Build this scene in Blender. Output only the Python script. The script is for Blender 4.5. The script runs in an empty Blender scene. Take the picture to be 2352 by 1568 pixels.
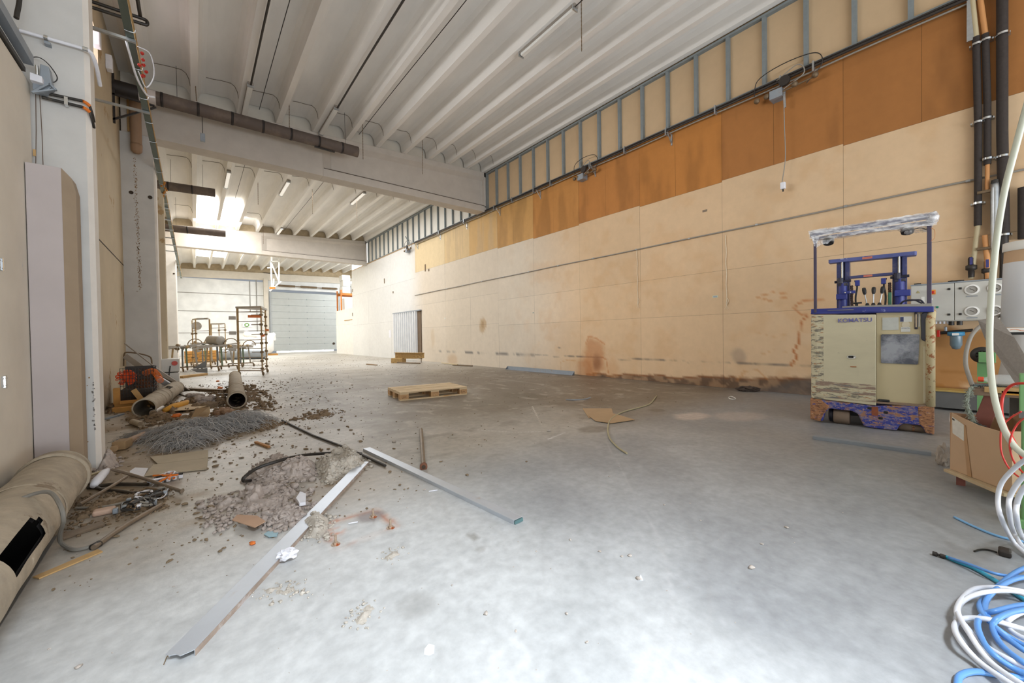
import bpy, math, random
import numpy as np
from mathutils import Vector, Matrix
random.seed(7); rng = np.random.default_rng(7)
PI = math.pi
C = bpy.context.scene.collection

# ---------------------------------------------------------------- camera
YAW, PITCH, ROLL, FPX, CAMH = 0.676, 0.0143, -0.0153, 908.7, 1.04
cy, sy, cp, sp = math.cos(YAW), math.sin(YAW), math.cos(PITCH), math.sin(PITCH)
FW = Vector((sy*cp, cy*cp, -sp)); RT = Vector((cy, -sy, 0)); UP = RT.cross(FW)
RT, UP = RT*math.cos(ROLL)+UP*math.sin(ROLL), UP*math.cos(ROLL)-RT*math.sin(ROLL)
O = Vector((0, 0, CAMH))
cam = bpy.data.cameras.new('camera'); co = bpy.data.objects.new('camera', cam); C.objects.link(co)
cam.sensor_width = 36; cam.lens = FPX/2352*36; cam.clip_start = .05; cam.clip_end = 200
co.matrix_world = Matrix(((RT.x, UP.x, -FW.x, 0), (RT.y, UP.y, -FW.y, 0), (RT.z, UP.z, -FW.z, CAMH), (0, 0, 0, 1)))
bpy.context.scene.camera = co

# ---------------------------------------------------------------- world, lights, exposure
vs = bpy.context.scene.view_settings
vs.view_transform = 'Standard'; vs.look = 'None'; vs.gamma = 1; vs.exposure = 0.0; vs.use_curve_mapping = False
w = bpy.data.worlds.new('sky'); bpy.context.scene.world = w; w.use_nodes = True
w.node_tree.nodes['Background'].inputs[0].default_value = (.82, .9, 1, 1)
w.node_tree.nodes['Background'].inputs[1].default_value = 0.35

def area(name, loc, target, sx, sy_, power, col=(1, 1, 1), spread=180):
    l = bpy.data.lights.new(name, 'AREA'); l.shape = 'RECTANGLE'; l.size = sx; l.size_y = sy_
    l.energy = power; l.color = col; l.spread = math.radians(spread)
    o = bpy.data.objects.new(name, l); C.objects.link(o); o.location = loc
    o.rotation_euler = (Vector(target)-Vector(loc)).to_track_quat('-Z', 'Y').to_euler()
    return o
# daylight through the open front of the hall, behind the camera
area('daylight_open_front', (3.2, -6.2, 3.4), (3.2, 4, 4.2), 8.5, 4.5, 90, (.89, .945, 1.0))
# added fill light, low at the open front, aimed up to brighten the ceiling
area('fill_up_ceiling', (3.2, -5.4, .35), (3.2, .6, 6.6), 8.5, 3.0, 800, (.88, .94, 1.0))
# daylight falling steeply through the loading opening behind the camera onto the floor
area('daylight_loading_opening', (.6, -2.3, 4.9), (.6, .1, 0), 2.0, .8, 52, (.80, .89, 1.0), 48)
# roof daylights over the two far bays
area('daylight_roof_middle', (1.0, 21.2, 6.2), (1.1, 22.7, 5.3), 1.8, .9, 110, (1, .985, .96))
area('daylight_roof_far', (1.6, 28.5, 6.3), (1.6, 28.5, 0), 3.2, 5.0, 700, (.90, .96, 1))
# two added fill lights along the left wall, brightening the right wall
area('fill_left_near', (-.4, 7.4, 4.9), (7.7, 6.2, 1.6), 5.0, .7, 120, (.97, .98, 1.0), 105)
area('fill_left_middle', (-.4, 16.5, 4.9), (7.7, 15, 1.6), 8.0, .7, 70, (.97, .98, 1.0), 110)
area('daylight_side_hall', (12.0, 30, 5.6), (9.5, 31, 0), 4, 6, 800, (.90, .96, 1))
area('daylight_roof_row', (4.6, 17.0, 6.3), (4.6, 17.0, 0), 3, 8, 380, (.95, .97, 1))

# ---------------------------------------------------------------- pixel -> place helpers (photo is 2352x1568)
def ray(u, v): return RT*((u-1176)/FPX) - UP*((v-784)/FPX) + FW
def F(u, v, z=0.0): d = ray(u, v); return O + d*((z-CAMH)/d.z)
def PX(u, v, x): d = ray(u, v); return O + d*(x/d.x)
def PY(u, v, y): d = ray(u, v); return O + d*(y/d.y)

XW, XL, Y1, Y2, YE, ZS = 7.78, -1.07, 10.94, 22.75, 35.7, 5.27
def ZR(x): return 6.15+.05*x        # underside of the roof ribs

# ---------------------------------------------------------------- materials
def lin(c):
    if isinstance(c, str): c = [int(c[i:i+2], 16)/255 for i in (0, 2, 4)]
    else: c = [x/255 for x in c]
    return tuple((x/12.92 if x <= .04045 else ((x+.055)/1.055)**2.4) for x in c)+(1,)
MATS = {}
def M(name, col, rough=.6, metal=0, n=.12, ns=6, bump=.0, bs=40, spec=.5, alpha=1, trans=0, emit=None, es=1, attr=None,
      peel=None, coord='Object', stretch=(1, 1, 1), dust=None):
    """procedural material: base colour * noise, optional peeling / dust layers given by noise"""
    if name in MATS: return MATS[name]
    m = bpy.data.materials.new(name); m.use_nodes = True; MATS[name] = m
    nt = m.node_tree; N = nt.nodes; L = nt.links; b = N['Principled BSDF']
    b.inputs['Roughness'].default_value = rough; b.inputs['Metallic'].default_value = metal
    b.inputs['Specular IOR Level'].default_value = spec
    if trans: b.inputs['Transmission Weight'].default_value = trans
    if alpha < 1: b.inputs['Alpha'].default_value = alpha
    tc = N.new('ShaderNodeTexCoord')
    if coord == 'World': tc = N.new('ShaderNodeNewGeometry'); out = tc.outputs['Position']
    else: out = tc.outputs['Object']
    mp = N.new('ShaderNodeMapping'); mp.inputs['Scale'].default_value = stretch; L.new(out, mp.inputs[0]); out = mp.outputs[0]
    def noise(sc, det=5, rgh=.6):
        t = N.new('ShaderNodeTexNoise'); t.inputs['Scale'].default_value = sc; t.inputs['Detail'].default_value = det
        t.inputs['Roughness'].default_value = rgh; L.new(out, t.inputs['Vector']); return t.outputs['Fac']
    def ramp(fac, a, bb, ca=(0, 0, 0, 1), cb=(1, 1, 1, 1)):
        r = N.new('ShaderNodeValToRGB'); r.color_ramp.elements[0].position = a; r.color_ramp.elements[1].position = bb
        r.color_ramp.elements[0].color = ca; r.color_ramp.elements[1].color = cb; L.new(fac, r.inputs[0]); return r.outputs[0]
    def mix(f, a, bb, mode='MIX'):
        x = N.new('ShaderNodeMixRGB'); x.blend_type = mode
        for i, s in enumerate((f, a, bb)):
            if hasattr(s, 'node'): L.new(s, x.inputs[i])
            else: x.inputs[i].default_value = s
        return x.outputs[0]
    if attr:
        a = N.new('ShaderNodeAttribute'); a.attribute_name = attr; base = a.outputs['Color']
    else: base = lin(col)
    if n:
        base = mix(1.0, base, ramp(noise(ns), .3, .7, (1-n, 1-n, 1-n, 1), (1+n*.5, 1+n*.5, 1+n*.5, 1)), 'MULTIPLY')
    if dust:
        base = mix(ramp(noise(dust[1], 6, .7), dust[2], dust[2]+.18), base, lin(dust[0]))
    if peel:
        for (pc, psc, pth) in peel:
            base = mix(ramp(noise(psc, 7, .68), pth, pth+.03), base, lin(pc))
    if hasattr(base, 'node'): L.new(base, b.inputs['Base Color'])
    else: b.inputs['Base Color'].default_value = base
    if bump:
        bp = N.new('ShaderNodeBump'); bp.inputs['Strength'].default_value = bump; bp.inputs['Distance'].default_value = .01
        L.new(noise(bs, 6), bp.inputs['Height']); L.new(bp.outputs[0], b.inputs['Normal'])
    if emit:
        b.inputs['Emission Color'].default_value = lin(emit); b.inputs['Emission Strength'].default_value = es
    return m

# ---------------------------------------------------------------- mesh building
ROOT = {}
class MB:
    def __init__(s): s.v = []; s.f = []; s.mi = []; s.cur = 0
    def add(s, vs_, fs):
        o = len(s.v); s.v += [tuple(x) for x in vs_]; s.f += [tuple(i+o for i in f) for f in fs]; s.mi += [s.cur]*len(fs); return s
    def hexa(s, p): return s.add(p, [(0, 3, 2, 1), (4, 5, 6, 7), (0, 1, 5, 4), (1, 2, 6, 5), (2, 3, 7, 6), (3, 0, 4, 7)])
    def box(s, x0, y0, z0, x1, y1, z1):
        x0, x1 = sorted((x0, x1)); y0, y1 = sorted((y0, y1)); z0, z1 = sorted((z0, z1))
        return s.hexa([(x0, y0, z0), (x1, y0, z0), (x1, y1, z0), (x0, y1, z0), (x0, y0, z1), (x1, y0, z1), (x1, y1, z1), (x0, y1, z1)])
    def bar(s, p, q, w_, h, up=(0, 0, 1)):
        p = Vector(p); q = Vector(q); d = (q-p).normalized(); u = Vector(up)
        if abs(d.dot(u)) > .98: u = Vector((1, 0, 0))
        r = d.cross(u).normalized(); u = r.cross(d)
        c = []
        for e in (p, q):
            for a, b_ in ((-1, -1), (1, -1), (1, 1), (-1, 1)): c.append(e+r*a*w_/2+u*b_*h/2)
        return s.hexa(c)
    def tube(s, pts, r, n=8, closed=False, caps=True):
        pts = [Vector(p) for p in pts]; k = len(pts); rr = r if hasattr(r, '__len__') else [r]*k
        prev = None; vs_ = []
        for i, p in enumerate(pts):
            if closed: t = pts[(i+1) % k]-pts[i-1]
            else: t = pts[min(i+1, k-1)]-pts[max(i-1, 0)]
            if t.length < 1e-9: t = Vector((0, 0, 1))
            t.normalize()
            if prev is None:
                prev = Vector((0, 0, 1)) if abs(t.z) < .9 else Vector((1, 0, 0))
            a = (prev-t*prev.dot(t)); a = a.normalized() if a.length > 1e-6 else t.orthogonal().normalized(); prev = a; b_ = t.cross(a)
            for j in range(n): an = 2*PI*j/n; vs_.append(p+(a*math.cos(an)+b_*math.sin(an))*rr[i])
        fs = []
        for i in range(k if closed else k-1):
            i2 = (i+1) % k
            for j in range(n): j2 = (j+1) % n; fs.append((i*n+j, i*n+j2, i2*n+j2, i2*n+j))
        if caps and not closed: fs.append(tuple(range(n-1, -1, -1))); fs.append(tuple((k-1)*n+j for j in range(n)))
        return s.add(vs_, fs)
    def cyl(s, p, q, r, r2=None, n=16): return s.tube([p, q], [r, r if r2 is None else r2], n)
    def lathe(s, prof, c, ax=(0, 0, 1), n=24, caps=False):
        ax = Vector(ax).normalized(); a = ax.orthogonal().normalized(); b_ = ax.cross(a); c = Vector(c); vs_ = []
        for r, h in prof:
            for j in range(n): an = 2*PI*j/n; vs_.append(c+ax*h+(a*math.cos(an)+b_*math.sin(an))*r)
        fs = [(i*n+j, i*n+(j+1) % n, (i+1)*n+(j+1) % n, (i+1)*n+j) for i in range(len(prof)-1) for j in range(n)]
        if caps: fs += [tuple(range(n-1, -1, -1)), tuple((len(prof)-1)*n+j for j in range(n))]
        return s.add(vs_, fs)
    def prism(s, poly, e):
        """closed polygon (3D points) extruded by e"""
        e = Vector(e); p = [Vector(x) for x in poly]; k = len(p)
        return s.add(p+[x+e for x in p], [tuple(range(k-1, -1, -1)), tuple(range(k, 2*k))]+[(i, (i+1) % k, (i+1) % k+k, i+k) for i in range(k)])
    def blob(s, c, rx, ry, rz, sub=1, j=.25):
        V, Fc = ICO[sub]; a = random.random()*6; ca, sa = math.cos(a), math.sin(a); o = []
        for x in V:
            k = 1+random.uniform(-j, j); X, Y, Z = x[0]*rx*k, x[1]*ry*k, x[2]*rz*k
            o.append((c[0]+X*ca-Y*sa, c[1]+X*sa+Y*ca, c[2]+Z))
        return s.add(o, Fc)
    def build(s, name, mat, parent=None, smooth=False, bevel=0, local=False, solid=0, sub=0, center=True):
        vv = [Vector(x) for x in s.v]
        me = bpy.data.meshes.new(name); loc = Vector((0, 0, 0))
        if parent is not None:
            if not local:
                r = parent
                while r.parent: r = r.parent
                inv = ROOT[r.name].inverted() if r.name in ROOT else Matrix.Translation(-r.location)
                vv = [inv @ x for x in vv]
        elif center and vv:
            xs = [x.x for x in vv]; ys = [x.y for x in vv]; loc = Vector(((min(xs)+max(xs))/2, (min(ys)+max(ys))/2, min(x.z for x in vv)))
            vv = [x-loc for x in vv]
        me.from_pydata([tuple(x) for x in vv], [], s.f); me.validate(); me.update()
        for m_ in (mat if isinstance(mat, (list, tuple)) else [mat]): me.materials.append(m_)
        if isinstance(mat, (list, tuple)) and len(me.polygons) == len(s.mi): me.polygons.foreach_set('material_index', s.mi)
        if smooth:
            me.polygons.foreach_set('use_smooth', [True]*len(me.polygons))
            if smooth != 'all':
                try: me.set_sharp_from_angle(angle=math.radians(40))
                except Exception: pass
        o = bpy.data.objects.new(name, me); C.objects.link(o); o.location = loc; o.parent = parent
        if bevel:
            b = o.modifiers.new('bevel', 'BEVEL'); b.width = bevel; b.segments = 2; b.limit_method = 'ANGLE'; b.angle_limit = math.radians(40)
        if solid: d = o.modifiers.new('thickness', 'SOLIDIFY'); d.thickness = solid; d.offset = 0
        if sub: d = o.modifiers.new('smooth', 'SUBSURF'); d.levels = sub; d.render_levels = sub
        return o
def _ico():
    t = (1+5**.5)/2; V = [(-1, t, 0), (1, t, 0), (-1, -t, 0), (1, -t, 0), (0, -1, t), (0, 1, t), (0, -1, -t), (0, 1, -t), (t, 0, -1), (t, 0, 1), (-t, 0, -1), (-t, 0, 1)]
    Fc = [(0, 11, 5), (0, 5, 1), (0, 1, 7), (0, 7, 10), (0, 10, 11), (1, 5, 9), (5, 11, 4), (11, 10, 2), (10, 7, 6), (7, 1, 8), (3, 9, 4), (3, 4, 2), (3, 2, 6), (3, 6, 8), (3, 8, 9), (4, 9, 5), (2, 4, 11), (6, 2, 10), (8, 6, 7), (9, 8, 1)]
    V = [tuple(Vector(v).normalized()) for v in V]; out = [(V, Fc)]
    for _ in range(2):
        V, Fc = [Vector(v) for v in out[-1][0]], out[-1][1]; mid = {}; nf = []
        def m(a, b):
            k = (min(a, b), max(a, b))
            if k not in mid: mid[k] = len(V); V.append(((V[a]+V[b])/2).normalized())
            return mid[k]
        for a, b, c in Fc: x, y, z = m(a, b), m(b, c), m(c, a); nf += [(a, x, z), (b, y, x), (c, z, y), (x, y, z)]
        out.append(([tuple(v) for v in V], nf))
    return out
ICO = _ico()
def tag(o, label, cat, group=None, kind=None):
    if label: o['label'] = label
    if cat: o['category'] = cat
    if group: o['group'] = group
    if kind: o['kind'] = kind
    return o
def thing(name, label, cat, loc=(0, 0, 0), rz=0, group=None, kind=None, mat4=None):
    o = bpy.data.objects.new(name, None); o.empty_display_size = .1; C.objects.link(o)
    m = mat4 if mat4 is not None else Matrix.Translation(Vector(loc)) @ Matrix.Rotation(rz, 4, 'Z')
    o.matrix_world = m; ROOT[o.name] = m.copy(); return tag(o, label, cat, group, kind)
def struct(o, label=None): o['kind'] = 'structure'; (label and o.__setitem__('label', label)); return o
def dup(root, loc=None, rz=None, label=None, group=None):
    def cp(o, par):
        c = o.copy(); C.objects.link(c); c.parent = par
        for ch in list(o.children): cp(ch, c)
        return c
    r = cp(root, None)
    if loc is not None: r.location = loc
    if rz is not None: r.rotation_euler = (0, 0, rz)
    if label: r['label'] = label
    if group: r['group'] = group
    ROOT[r.name] = r.matrix_basis.copy()
    return r
def spline(pts, k=8):
    pts = [Vector(p) for p in pts]; P = [pts[0]*2-pts[1]]+pts+[pts[-1]*2-pts[-2]]; out = []
    for i in range(1, len(P)-2):
        a, b, c, d = P[i-1], P[i], P[i+1], P[i+2]
        for j in range(k):
            t = j/k; out.append(.5*((2*b)+(c-a)*t+(2*a-5*b+4*c-d)*t*t+(3*b-a-3*c+d)*t**3))
    return out+[pts[-1]]
def on_floor(uvs, r, k=8, lift=None): return spline([F(u, v, r+(lift[i] if lift else 0)) for i, (u, v) in enumerate(uvs)], k)
def text_mesh(s_, size, mat, parent, origin, xdir, updir, name='lettering', depth=.001, bold=0, local=False):
    c = bpy.data.curves.new('t', 'FONT'); c.body = s_; c.size = size; c.extrude = depth; c.offset = bold
    o = bpy.data.objects.new('t', c); C.objects.link(o); bpy.context.view_layer.update()
    dg = bpy.context.evaluated_depsgraph_get(); me = bpy.data.meshes.new_from_object(o.evaluated_get(dg)); bpy.data.objects.remove(o)
    x = Vector(xdir).normalized(); u = Vector(updir).normalized(); n = x.cross(u); mb = MB()
    mb.add([Vector(origin)+x*v.co.x+u*v.co.y+n*v.co.z for v in me.vertices], [tuple(p.vertices) for p in me.polygons])
    return mb.build(name, mat, parent, local=local)
def vnoise(x, y, sc, seed=0, oct_=4):
    out = np.zeros_like(x, dtype=float); amp = 1; tot = 0
    for k in range(oct_):
        X = x*sc; Y = y*sc; xi = np.floor(X).astype(int); yi = np.floor(Y).astype(int); fx = X-xi; fy = Y-yi
        fx = fx*fx*(3-2*fx); fy = fy*fy*(3-2*fy)
        def h(a, b):
            q = (a*374761393+b*668265263+(seed+k*17)*1442695041) & 0x7fffffff; q = (q ^ (q >> 13))*1274126177 & 0x7fffffff
            return ((q ^ (q >> 16)) & 0xffff)/65535.
        out += amp*((h(xi, yi)*(1-fx)+h(xi+1, yi)*fx)*(1-fy)+(h(xi, yi+1)*(1-fx)+h(xi+1, yi+1)*fx)*fy); tot += amp; amp *= .5; sc *= 2.1
    return out/tot
def sstep(a, b, x): t = np.clip((x-a)/(b-a), 0, 1); return t*t*(3-2*t)
def segd(x, y, pts):
    d = np.full(x.shape, 1e9)
    for (ax, ay), (bx, by) in zip(pts[:-1], pts[1:]):
        dx, dy = bx-ax, by-ay; t = np.clip(((x-ax)*dx+(y-ay)*dy)/(dx*dx+dy*dy+1e-12), 0, 1); d = np.minimum(d, np.hypot(x-ax-t*dx, y-ay-t*dy))
    return d
def grid_obj(name, A, B, P, col, mat, center=False):
    """A,B coordinate arrays; P(a,b)->xyz arrays ; col (na,nb,3) linear"""
    a, b = np.meshgrid(A, B, indexing='ij'); x, y, z = P(a, b); na, nb = a.shape
    me = bpy.data.meshes.new(name); v = np.stack([x, y, z], -1).reshape(-1, 3)
    i = np.arange(na*nb).reshape(na, nb); q = np.stack([i[:-1, :-1], i[1:, :-1], i[1:, 1:], i[:-1, 1:]], -1).reshape(-1, 4)
    me.vertices.add(len(v)); me.vertices.foreach_set('co', v.ravel()); me.loops.add(q.size); me.loops.foreach_set('vertex_index', q.ravel())
    me.polygons.add(len(q)); me.polygons.foreach_set('loop_start', np.arange(0, q.size, 4)); me.polygons.foreach_set('loop_total', np.full(len(q), 4))
    me.update(calc_edges=True); ca = me.color_attributes.new('Col', 'FLOAT_COLOR', 'POINT')
    rgba = np.concatenate([col(a, b).reshape(-1, 3), np.ones((na*nb, 1))], 1); ca.data.foreach_set('color', rgba.ravel())
    me.materials.append(mat); o = bpy.data.objects.new(name, me); C.objects.link(o); return o
def L3(*c): return np.array(lin(c)[:3])
def blend(col, c2, m): return col*(1-m[..., None])+c2*m[..., None]

# ================================================================ THE HALL
m_floor = M('concrete_floor', 'ffffff', .42, n=.17, ns=16, bump=.2, bs=30, attr='Col', coord='World', spec=.45)
def floor_col(x, y):
    n1 = vnoise(x, y, .45, 1); n2 = vnoise(x, y, 1.8, 2); n3 = vnoise(x, y, 9, 3, 3); ns_ = vnoise(x*1.0, y*.25, 2.2, 5)
    c = np.broadcast_to(L3(186, 181, 172), x.shape+(3,)).copy()
    c = blend(c, L3(154, 144, 128), np.clip(sstep(.35, .7, n1)*.5+sstep(.45, .75, n2)*.35, 0, 1))
    # traffic grime across the middle of the hall
    m = sstep(2.4, 4.6, y+.25*(x-3)+.9*(n1-.5))*(1-sstep(8, 15, y))*sstep(.4, 2.2, x+1.2*(n2-.5))
    c = blend(c, L3(104, 92, 76), np.clip(.85*m*(.6+.6*n2), 0, 1))
    c = blend(c, L3(102, 90, 76), .8*sstep(3.6, 4.6, x+.5*(n2-.5))*(1-sstep(8, 11, y))*(.55+.5*n2)*sstep(.5, 1.6, y+.8*(n2-.5)))
    # paler, cooler foreground
    m = (1-sstep(1.9, 3.0, y+.7*(n1-.5)+.12*(x-2)))*(1-sstep(3.4, 4.6, x))
    c = blend(c, L3(206, 209, 210), .8*m)
    c = blend(c, L3(146, 148, 150), .95*sstep(.9, 1.9, x+.5*(n2-.5)+.25*(n3-.5))*(1-sstep(2.2, 3.4, y))*(.5+.6*n2))
    for k_ in range(9):
        sp_ = np.hypot(x-(.4+.47*k_ % 3.1), (y-(.5+.31*k_ % 2.0))*1.4)+.3*(n2-.5)+.2*(n3-.5); c = blend(c, L3(170, 172, 172), .4*(1-sstep(.05, .22, sp_)))
    c = c*(.965+.07*sstep(.3, .7, vnoise(x, y, 42, 15, 3)))[..., None]
    # brown dust on the left
    m = (1-sstep(.6, 1.6, x+.6*(n2-.5)))*sstep(2.2, 3.2, y)*(1-sstep(10, 14, y))
    c = blend(c, L3(150, 132, 108), m*(.25+.8*sstep(.42, .62, n2)))
    # oil patches beyond the pallet
    for (u, v, rx, ry, s_) in ((1195, 908, .42, .62, .75), (1090, 925, .5, .55, .5), (1700, 955, .5, .35, -.5), (1510, 942, .15, .12, .5), (1360, 985, .25, .18, .5), (1590, 955, .38, .22, -.9), (1085, 1232, .025, .05, .5), (1105, 1260, .03, .03, .35), (960, 1390, .1, .1, .2)):
        p = F(u, v); d = np.hypot((x-p.x)/rx, (y-p.y)/ry)+.7*(n2-.5)+.3*(n3-.5); mm = 1-sstep(.55, 1.0, d)
        c = blend(c, L3(92, 82, 66) if s_ > 0 else L3(190, 176, 166), abs(s_)*mm)
    # rust frame where a machine stood
    q = [F(u, v) for u, v in ((742, 1205), (857, 1172), (912, 1207), (775, 1262))]; pts = [(p.x, p.y) for p in q]; pts.append(pts[0])
    d = segd(x, y, pts)+.035*(vnoise(x, y, 22, 9)-.5)
    pf_ = F(757, 1175); fr = sstep(.0, .1, y-F(780, 1240).y+.03)*.7+.3; c = blend(c, L3(182, 100, 58), .9*fr*(1-sstep(.004, .022, d))*sstep(.42, .56, vnoise(x, y, 12, 11)))
    c = blend(c, L3(206, 160, 128), .35*fr*(1-sstep(.015, .05, d)))
    p = F(760, 1225); c = blend(c, L3(200, 112, 52), .8*(1-sstep(.03, .09, np.hypot(x-p.x, y-p.y)+.06*(n3-.5)))*sstep(.4, .6, vnoise(x, y, 30, 8)))
    p = F(850, 1185); c = blend(c, L3(120, 102, 100), .7*(1-sstep(.04, .1, np.hypot(x-p.x, y-p.y)+.05*(n3-.5))))
    # scratches and tyre arcs
    for uvs, wd, s_, cc in (([(1390, 1010), (1450, 1120), (1520, 1260), (1545, 1400), (1540, 1568)], .008, .18, (225, 222, 220)),
                        ([(1230, 880), (1290, 900), (1250, 915)], .02, .4, (180, 172, 160)), ([(1070, 985), (1180, 992), (1255, 990)], .014, .8, (225, 224, 222)),
                        ([(1260, 1008), (1300, 992)], .012, .9, (235, 235, 235)), ([(1222, 932), (1245, 978)], .01, .5, (225, 220, 210)), ([(1130, 868), (1260, 885), (1290, 905)], .05, .35, (190, 184, 174)),
                        ([(900, 1330), (1100, 1250), (1260, 1130)], .006, .4, (160, 165, 170)), ([(1480, 1040), (1600, 1240), (1640, 1568)], .012, .15, (160, 157, 154)),
                        ([(1000, 1290), (1260, 1210), (1200, 1190), (960, 1250)], .012, .25, (140, 145, 140)), ([(640, 1568), (700, 1420), (760, 1330)], .01, .2, (240, 240, 240))):
        pp = spline([F(a, b) for a, b in uvs], 8); d = segd(x, y, [(p.x, p.y) for p in pp])
        c = blend(c, L3(*cc), s_*(1-sstep(wd*.4, wd, d))*(.4+.6*sstep(.4, .6, ns_)))
    c = blend(c, L3(196, 186, 174), .35*sstep(.62, .78, vnoise(x, y*.7, 6.5, 33, 5))*sstep(2.6, 4, y)); c = blend(c, L3(96, 84, 70), .35*sstep(.60, .74, vnoise(x*.8, y, 4.3, 34, 5))*sstep(2.2, 3.4, y)*(1-sstep(12, 18, y)))
    c *= (.90+.20*n3)[..., None]
    return c
ax = np.concatenate([np.arange(-1.3, 5.2, .022), np.arange(5.2, 8.2, .06), np.arange(8.2, 18, .5)])
ay = np.concatenate([np.arange(-7.5, -.5, .3), np.arange(-.5, 5, .022), np.arange(5, 12, .06), np.arange(12, 36.2, .2)])
fl = grid_obj('floor', ax, ay, lambda a, b: (a, b, a*0), floor_col, m_floor)
struct(fl, 'bare grey concrete floor of the hall, dusty and stained')

# ---- ceiling: ribbed concrete slabs, three bays
m_ceil = M('ceiling_paint', (236, 233, 228), .85, n=.07, ns=3, coord='World', stretch=(1, .25, 1))
RX = [-.72, .10, .91, 1.69, 2.49, 3.29, 4.09, 4.88, 5.67, 6.34, 7.02, 7.70, 8.5, 9.3, 10.1, 10.9, 11.7, 12.5, 13.3, 14.1, 14.9, 15.7, 16.5]
def rib_profile(x0, x1, dz=0):
    pr = [(-1.3, ZR(-1.3)+.33)]
    for x in RX:
        if x < x0-.1 or x > x1: continue
        z = ZR(x); pr += [(x-.19, z+.33), (x-.12, z+.29), (x-.075, z+.20), (x-.055, z), (x+.055, z), (x+.075, z+.20), (x+.12, z+.29), (x+.19, z+.33)]
    pr.append((pr[-1][0]+.35, pr[-1][1])); return pr
SKY = {1: [], 2: [(0.10, .91, 18.9, 22.7), (.91, 1.69, 18.9, 22.7)], 3: [(.10, .91, 23.3, 31.5), (.91, 1.69, 23.3, 31.5), (2.49, 3.29, 25.0, 29.5), (3.29, 4.09, 26, 29.5)]}
def slab(no, ya, yb, xmax):
    b = MB(); pr = rib_profile(-1.3, xmax); k = len(pr); n = 6
    ys = [ya, yb]
    b.add([(x, y, z) for y in ys for x, z in pr], [(i, i+1, k+i+1, k+i) for i in range(k-1)])
    b.add([(x, y, 7.6) for y in ys for x in (-1.3, xmax+.8)], [(0, 1, 3, 2)])
    o = struct(b.build('ceiling', m_ceil, center=False), ('near', 'middle', 'far')[no-1]+' bay of the white ribbed concrete ceiling')
    # dark joint across the slabs
    return o
c1 = slab(1, -7.5, Y1+.1, 7.7); c2 = slab(2, Y1+.3, Y2+.1, 7.7); c3 = slab(3, Y2+.3, YE, 15.7)
m_joint = M('joint_dark', (74, 62, 50), .9); m_crack = M('joint_crack', (116, 104, 90), .9)
def joint(parent, y, x0, x1, wob=.02):
    for i in range(1, 12):
        a, b_ = RX[i-1], RX[i]
        if b_ > x1: break
        z0, z1 = ZR(a), ZR(b_)
        pts = [(a+.2, y, z0+.322)]+[(a+.2+(b_-a-.4)*t, y+random.uniform(-wob, wob), z0+(z1-z0)*t+.322) for t in (.3, .6)]+[(b_-.19, y, z1+.322), (b_-.125, y, z1+.28), (b_-.08, y, z1+.18), (b_-.06, y, z1+.05)]
        MB().tube(pts, .006, 4).build('joint', m_crack, parent)
joint(c1, 10.35, -1, 7.8); joint(c2, 15.2, -1, 7.8); joint(c2, 20.6, -1, 3)
# translucent roof daylights between the ribs
m_sky = M('roof_daylight', (250, 250, 248), .5, n=0, emit=(255, 252, 246), es=7)
k = 0
for no, par in ((2, c2), (3, c3)):
    for (a, b_, ya, yb) in SKY[no]:
        k += 1; q = MB().box(a+.10, ya, ZR(a)+.16, b_-.10, yb, ZR(a)+.175)
        struct(q.build('window_%d' % k, m_sky), 'translucent roof daylight set between two ceiling ribs')

# ---- cross beams
m_beam = M('beam_paint', (200, 192, 182), .8, n=.07, ns=4, coord='World')
m_beamb = M('beam_underside', (212, 204, 190), .8, n=.06, ns=4, coord='World')
m_infill = M('infill_board', (186, 168, 138), .9, n=.2, ns=5, coord='World')
def beam(no, y, x1=7.75):
    b = MB(); zb, x0, xr, xe = 5.21, -1.05, 2.66, 7.68; T = lambda x: ZR(x)-.005; w_ = .42
    # left solid block, web, flanges
    b.prism([(x0, y, zb), (xr, y, zb), (xr, y, T(xr)), (x0, y, T(x0))], (0, w_, 0))
    b.prism([(xr, y, zb), (x1, y, zb), (x1, y, zb+.2), (xr, y, zb+.2)], (0, w_, 0))
    b.add([(xr, y, zb+.2), (x1, y, zb+.2), (x1, y+.12, zb+.27), (xr+.22, y+.12, zb+.27)], [(0, 1, 2, 3)])
    b.prism([(xr+.22, y+.12, zb+.2), (x1, y+.12, zb+.2), (x1, y+.12, T(x1)-.15), (xr+.22, y+.12, T(xr)-.15)], (0, w_-.24, 0))
    b.add([(xr, y, zb+.2), (xr+.22, y+.12, zb+.27), (xr+.22, y+.12, T(xr)-.26), (xr, y, T(xr)-.16)], [(0, 1, 2, 3)])
    b.prism([(xr, y, T(xr)-.16), (x1, y, T(x1)-.16), (x1, y, T(x1)), (xr, y, T(xr))], (0, w_, 0))
    b.add([(xr, y, T(xr)-.16), (x1, y, T(x1)-.16), (x1, y+.12, T(x1)-.26), (xr+.22, y+.12, T(xr)-.26)], [(0, 1, 2, 3)])
    b.prism([(xr, y+w_-.12, zb+.2), (x1, y+w_-.12, zb+.2), (x1, y+w_-.12, T(x1)-.16), (xr, y+w_-.12, T(xr)-.16)], (0, .12, 0))
    b.box(xe, y, zb+.15, x1, y+.14, T(x1))
    o = struct(b.build('trim_%d' % no, m_beam, center=False, bevel=.008), ('near', 'second')[no-1]+' white concrete cross beam under the ceiling ribs')
    MB().prism([(x0, y+.16, T(x0)), (x1, y+.16, T(x1)), (x1, y+.16, 7), (x0, y+.16, 7)], (0, .1, 0)).build('infill_board', m_infill if no == 2 else m_beamb, o)
    MB().prism([(xr+.02, y-.002, zb+.195), (xe, y-.002, zb+.195), (xe, y-.002, zb+.21), (xr+.02, y-.002, zb+.21)], (0, .05, 0)).build('shadow_gap', m_joint, o)
    return o
beam(1, Y1); beam(2, Y2)

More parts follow.
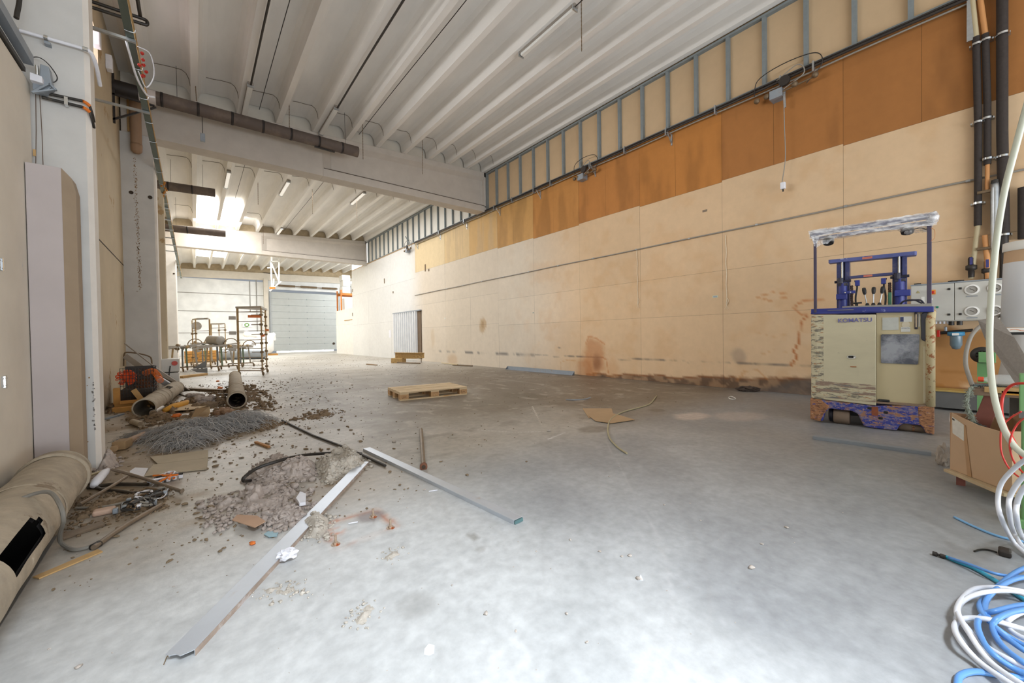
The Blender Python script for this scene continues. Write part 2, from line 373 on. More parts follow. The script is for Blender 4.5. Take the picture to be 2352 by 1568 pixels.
# ---- columns on the left
m_col = M('column_paint', (206, 204, 200), .75, n=.09, ns=2.5, coord='World', bump=.1, bs=8, peel=[((168, 158, 148), 7, .70)])
m_edge = M('column_edge', (226, 220, 212), .7, n=.08, ns=5, coord='World', peel=[((150, 140, 128), 9, .71)])
for i, y in enumerate((4.62, Y1, Y2)):
    b = MB(); ztop = 5.21 if i else 6.6; xr = -.557 if i else -.615; xl = -1.3; dp = .42 if i else .2
    b.cur = 0; b.add([(xl, y, 0), (xr-.03, y, 0), (xr-.03, y, ztop), (xl, y, ztop)], [(0, 1, 2, 3)])
    b.cur = 1; b.add([(xr-.03, y, 0), (xr, y+.03, 0), (xr, y+dp, 0), (xl, y+dp, 0), (xr-.03, y, ztop), (xr, y+.03, ztop), (xr, y+dp, ztop), (xl, y+dp, ztop)], [(0, 1, 5, 4), (1, 2, 6, 5), (2, 3, 7, 6)])
    o = struct(b.build('trim_%d' % (i+3), [m_col, m_edge], center=False), ('nearest', 'second', 'third')[i]+' white concrete column along the left wall')
    if i:
        for dx, dz in ((-.42, 4.02), (-.14, 3.98)):
            MB().lathe([(.035, 0), (.035, .01), (.001, .012)], (xr+dx+.05, y-.012, dz), (0, 1, 0), 12).build('socket_hole', m_joint, o)

# rust and scuff flecks down the columns
def flecks(par, u, v0, v1, y, n, w_, mt, drift=0):
    b = MB()
    for i in range(n):
        t_ = random.random()**.8; p = PY(u+drift*t_+random.gauss(0, w_), v0+(v1-v0)*t_, y); s_ = random.uniform(.0012, .0045) if y < 6 else random.uniform(.002, .006)
        b.box(p.x-s_, y-.0015, p.z-s_*random.uniform(.6, 2.5), p.x+s_, y+.002, p.z+s_)
    b.build('stain_flecks', mt, bpy.data.objects[par])
m_flk = M('rust_flecks', (150, 116, 74), .9, n=.3, ns=20); m_flkd = M('dark_flecks', (136, 130, 124), .9)
flecks('trim_4', 309, 360, 665, Y1-.001, 420, 2.2, m_flk, 13)
flecks('trim_3', 213, 875, 985, 4.618, 34, 1.6, m_flkd, 4); flecks('trim_3', 190, 860, 1050, 4.618, 12, 9, m_flk)
# ---- walls
m_wl = M('left_wall_paint', (204, 188, 160), .85, n=.10, ns=1.3, coord='World', peel=[((176, 146, 104), 1.1, .60)])
m_wn = M('near_panel_paint', (226, 218, 204), .7, n=.09, ns=2, coord='World', peel=[((206, 204, 198), 2.3, .62), ((150, 112, 74), 9, .80)])
b = MB(); b.box(XL-.2, 4.9, 0, XL, 4.95, 0.01)
for (ya, yb, za, zb) in ((4.6, 7.9, 0, 6.7), (7.9, 8.75, 0, 5.15), (7.9, 8.75, 5.75, 6.7), (8.75, Y2, 0, 2.55), (8.75, Y2, 2.56, 6.7), (Y2, YE, 0, 6.7)): b.box(XL-.2, ya, za, XL, yb, zb)
wl = struct(b.build('wall_left', m_wl, center=False), 'beige concrete wall between the columns on the left')
MB().box(XL-.002, 5.05, 2.545, XL+.003, Y1, 2.565).build('joint', m_joint, wl)
struct(MB().box(XL-.1, 7.9, 5.15, XL-.08, 8.75, 5.75).build('window_9', M('bright_window', 'ffffff', .3, n=0, emit=(255, 240, 246), es=3)), 'small bright window high in the left wall beside the nearest column')
# near left: tall sliding panel in front of the column
wn = struct(MB().box(-1.0, -3, 0, -.92, 4.56, 2.98).build('wall_left_near', m_wn, center=False, bevel=.004), 'tall pale painted panel at the left edge')
MB().box(-1.3, -7.4, 0, -1.22, 4.7, 6.8).build('outer_wall', m_wn, wn)
m_zinc = M('zinc', (186, 190, 192), .35, .8, n=.15, ns=20)
m_chrome = M('chrome', (215, 218, 220), .15, 1, n=0)
for (u, v) in ((8, 877), (21, 1131), (1, 607)):
    p = PX(u, v, -.92); h = MB()
    for dy in (-.022, .022): h.box(-.92, p.y+dy-.018, p.z-.035, -.914, p.y+dy+.018, p.z+.035)
    h.cyl((-.912, p.y, p.z-.04), (-.912, p.y, p.z+.04), .007, n=10)
    for dy in (-.03, .03):
        for dz in (-.022, .022): h.cyl((-.914, p.y+dy, p.z+dz), (-.911, p.y+dy, p.z+dz), .004, n=8)
    h.build('hinge', m_chrome, wn)

# right wall: board sheets screwed on, painted up to one height only
SY = [-7.4, -5.5, -3.74, -1.98, -.2, 1.55, 3.33, 5.09, 6.87, 8.63, 10.38, 12.07, 13.88, 16.55, 19.45, Y2, 25.68]
tone = {}
def wall_col(y, z):
    n1 = vnoise(y, z, .7, 21); n2 = vnoise(y, z, 3, 22); n3 = vnoise(y, z, 12, 23); nv = vnoise(y*6, z*.5, 1, 24)
    warm = L3(214, 184, 148); pale = L3(216, 203, 184); white = L3(222, 221, 217)
    c = blend(np.broadcast_to(warm, y.shape+(3,)).copy(), pale, sstep(6.5, 9.5, y+.6*(n1-.5)))
    c = blend(c, white, sstep(15.5, 17.5, y))  # far sheets whiter, partly the bright light there put into the colour
    c = c*(.93+.12*n1+.04*n3)[..., None]
    c = blend(c, L3(205, 165, 120), .35*sstep(.5, .75, n2)*(1-sstep(7, 11, y)))
    iy = float(y.mean()); iz = float(z.mean())
    if iz > 3.8 and iy < 16:   # unpainted orange boards
        org = {0: (162, 108, 58), 1: (168, 112, 60), 2: (184, 122, 60), 3: (180, 120, 62), 4: (186, 130, 70), 5: (198, 152, 92), 6: (206, 168, 112), 7: (210, 182, 136), 8: (214, 192, 152)}
        j = min(8, max(0, int((iy+.2)/1.76))); t = L3(*org[j])*1.04
        dirt = sstep(.45, .7, vnoise(y*3, z*.6, 1.2, 31))
        c = np.broadcast_to(t, y.shape+(3,))*(1.0-.22*dirt*(iy < 10)+.10*(nv-.5)-.05*(z > 5.0))[..., None]
        if j in (6, 7): c = blend(c, L3(190, 165, 130), .5*sstep(.5, .6, nv))
    else:
        t = {5: (1.0, .995, .99), 7: (.985, .98, .97)}.get(int(iy*1.3) % 9, (1, 1, 1)); c = c*np.array(t)*(.985+.03*((int(iy*7+iz*13)) % 3)/2)
    # black scuff line at bumper height
    ln = .47-.0*y; d = np.abs(z-ln-.012*np.sin(y*3)-.03*(vnoise(y, z*0, 6, 40)-.5))
    c = blend(c, L3(70, 72, 78), .75*(1-sstep(.004, .022, d))*sstep(.35, .6, vnoise(y, z, 5, 41))*(1-sstep(13, 17, y))*sstep(-.5, 1, y))
    # damp, brown foot of the wall
    top = .02+.24*np.clip((6.9-y)/5.2, 0, 1)+.10*(vnoise(y, z*0, 3.2, 50)-.5)+.04*(vnoise(y, z*0, 11, 51)-.5)
    mm = (1-sstep(-.02, .015, z-top))*(y < 6.7)
    c = blend(c, L3(120, 88, 62), .85*mm*(.6+.5*n2)); c = blend(c, L3(78, 60, 48), .7*mm*sstep(.5, .65, vnoise(y, z, 6, 52)))
    c = blend(c, L3(134, 84, 48), .9*(1-sstep(.005, .03, np.abs(z-top)))*(y < 6.7))
    hh = .42*np.clip((3.0-y)/1.3, 0, 1)**1.5; mm = (1-sstep(-.05, .05, z-hh-.08*(n2-.5)))*(y < 3.0)*(y > .6); c = blend(c, L3(96, 88, 82), .8*mm*(.5+n3*.7))
    # brown bloom with tide lines
    def bloom(cy_, cz, ry, rz, s_, col, sd=60, e=.5): 
        nonlocal c
        d = np.hypot((y-cy_)/ry, (z-cz)/rz)+.9*(vnoise(y, z, 3.5, sd)-.5); c = blend(c, L3(*col), s_*(1-sstep(e, 1.0, d)))
    bloom(6.45, .45, .42, .55, .6, (186, 120, 66), 61); bloom(6.35, .35, .18, .3, .6, (124, 74, 44), 62, .2); bloom(6.75, .2, .3, .3, .5, (176, 112, 60), 63); bloom(5.9, .2, .35, .3, .35, (196, 140, 88), 64)
    bloom(11.31, 1.45, .23, .30, .55, (176, 138, 80), 65, .75); bloom(11.31, 1.45, .12, .18, .4, (150, 112, 60), 66)
    bloom(2.0, 1.5, .5, .5, .35, (206, 164, 118), 67, .8); bloom(15.0, 1.0, .2, .5, .25, (196, 160, 110), 68)
    bloom(3.05, .62, .16, .2, .4, (120, 110, 105), 69); bloom(13.4, .2, .5, .25, .4, (190, 150, 100), 70); bloom(.5, .65, 1.3, .42, .8, (168, 112, 44), 71, .8)
    for pts, wd, s_, cc in (([(2.02, 1.3), (2.1, 1.18), (2.12, 1.0), (2.13, .85), (2.2, .72), (2.16, .6), (2.26, .46)], .022, .9, (176, 100, 40)),
                        ([(1.9, 1.35), (2.1, 1.32), (2.2, 1.45), (2.05, 1.55), (1.8, 1.55)], .02, .7, (186, 112, 52)), ([(2.25, 1.66), (2.5, 1.72), (2.75, 1.66), (2.55, 1.58), (2.3, 1.62)], .016, .6, (190, 120, 60)),
                        ([(2.6, .22), (2.75, .36), (2.95, .34), (3.1, .14)], .022, .5, (196, 136, 80)), ([(6.0, .1), (6.05, .42), (6.2, .5)], .02, .7, (190, 120, 60)), ([(6.1, .8), (6.35, .95), (6.6, 1.0), (6.7, .8)], .022, .6, (190, 116, 54)),
                        ([(6.9, .34), (7.3, .38), (7.6, .3), (7.6, .1)], .018, .5, (196, 140, 86)), ([(2.3, 1.0), (2.5, .95), (2.8, 1.05)], .014, .4, (200, 150, 100)), ([(2.3, .7), (2.5, .72), (2.7, .64)], .014, .5, (200, 150, 100)),
                        ([(8.0, .72), (7.6, .7)], .014, .7, (90, 86, 84)), ([(10.0, .68), (9.6, .66)], .01, .5, (90, 86, 84))):
        d = segd(y, z, pts)+.016*(vnoise(y, z, 14, 80)-.5); c = blend(c, L3(*cc), s_*(1-sstep(wd*.3, wd, d)))
    return np.clip(c, 0, 1)
m_sheet = M('board_sheet', 'ffffff', .72, n=.05, ns=7, attr='Col', coord='World', spec=.3)
def wall_right():
    V = []; Q = []; Cc = []; o = 0
    for i in range(len(SY)-1):
        y0, y1 = SY[i], SY[i+1]; mid = (y0+y1)/2
        if mid < 10.3: zz = [0, 1.39, 2.21, 3.86+.03*(i % 2), ZS]
        elif mid < 16.5: zz = [0, 1.45, 2.45, 3.93, ZS]
        else: zz = [0, 1.85, 3.7, ZS]
        if y0 > 22: zz = [0, 1.85, 3.7, ZS]
        cuts = [y0, y1]
        for j in range(len(zz)-1):
            cs = [y0, y1] if (mid > 14 or j in (1,)) else [y0, (y0+y1)/2+.02*(j-1), y1] if j == 3 else [y0, y1]
            for a, b_ in zip(cs[:-1], cs[1:]):
                st = .035 if y1 < 9 else .07
                A = np.linspace(a+.0015, b_-.0015, max(2, int((b_-a)/st))); B = np.linspace(zz[j]+.0015, zz[j+1]-.0015, max(2, int((zz[j+1]-zz[j])/st)))
                y, z = np.meshgrid(A, B, indexing='ij'); x = np.full(y.shape, XW)+random.uniform(-.001, .001)
                n_, m_ = y.shape; ii = np.arange(n_*m_).reshape(n_, m_)+o; o += n_*m_
                V.append(np.stack([x, y, z], -1).reshape(-1, 3)); Q.append(np.stack([ii[:-1, :-1], ii[:-1, 1:], ii[1:, 1:], ii[1:, :-1]], -1).reshape(-1, 4)); Cc.append(wall_col(y, z).reshape(-1, 3))
    v = np.concatenate(V); q = np.concatenate(Q); cc = np.concatenate(Cc); me = bpy.data.meshes.new('wall_right')
    me.vertices.add(len(v)); me.vertices.foreach_set('co', v.ravel()); me.loops.add(q.size); me.loops.foreach_set('vertex_index', q.ravel())
    me.polygons.add(len(q)); me.polygons.foreach_set('loop_start', np.arange(0, q.size, 4)); me.polygons.foreach_set('loop_total', np.full(len(q), 4)); me.update(calc_edges=True)
    ca = me.color_attributes.new('Col', 'FLOAT_COLOR', 'POINT'); ca.data.foreach_set('color', np.concatenate([cc, np.ones((len(cc), 1))], 1).ravel())
    me.materials.append(m_sheet); ob = bpy.data.objects.new('wall_right', me); C.objects.link(ob); return ob
wr = struct(wall_right(), 'long right wall of board sheets, beige below and raw orange above')
MB().box(XW+.004, -7.4, 0, XW+.12, 25.68, ZS).build('backing', m_joint, wr)
# upper strip: framed boards between metal studs
m_up = M('upper_board', (206, 178, 142), .85, n=.06, ns=3, coord='World')
m_up2 = M('upper_board_pale', (226, 222, 212), .85, n=.05, ns=3, coord='World')
m_stud = M('galvanised_stud', (132, 140, 142), .6, .0, n=.1, ns=10)
m_ledge = M('timber_ledge', (196, 160, 108), .8, n=.15, ns=8)
MB().box(XW+.04, -7.4, ZS, XW+.09, Y1+.1, 6.9).build('upper_board', m_up, wr)
MB().box(XW+.04, Y1+.1, ZS, XW+.09, Y2, 6.9).build('upper_board', m_up2, wr)
for (ya, yb) in ((-1.6, Y1), (Y1+.45, Y2)):
    MB().box(XW-.04, ya, ZS, XW+.04, yb, ZS+.035).build('rail', m_stud, wr)
    MB().box(XW-.04, ya, 6.46, XW+.04, yb, 6.50).build('rail', m_stud, wr)
sy_ = [10.9]+[10.37-.597*i for i in range(20)]
for i, y in enumerate(sy_): MB().box(XW-.035, y-.028, ZS, XW+.04, y+.028, 6.47).build('stud', m_stud, wr)
y = 11.45
while y < Y2: MB().box(XW-.03, y-.02, ZS, XW+.04, y+.02, 6.47).build('stud', m_stud, wr); y += .585
MB().bar((XW-.02, 17.0, ZS), (XW-.02, 17.5, 5.75), .03, .03).build('brace', m_stud, wr)
MB().box(XW-.03, Y1+.45, ZS-.02, XW+.03, 25.68, ZS+.0).build('ledge', m_ledge, wr)
# low wall beyond, and bright glazing above the last sheets
lw = MB().box(XW+.0, 25.68, 0, XW+.1, 29.4, 1.95); lw.box(XW, 25.68, 1.955, XW+.1, 29.4, 2.95)
struct(lw.build('wall_right_low', M('low_wall_paint', (230, 226, 218), .7, n=.07, ns=4, coord='World'), center=False), 'low white partition carrying on beyond the board wall')
MB().box(XW-.03, 25.75, 2.2, XW-.002, 27.4, 2.24).build('rail', m_ledge, bpy.data.objects['wall_right_low'])
struct(MB().box(XW+.02, Y2+.15, ZS+.01, XW+.05, 25.66, 6.45).build('window_10', M('bright_glazing', 'ffffff', .4, n=0, emit=(255, 253, 250), es=1.3)), 'white glazing above the far end of the board wall')

# end wall, beam over it, gate
m_end = M('end_wall_paint', (228, 229, 228), .8, n=.12, ns=1.6, coord='World', bump=.1, bs=6)
ze = []
b = MB()
for za, zb in ((0, 1.58), (1.60, 3.12), (3.14, 4.40), (4.42, 5.45)): b.box(-1.3, YE, za, 4.2, YE+.2, zb)
b.box(4.2, YE, 4.95, 18, YE+.2, 6.2); b.box(9.75, YE, 0, 18, YE+.2, 5.2); b.box(-1.3, YE+.02, 0, 4.62, YE+.19, 5.45)
we = struct(b.build('wall_end', m_end, center=False), 'pale concrete end wall of large slabs')
MB().prism([(-1.3, YE-.15, 5.46), (16, YE-.15, 5.9), (16, YE-.15, 6.35), (-1.3, YE-.15, 6.02)], (0, .14, 0)).build('edge_beam', m_beamb, we)
MB().prism([(-1.3, YE-.0, 6.0), (16, YE, 6.3), (16, YE, 7.2), (-1.3, YE, 6.9)], (0, .1, 0)).build('infill_board', m_infill, we)
MB().box(4.2, YE-.25, 0, 4.5, YE, 5.72).build('pilaster', m_beamb, we)
for z_ in (1.59, 3.13, 4.41): MB().box(-1.2, YE-.012, z_-.025, 4.2, YE+.0, z_+.025).build('slab_joint', M('slab_joint', (150, 148, 142), .9), we)
MB().box(3.72, YE-.03, 1.5, 3.78, YE, 5.6).build('drain_pipe', M('slab_joint', (150, 148, 142), .9), we)
MB().box(3.3, YE-.02, 3.15, 3.36, YE, 5.5).build('drain_pipe', M('slab_joint', (150, 148, 142), .9), we)
struct(MB().box(16, 22, 0, 16.2, YE, 7).build('wall_side_hall', m_end, center=False), 'far side wall of the neighbouring hall')
struct(MB().box(7.9, 21.6, 0, 16.2, 21.8, 7).build('wall_side_hall_front', m_end, center=False), 'front wall of the neighbouring hall')
m_gate = M('gate_panel', (184, 187, 184), .45, .1, n=.05, ns=3)
gate = MB().box(4.66, YE-.02, 4.72, 9.74, YE+.04, 4.76).build('door_1', m_stud); struct(gate, 'white sectional gate in the end wall')
for i in range(9):
    z0 = .13+i*.513; MB().box(4.68, YE-.06, z0, 9.72, YE-.01, z0+.505).build('panel', m_gate, gate, bevel=.012)
    for x in (5.9, 7.2, 8.5): MB().box(x-.02, YE-.075, z0-.04, x+.02, YE-.06, z0+.04).build('panel_hinge', m_stud, gate)
MB().box(4.60, YE-.14, 0, 4.68, YE-.02, 4.8).build('track', m_zinc, gate); MB().box(9.72, YE-.14, 0, 9.80, YE-.02, 4.8).build('track', m_zinc, gate)
MB().lathe([(.001, 0), (.1, 0), (.1, .03), (.001, .03)], (9.2, YE-.06, .62), (0, -1, 0), 16).build('pull_handle', m_joint, gate)
m_spr = M('spring_steel', (128, 108, 84), .6, .5, n=.2, ns=20)
MB().cyl((4.8, YE-.2, 5.25), (9.6, YE-.2, 5.25), .03).build('shaft', m_spr, gate)
for a, b_ in ((5.2, 6.35), (6.75, 7.95), (8.35, 9.5)): MB().tube([(a+(b_-a)*i/40, YE-.2, 5.25) for i in range(41)], [.085 if i % 2 else .07 for i in range(41)], 10).build('torsion_spring', m_spr, gate)
struct(MB().box(5.0, YE-.02, 0.0, 9.2, YE+.0, .12).build('window_11', M('gap_daylight', 'ffffff', .5, n=0, emit=(255, 255, 255), es=2.5)), 'strip of daylight under the sectional gate')
# back parts behind the camera, so that the hall reads closed from the side
struct(MB().box(7.9, -7.6, 0, 8.1, -7.5, 7).build('wall_front_pier', m_wn), 'pier at the open front of the hall')

# ================================================================ REACH TRUCK
fa = F(1862, 968); fb = F(2145, 1000); ex = (fb-fa); ex.z = 0; FLn = ex.length; ex.normalize(); ey = Vector((-ex.y, ex.x, 0))
if ey.x < 0: ey = -ey
MF = Matrix(((ex.x, ey.x, 0, fa.x), (ex.y, ey.y, 0, fa.y), (0, 0, 1, 0), (0, 0, 0, 1)))
def LF(u, v, dep=0.0):
    d = ray(u, v); p0 = fa+ey*dep; t = (p0-O).dot(ey)/d.dot(ey); p = O+d*t
    return ((p-fa).dot(ex), dep, p.z)
fk = thing('reach_truck', 'worn cream and blue reach truck with overhead guard wrapped in film', 'forklift', mat4=MF)
cream = M('truck_cream', (206, 198, 168), .45, n=.06, ns=4, coord='Object', stretch=(1, 1, 3), peel=[((130, 124, 108), 9.0, .67), ((168, 122, 84), 16.0, .70)])
cream_w = M('truck_cream_worn', (206, 198, 168), .5, n=.08, ns=8, stretch=(1, 1, 4.5), peel=[((128, 122, 108), 7, .52), ((176, 130, 88), 11, .57), ((206, 200, 172), 16, .60)])
cream_s = M('truck_cream_smooth', (204, 190, 152), .45, n=.05, ns=3)
rusty = M('truck_post', (196, 180, 140), .6, n=.12, ns=4, stretch=(1, 1, .8), peel=[((158, 100, 58), 20, .55), ((98, 68, 46), 34, .62)])
blue_w = M('truck_base', (52, 66, 152), .5, n=.15, ns=9, stretch=(1, 1, 2.6), peel=[((120, 116, 150), 13, .50), ((160, 118, 92), 8.0, .53), ((196, 150, 118), 30, .57), ((150, 150, 190), 24, .62), ((110, 82, 66), 20, .65)])
rustbase = M('truck_base_rust', (172, 122, 84), .7, n=.2, ns=16, stretch=(1, 1, 3), peel=[((120, 82, 62), 22, .52), ((60, 66, 140), 14, .60), ((214, 196, 170), 30, .62)])
tblue = M('truck_blue', (50, 60, 136), .35, n=.1, ns=8, peel=[((120, 128, 180), 6, .60)])
tdark = M('truck_dark_metal', (52, 52, 66), .4, .3, n=.15, ns=12, dust=((110, 104, 100), 14, .55))
tblack = M('truck_rubber', (34, 34, 36), .6, n=.1, ns=10, dust=((92, 86, 80), 8, .55))
tgrey = M('truck_grey', (150, 146, 138), .5, n=.08, ns=8, dust=((120, 112, 100), 8, .55))
whl = M('truck_wheel', (128, 110, 94), .8, n=.12, ns=14, bump=.1)
glassd = M('dusty_window', (92, 96, 108), .22, n=.35, ns=3.2, dust=((160, 164, 172), 3.2, .44))
# base skirt with two wheel arches (outline in the face plane, extruded back)
def arch(x0, x1, zt, zb, r=.05):
    return [(x0, zb), (x0+.03, zt-.05), (x0+.08, zt), (x1-.10, zt), (x1-.05, zt-.04), (x1, zb)]
W_ = FLn
out = [(0, .05), (.02, .03), (.08, .02)]+[(.11, .02), (.13, .12), (.17, .17), (.36, .165), (.41, .14), (.455, .02)]+[(.50, .0), (.68, -.005), (.71, .0)]+[(.73, .06), (.76, .085), (.88, .085), (.90, .06)]+[(.92, -.0+.01), (W_-.02, .01), (W_, .04), (W_, .30), (.55, .245), (.0, .265)]
out = [(x, max(z, .006)) for x, z in out]
b = MB(); b.prism([(x, 0, z) for x, z in out], (0, .10, 0)); b.box(.0, .1, .14, .035, 1.2, .27); b.box(W_-.035, .1, .14, W_, 1.2, .29)
b.box(0.03, .1, .2, W_-.03, 1.2, .28)
bs = b.build('base_frame', blue_w, fk, local=True, bevel=.012)
b = MB(); b.prism([(x, -.004, z) for x, z in [(-.004, .03), (.09, .015), (.125, .12), (.16, .172), (.17, .2), (.10, .262), (-.004, .268)]], (0, .11, 0)); b.build('base_corner', rustbase, fk, local=True, bevel=.01)
b = MB(); b.prism([(x, -.005, z) for x, z in [(.87, .10), (.90, .07), (.92, .012), (W_+.004, .012), (W_+.004, .30), (.86, .27)]], (0, .11, 0)); b.build('base_corner', rustbase, fk, local=True, bevel=.01)
for x, z in ((.505, .215), (.63, .185), (.59, .12)):
    MB().box(x-.018, -.006, z-.014, x+.018, .02, z+.014).build('tie_down_hole', tblack, fk, local=True, bevel=.008)
b = MB(); b.box(.52, -.003, .14, .57, .002, .235).build('rust_plate', M('rust_plate', (150, 84, 56), .8, n=.2, ns=20), fk, local=True)
# wheels: axles run across the face
for x0, x1, r, dep in ((.20, .34, .085, .10), (.72, .82, .055, .09), (.84, .93, .055, .09)):
    w1 = MB(); w1.tube([(x0, dep, r), (x0+.012, dep, r), (x1-.012, dep, r), (x1, dep, r)], [r*.9, r, r, r*.9], 28).build('wheel', whl, fk, local=True, smooth=True)
MB().tube([(.15, .15, .085), (.16, .15, .085), (.19, .15, .085), (.198, .15, .085)], [.06, .08, .08, .06], 24).build('drive_motor_cap', tdark, fk, local=True, smooth=True)
MB().cyl((.82, .09, .05), (.84, .09, .05), .045, n=20).build('wheel_hub', rustbase, fk, local=True)
MB().box(.22, .10, .1, .90, 1.15, .24).build('undercarriage', tblack, fk, local=True)
# battery-side door (left two thirds), rounded left edge
b = MB(); b.prism([(0.0, .07, .27), (.015, .02, .27), (.06, 0, .27), (.555, -.012, .25), (.555, .03, .25), (.06, .05, .27), (.03, .1, .27)], (0, 0, .955))
dr = b.build('side_door', cream, fk, local=True, bevel=.006)
MB().prism([(-.002, .068, .275), (.012, .018, .275), (.058, -.002, .275), (.12, -.0035, .272), (.12, .03, .272), (.03, .09, .275)], (0, 0, .94)).build('scraped_edge', cream_w, dr, local=True)
MB().prism([(.058, -.0025, .30), (.553, -.0145, .28), (.553, .0, .28), (.058, .01, .30)], (0, 0, .17)).build('scraped_band', cream_w, dr, local=True)
smear = M('smeared_paint', (196, 186, 158), .6, n=.1, ns=8, stretch=(1, 1, 6), peel=[((150, 128, 112), 4, .46), ((124, 122, 118), 7, .56), ((206, 200, 172), 9, .60)])
for za, zb in ((.415, .465), (.35, .38), (.285, .305)): MB().prism([(.03, .012, za+.01), (.06, -.0045, za+.01), (.552, -.0165, za), (.552, .0, za), (.058, .01, za)], (0, 0, zb-za)).build('scraped_band', smear, dr, local=True)
b = MB(); b.tube([Vector((.36+.035*math.cos(a), -.014, .755+.016*math.sin(a))) for a in np.linspace(0, 2*PI, 20)[:-1]], .0035, 6, closed=True); hd = b.build('door_handle', m_chrome, dr, local=True, smooth=True)
MB().box(.335, -.012, .745, .375, -.009, .765).build('handle_recess', tblack, hd, local=True)
MB().cyl((.383, -.012, .752), (.383, -.018, .752), .007, n=12).build('lock', m_chrome, hd, local=True)
MB().box(.35, -.0145, .645, .40, -.0125, .655).build('rust_scratch', M('rust_mark', (166, 104, 62), .8), dr, local=True)
letters = text_mesh('KOMATSU', .060, M('lettering_blue', (116, 114, 168), .6, n=.3, ns=30), dr, (.245, -.0125, 1.132), (1, 0, 0), (0, 0, 1), bold=.0012, local=True)
# operator side panel
b = MB(); b.box(.555, .045, .29, .93, 1.0, 1.23); pn = b.build('body_panel', cream_s, fk, local=True, bevel=.004)
b = MB(); b.prism([(x, .036, z) for x, z in [(.592, .70), (.592, .985), (.60, .997), (.868, .995), (.876, .985), (.866, .70), (.856, .69), (.602, .695)]], (0, .02, 0)); b.build('window', glassd, fk, local=True)
MB().box(.90, .03, .305, .925, .06, .87).build('panel_strip', M('strip_cream', (214, 206, 176), .5, n=.05), fk, local=True, bevel=.003)
MB().box(.555, -.0, .27, W_-.02, .10, .292).build('step_plate', M('dusty_step', (146, 124, 104), .8, n=.15, ns=12), fk, local=True, bevel=.004)
MB().box(.565, -.004, .292, .66, .04, .315).build('step_debris', tblack, fk, local=True, bevel=.01)
paper = M('paper_label', (214, 214, 206), .7, n=.05)
for x0, z0, x1, z1, m_ in ((.603, 1.04, .725, 1.17, M('paper_grey', (196, 198, 190), .7, n=.06, ns=30)), (.735, 1.12, .822, 1.175, paper), (.742, 1.02, .81, 1.07, paper)):
    lb = MB().box(x0, .0405, z0, x1, .044, z1).build('label_plate', m_, fk, local=True)
MB().box(.737, .0395, 1.124, .762, .0402, 1.171).build('label_mark', M('label_navy', (70, 76, 110), .7), fk, local=True)
text_mesh('KOMATSU', .013, M('label_navy', (70, 76, 110), .7), fk, (.747, .0402, 1.052), (1, 0, 0), (0, 0, 1), 'label_text', .0002, local=True)
MB().lathe([(.03, 0), (.03, .002), (.001, .002)], (.778, .0435, 1.092), (0, -1, 0), 20).build('oval_plate', M('plate_beige', (214, 204, 180), .6), fk, local=True)
b = MB(); b.box(.840, .034, 1.045, .862, .044, 1.215); b.build('gauge_frame', tdark, fk, local=True, bevel=.004); MB().box(.846, .030, 1.065, .856, .036, 1.195).build('gauge_tube', M('gauge_tube', (190, 170, 140), .3, n=0), fk, local=True)
MB().box(.868, .0395, 1.07, .88, .0435, 1.20).build('gauge_label', paper, fk, local=True)
b = MB(); b.prism([(.893, .02, .935), (.91, .02, .92), (.94, .02, .92), (.94, .02, 1.215), (.90, .02, 1.215), (.885, .02, 1.19), (.885, .02, .95)], (0, .05, 0)); b.build('side_bumper', M('bumper_grey', (66, 68, 78), .45, n=.05), fk, local=True, bevel=.012)
b = MB(); b.tube([(W_-.022, .02, .28), (W_-.022, .02, .7), (W_-.022, .02, 1.14), (W_-.012, .03, 1.2), (W_+.0, .06, 1.225)], [.034, .034, .034, .03, .02], 16); b.build('corner_post', rusty, fk, local=True, smooth='all')
# top deck, blue rim
b = MB(); b.prism([(.0, .03, 1.235), (.06, 0, 1.235), (W_, -.0, 1.21), (W_, 1.0, 1.21), (0, 1.0, 1.235)], (0, 0, .018)); b.prism([(.005, .02, 1.24), (.45, -.012, 1.235), (W_, -.012, 1.21), (W_, .03, 1.21), (.45, .03, 1.235), (.005, .06, 1.24)], (0, 0, .055)); b.build('blue_rim', tblue, fk, local=True, bevel=.006)
b = MB(); b.prism([(.28, .03, 1.265), (.36, .01, 1.262), (W_-.01, .0, 1.25), (W_-.01, .55, 1.27), (.30, .55, 1.29)], (0, 0, .045)); b.prism([(.155, .0, 1.268), (.38, -.02, 1.262), (.38, .12, 1.272), (.155, .10, 1.272)], (0, 0, .006)); b.build('dashboard', tgrey, fk, local=True, bevel=.008)
b = MB(); b.tube(spline([(.73, .15, 1.30), (.76, .14, 1.335), (.80, .13, 1.34), (.88, .13, 1.34), (.91, .14, 1.30)], 5), .008, 8); b.tube(spline([(.74, .25, 1.31), (.77, .25, 1.345), (.84, .25, 1.35), (.90, .25, 1.31)], 5), .008, 8); b.build('grab_rail', tdark, fk, local=True, smooth=True)
MB().tube([(.40, .10, 1.31), (.405, .10, 1.335), (.37, .10, 1.34), (.44, .10, 1.342)], .009, 8).build('knob_switch', tblack, fk, local=True)
for x0, dx in ((.475, -.03), (.525, .004), (.575, .03)):
    lv = MB().cyl((x0, .3, 1.31), (x0+dx*.7, .3, 1.45), .006, n=8).build('control_lever', m_zinc, fk, local=True, smooth=True)
    MB().lathe([(.010, 0), (.017, .02), (.019, .05), (.016, .075), (.004, .08)], (x0+dx*.65, .3, 1.44), (dx*.4, 0, .1), 12).build('lever_knob', tblack, lv, local=True, smooth='all')
    MB().lathe([(.02, 0), (.014, .03), (.005, .035)], (x0, .3, 1.31), (0, 0, 1), 10).build('lever_boot', tblack, lv, local=True, smooth='all')
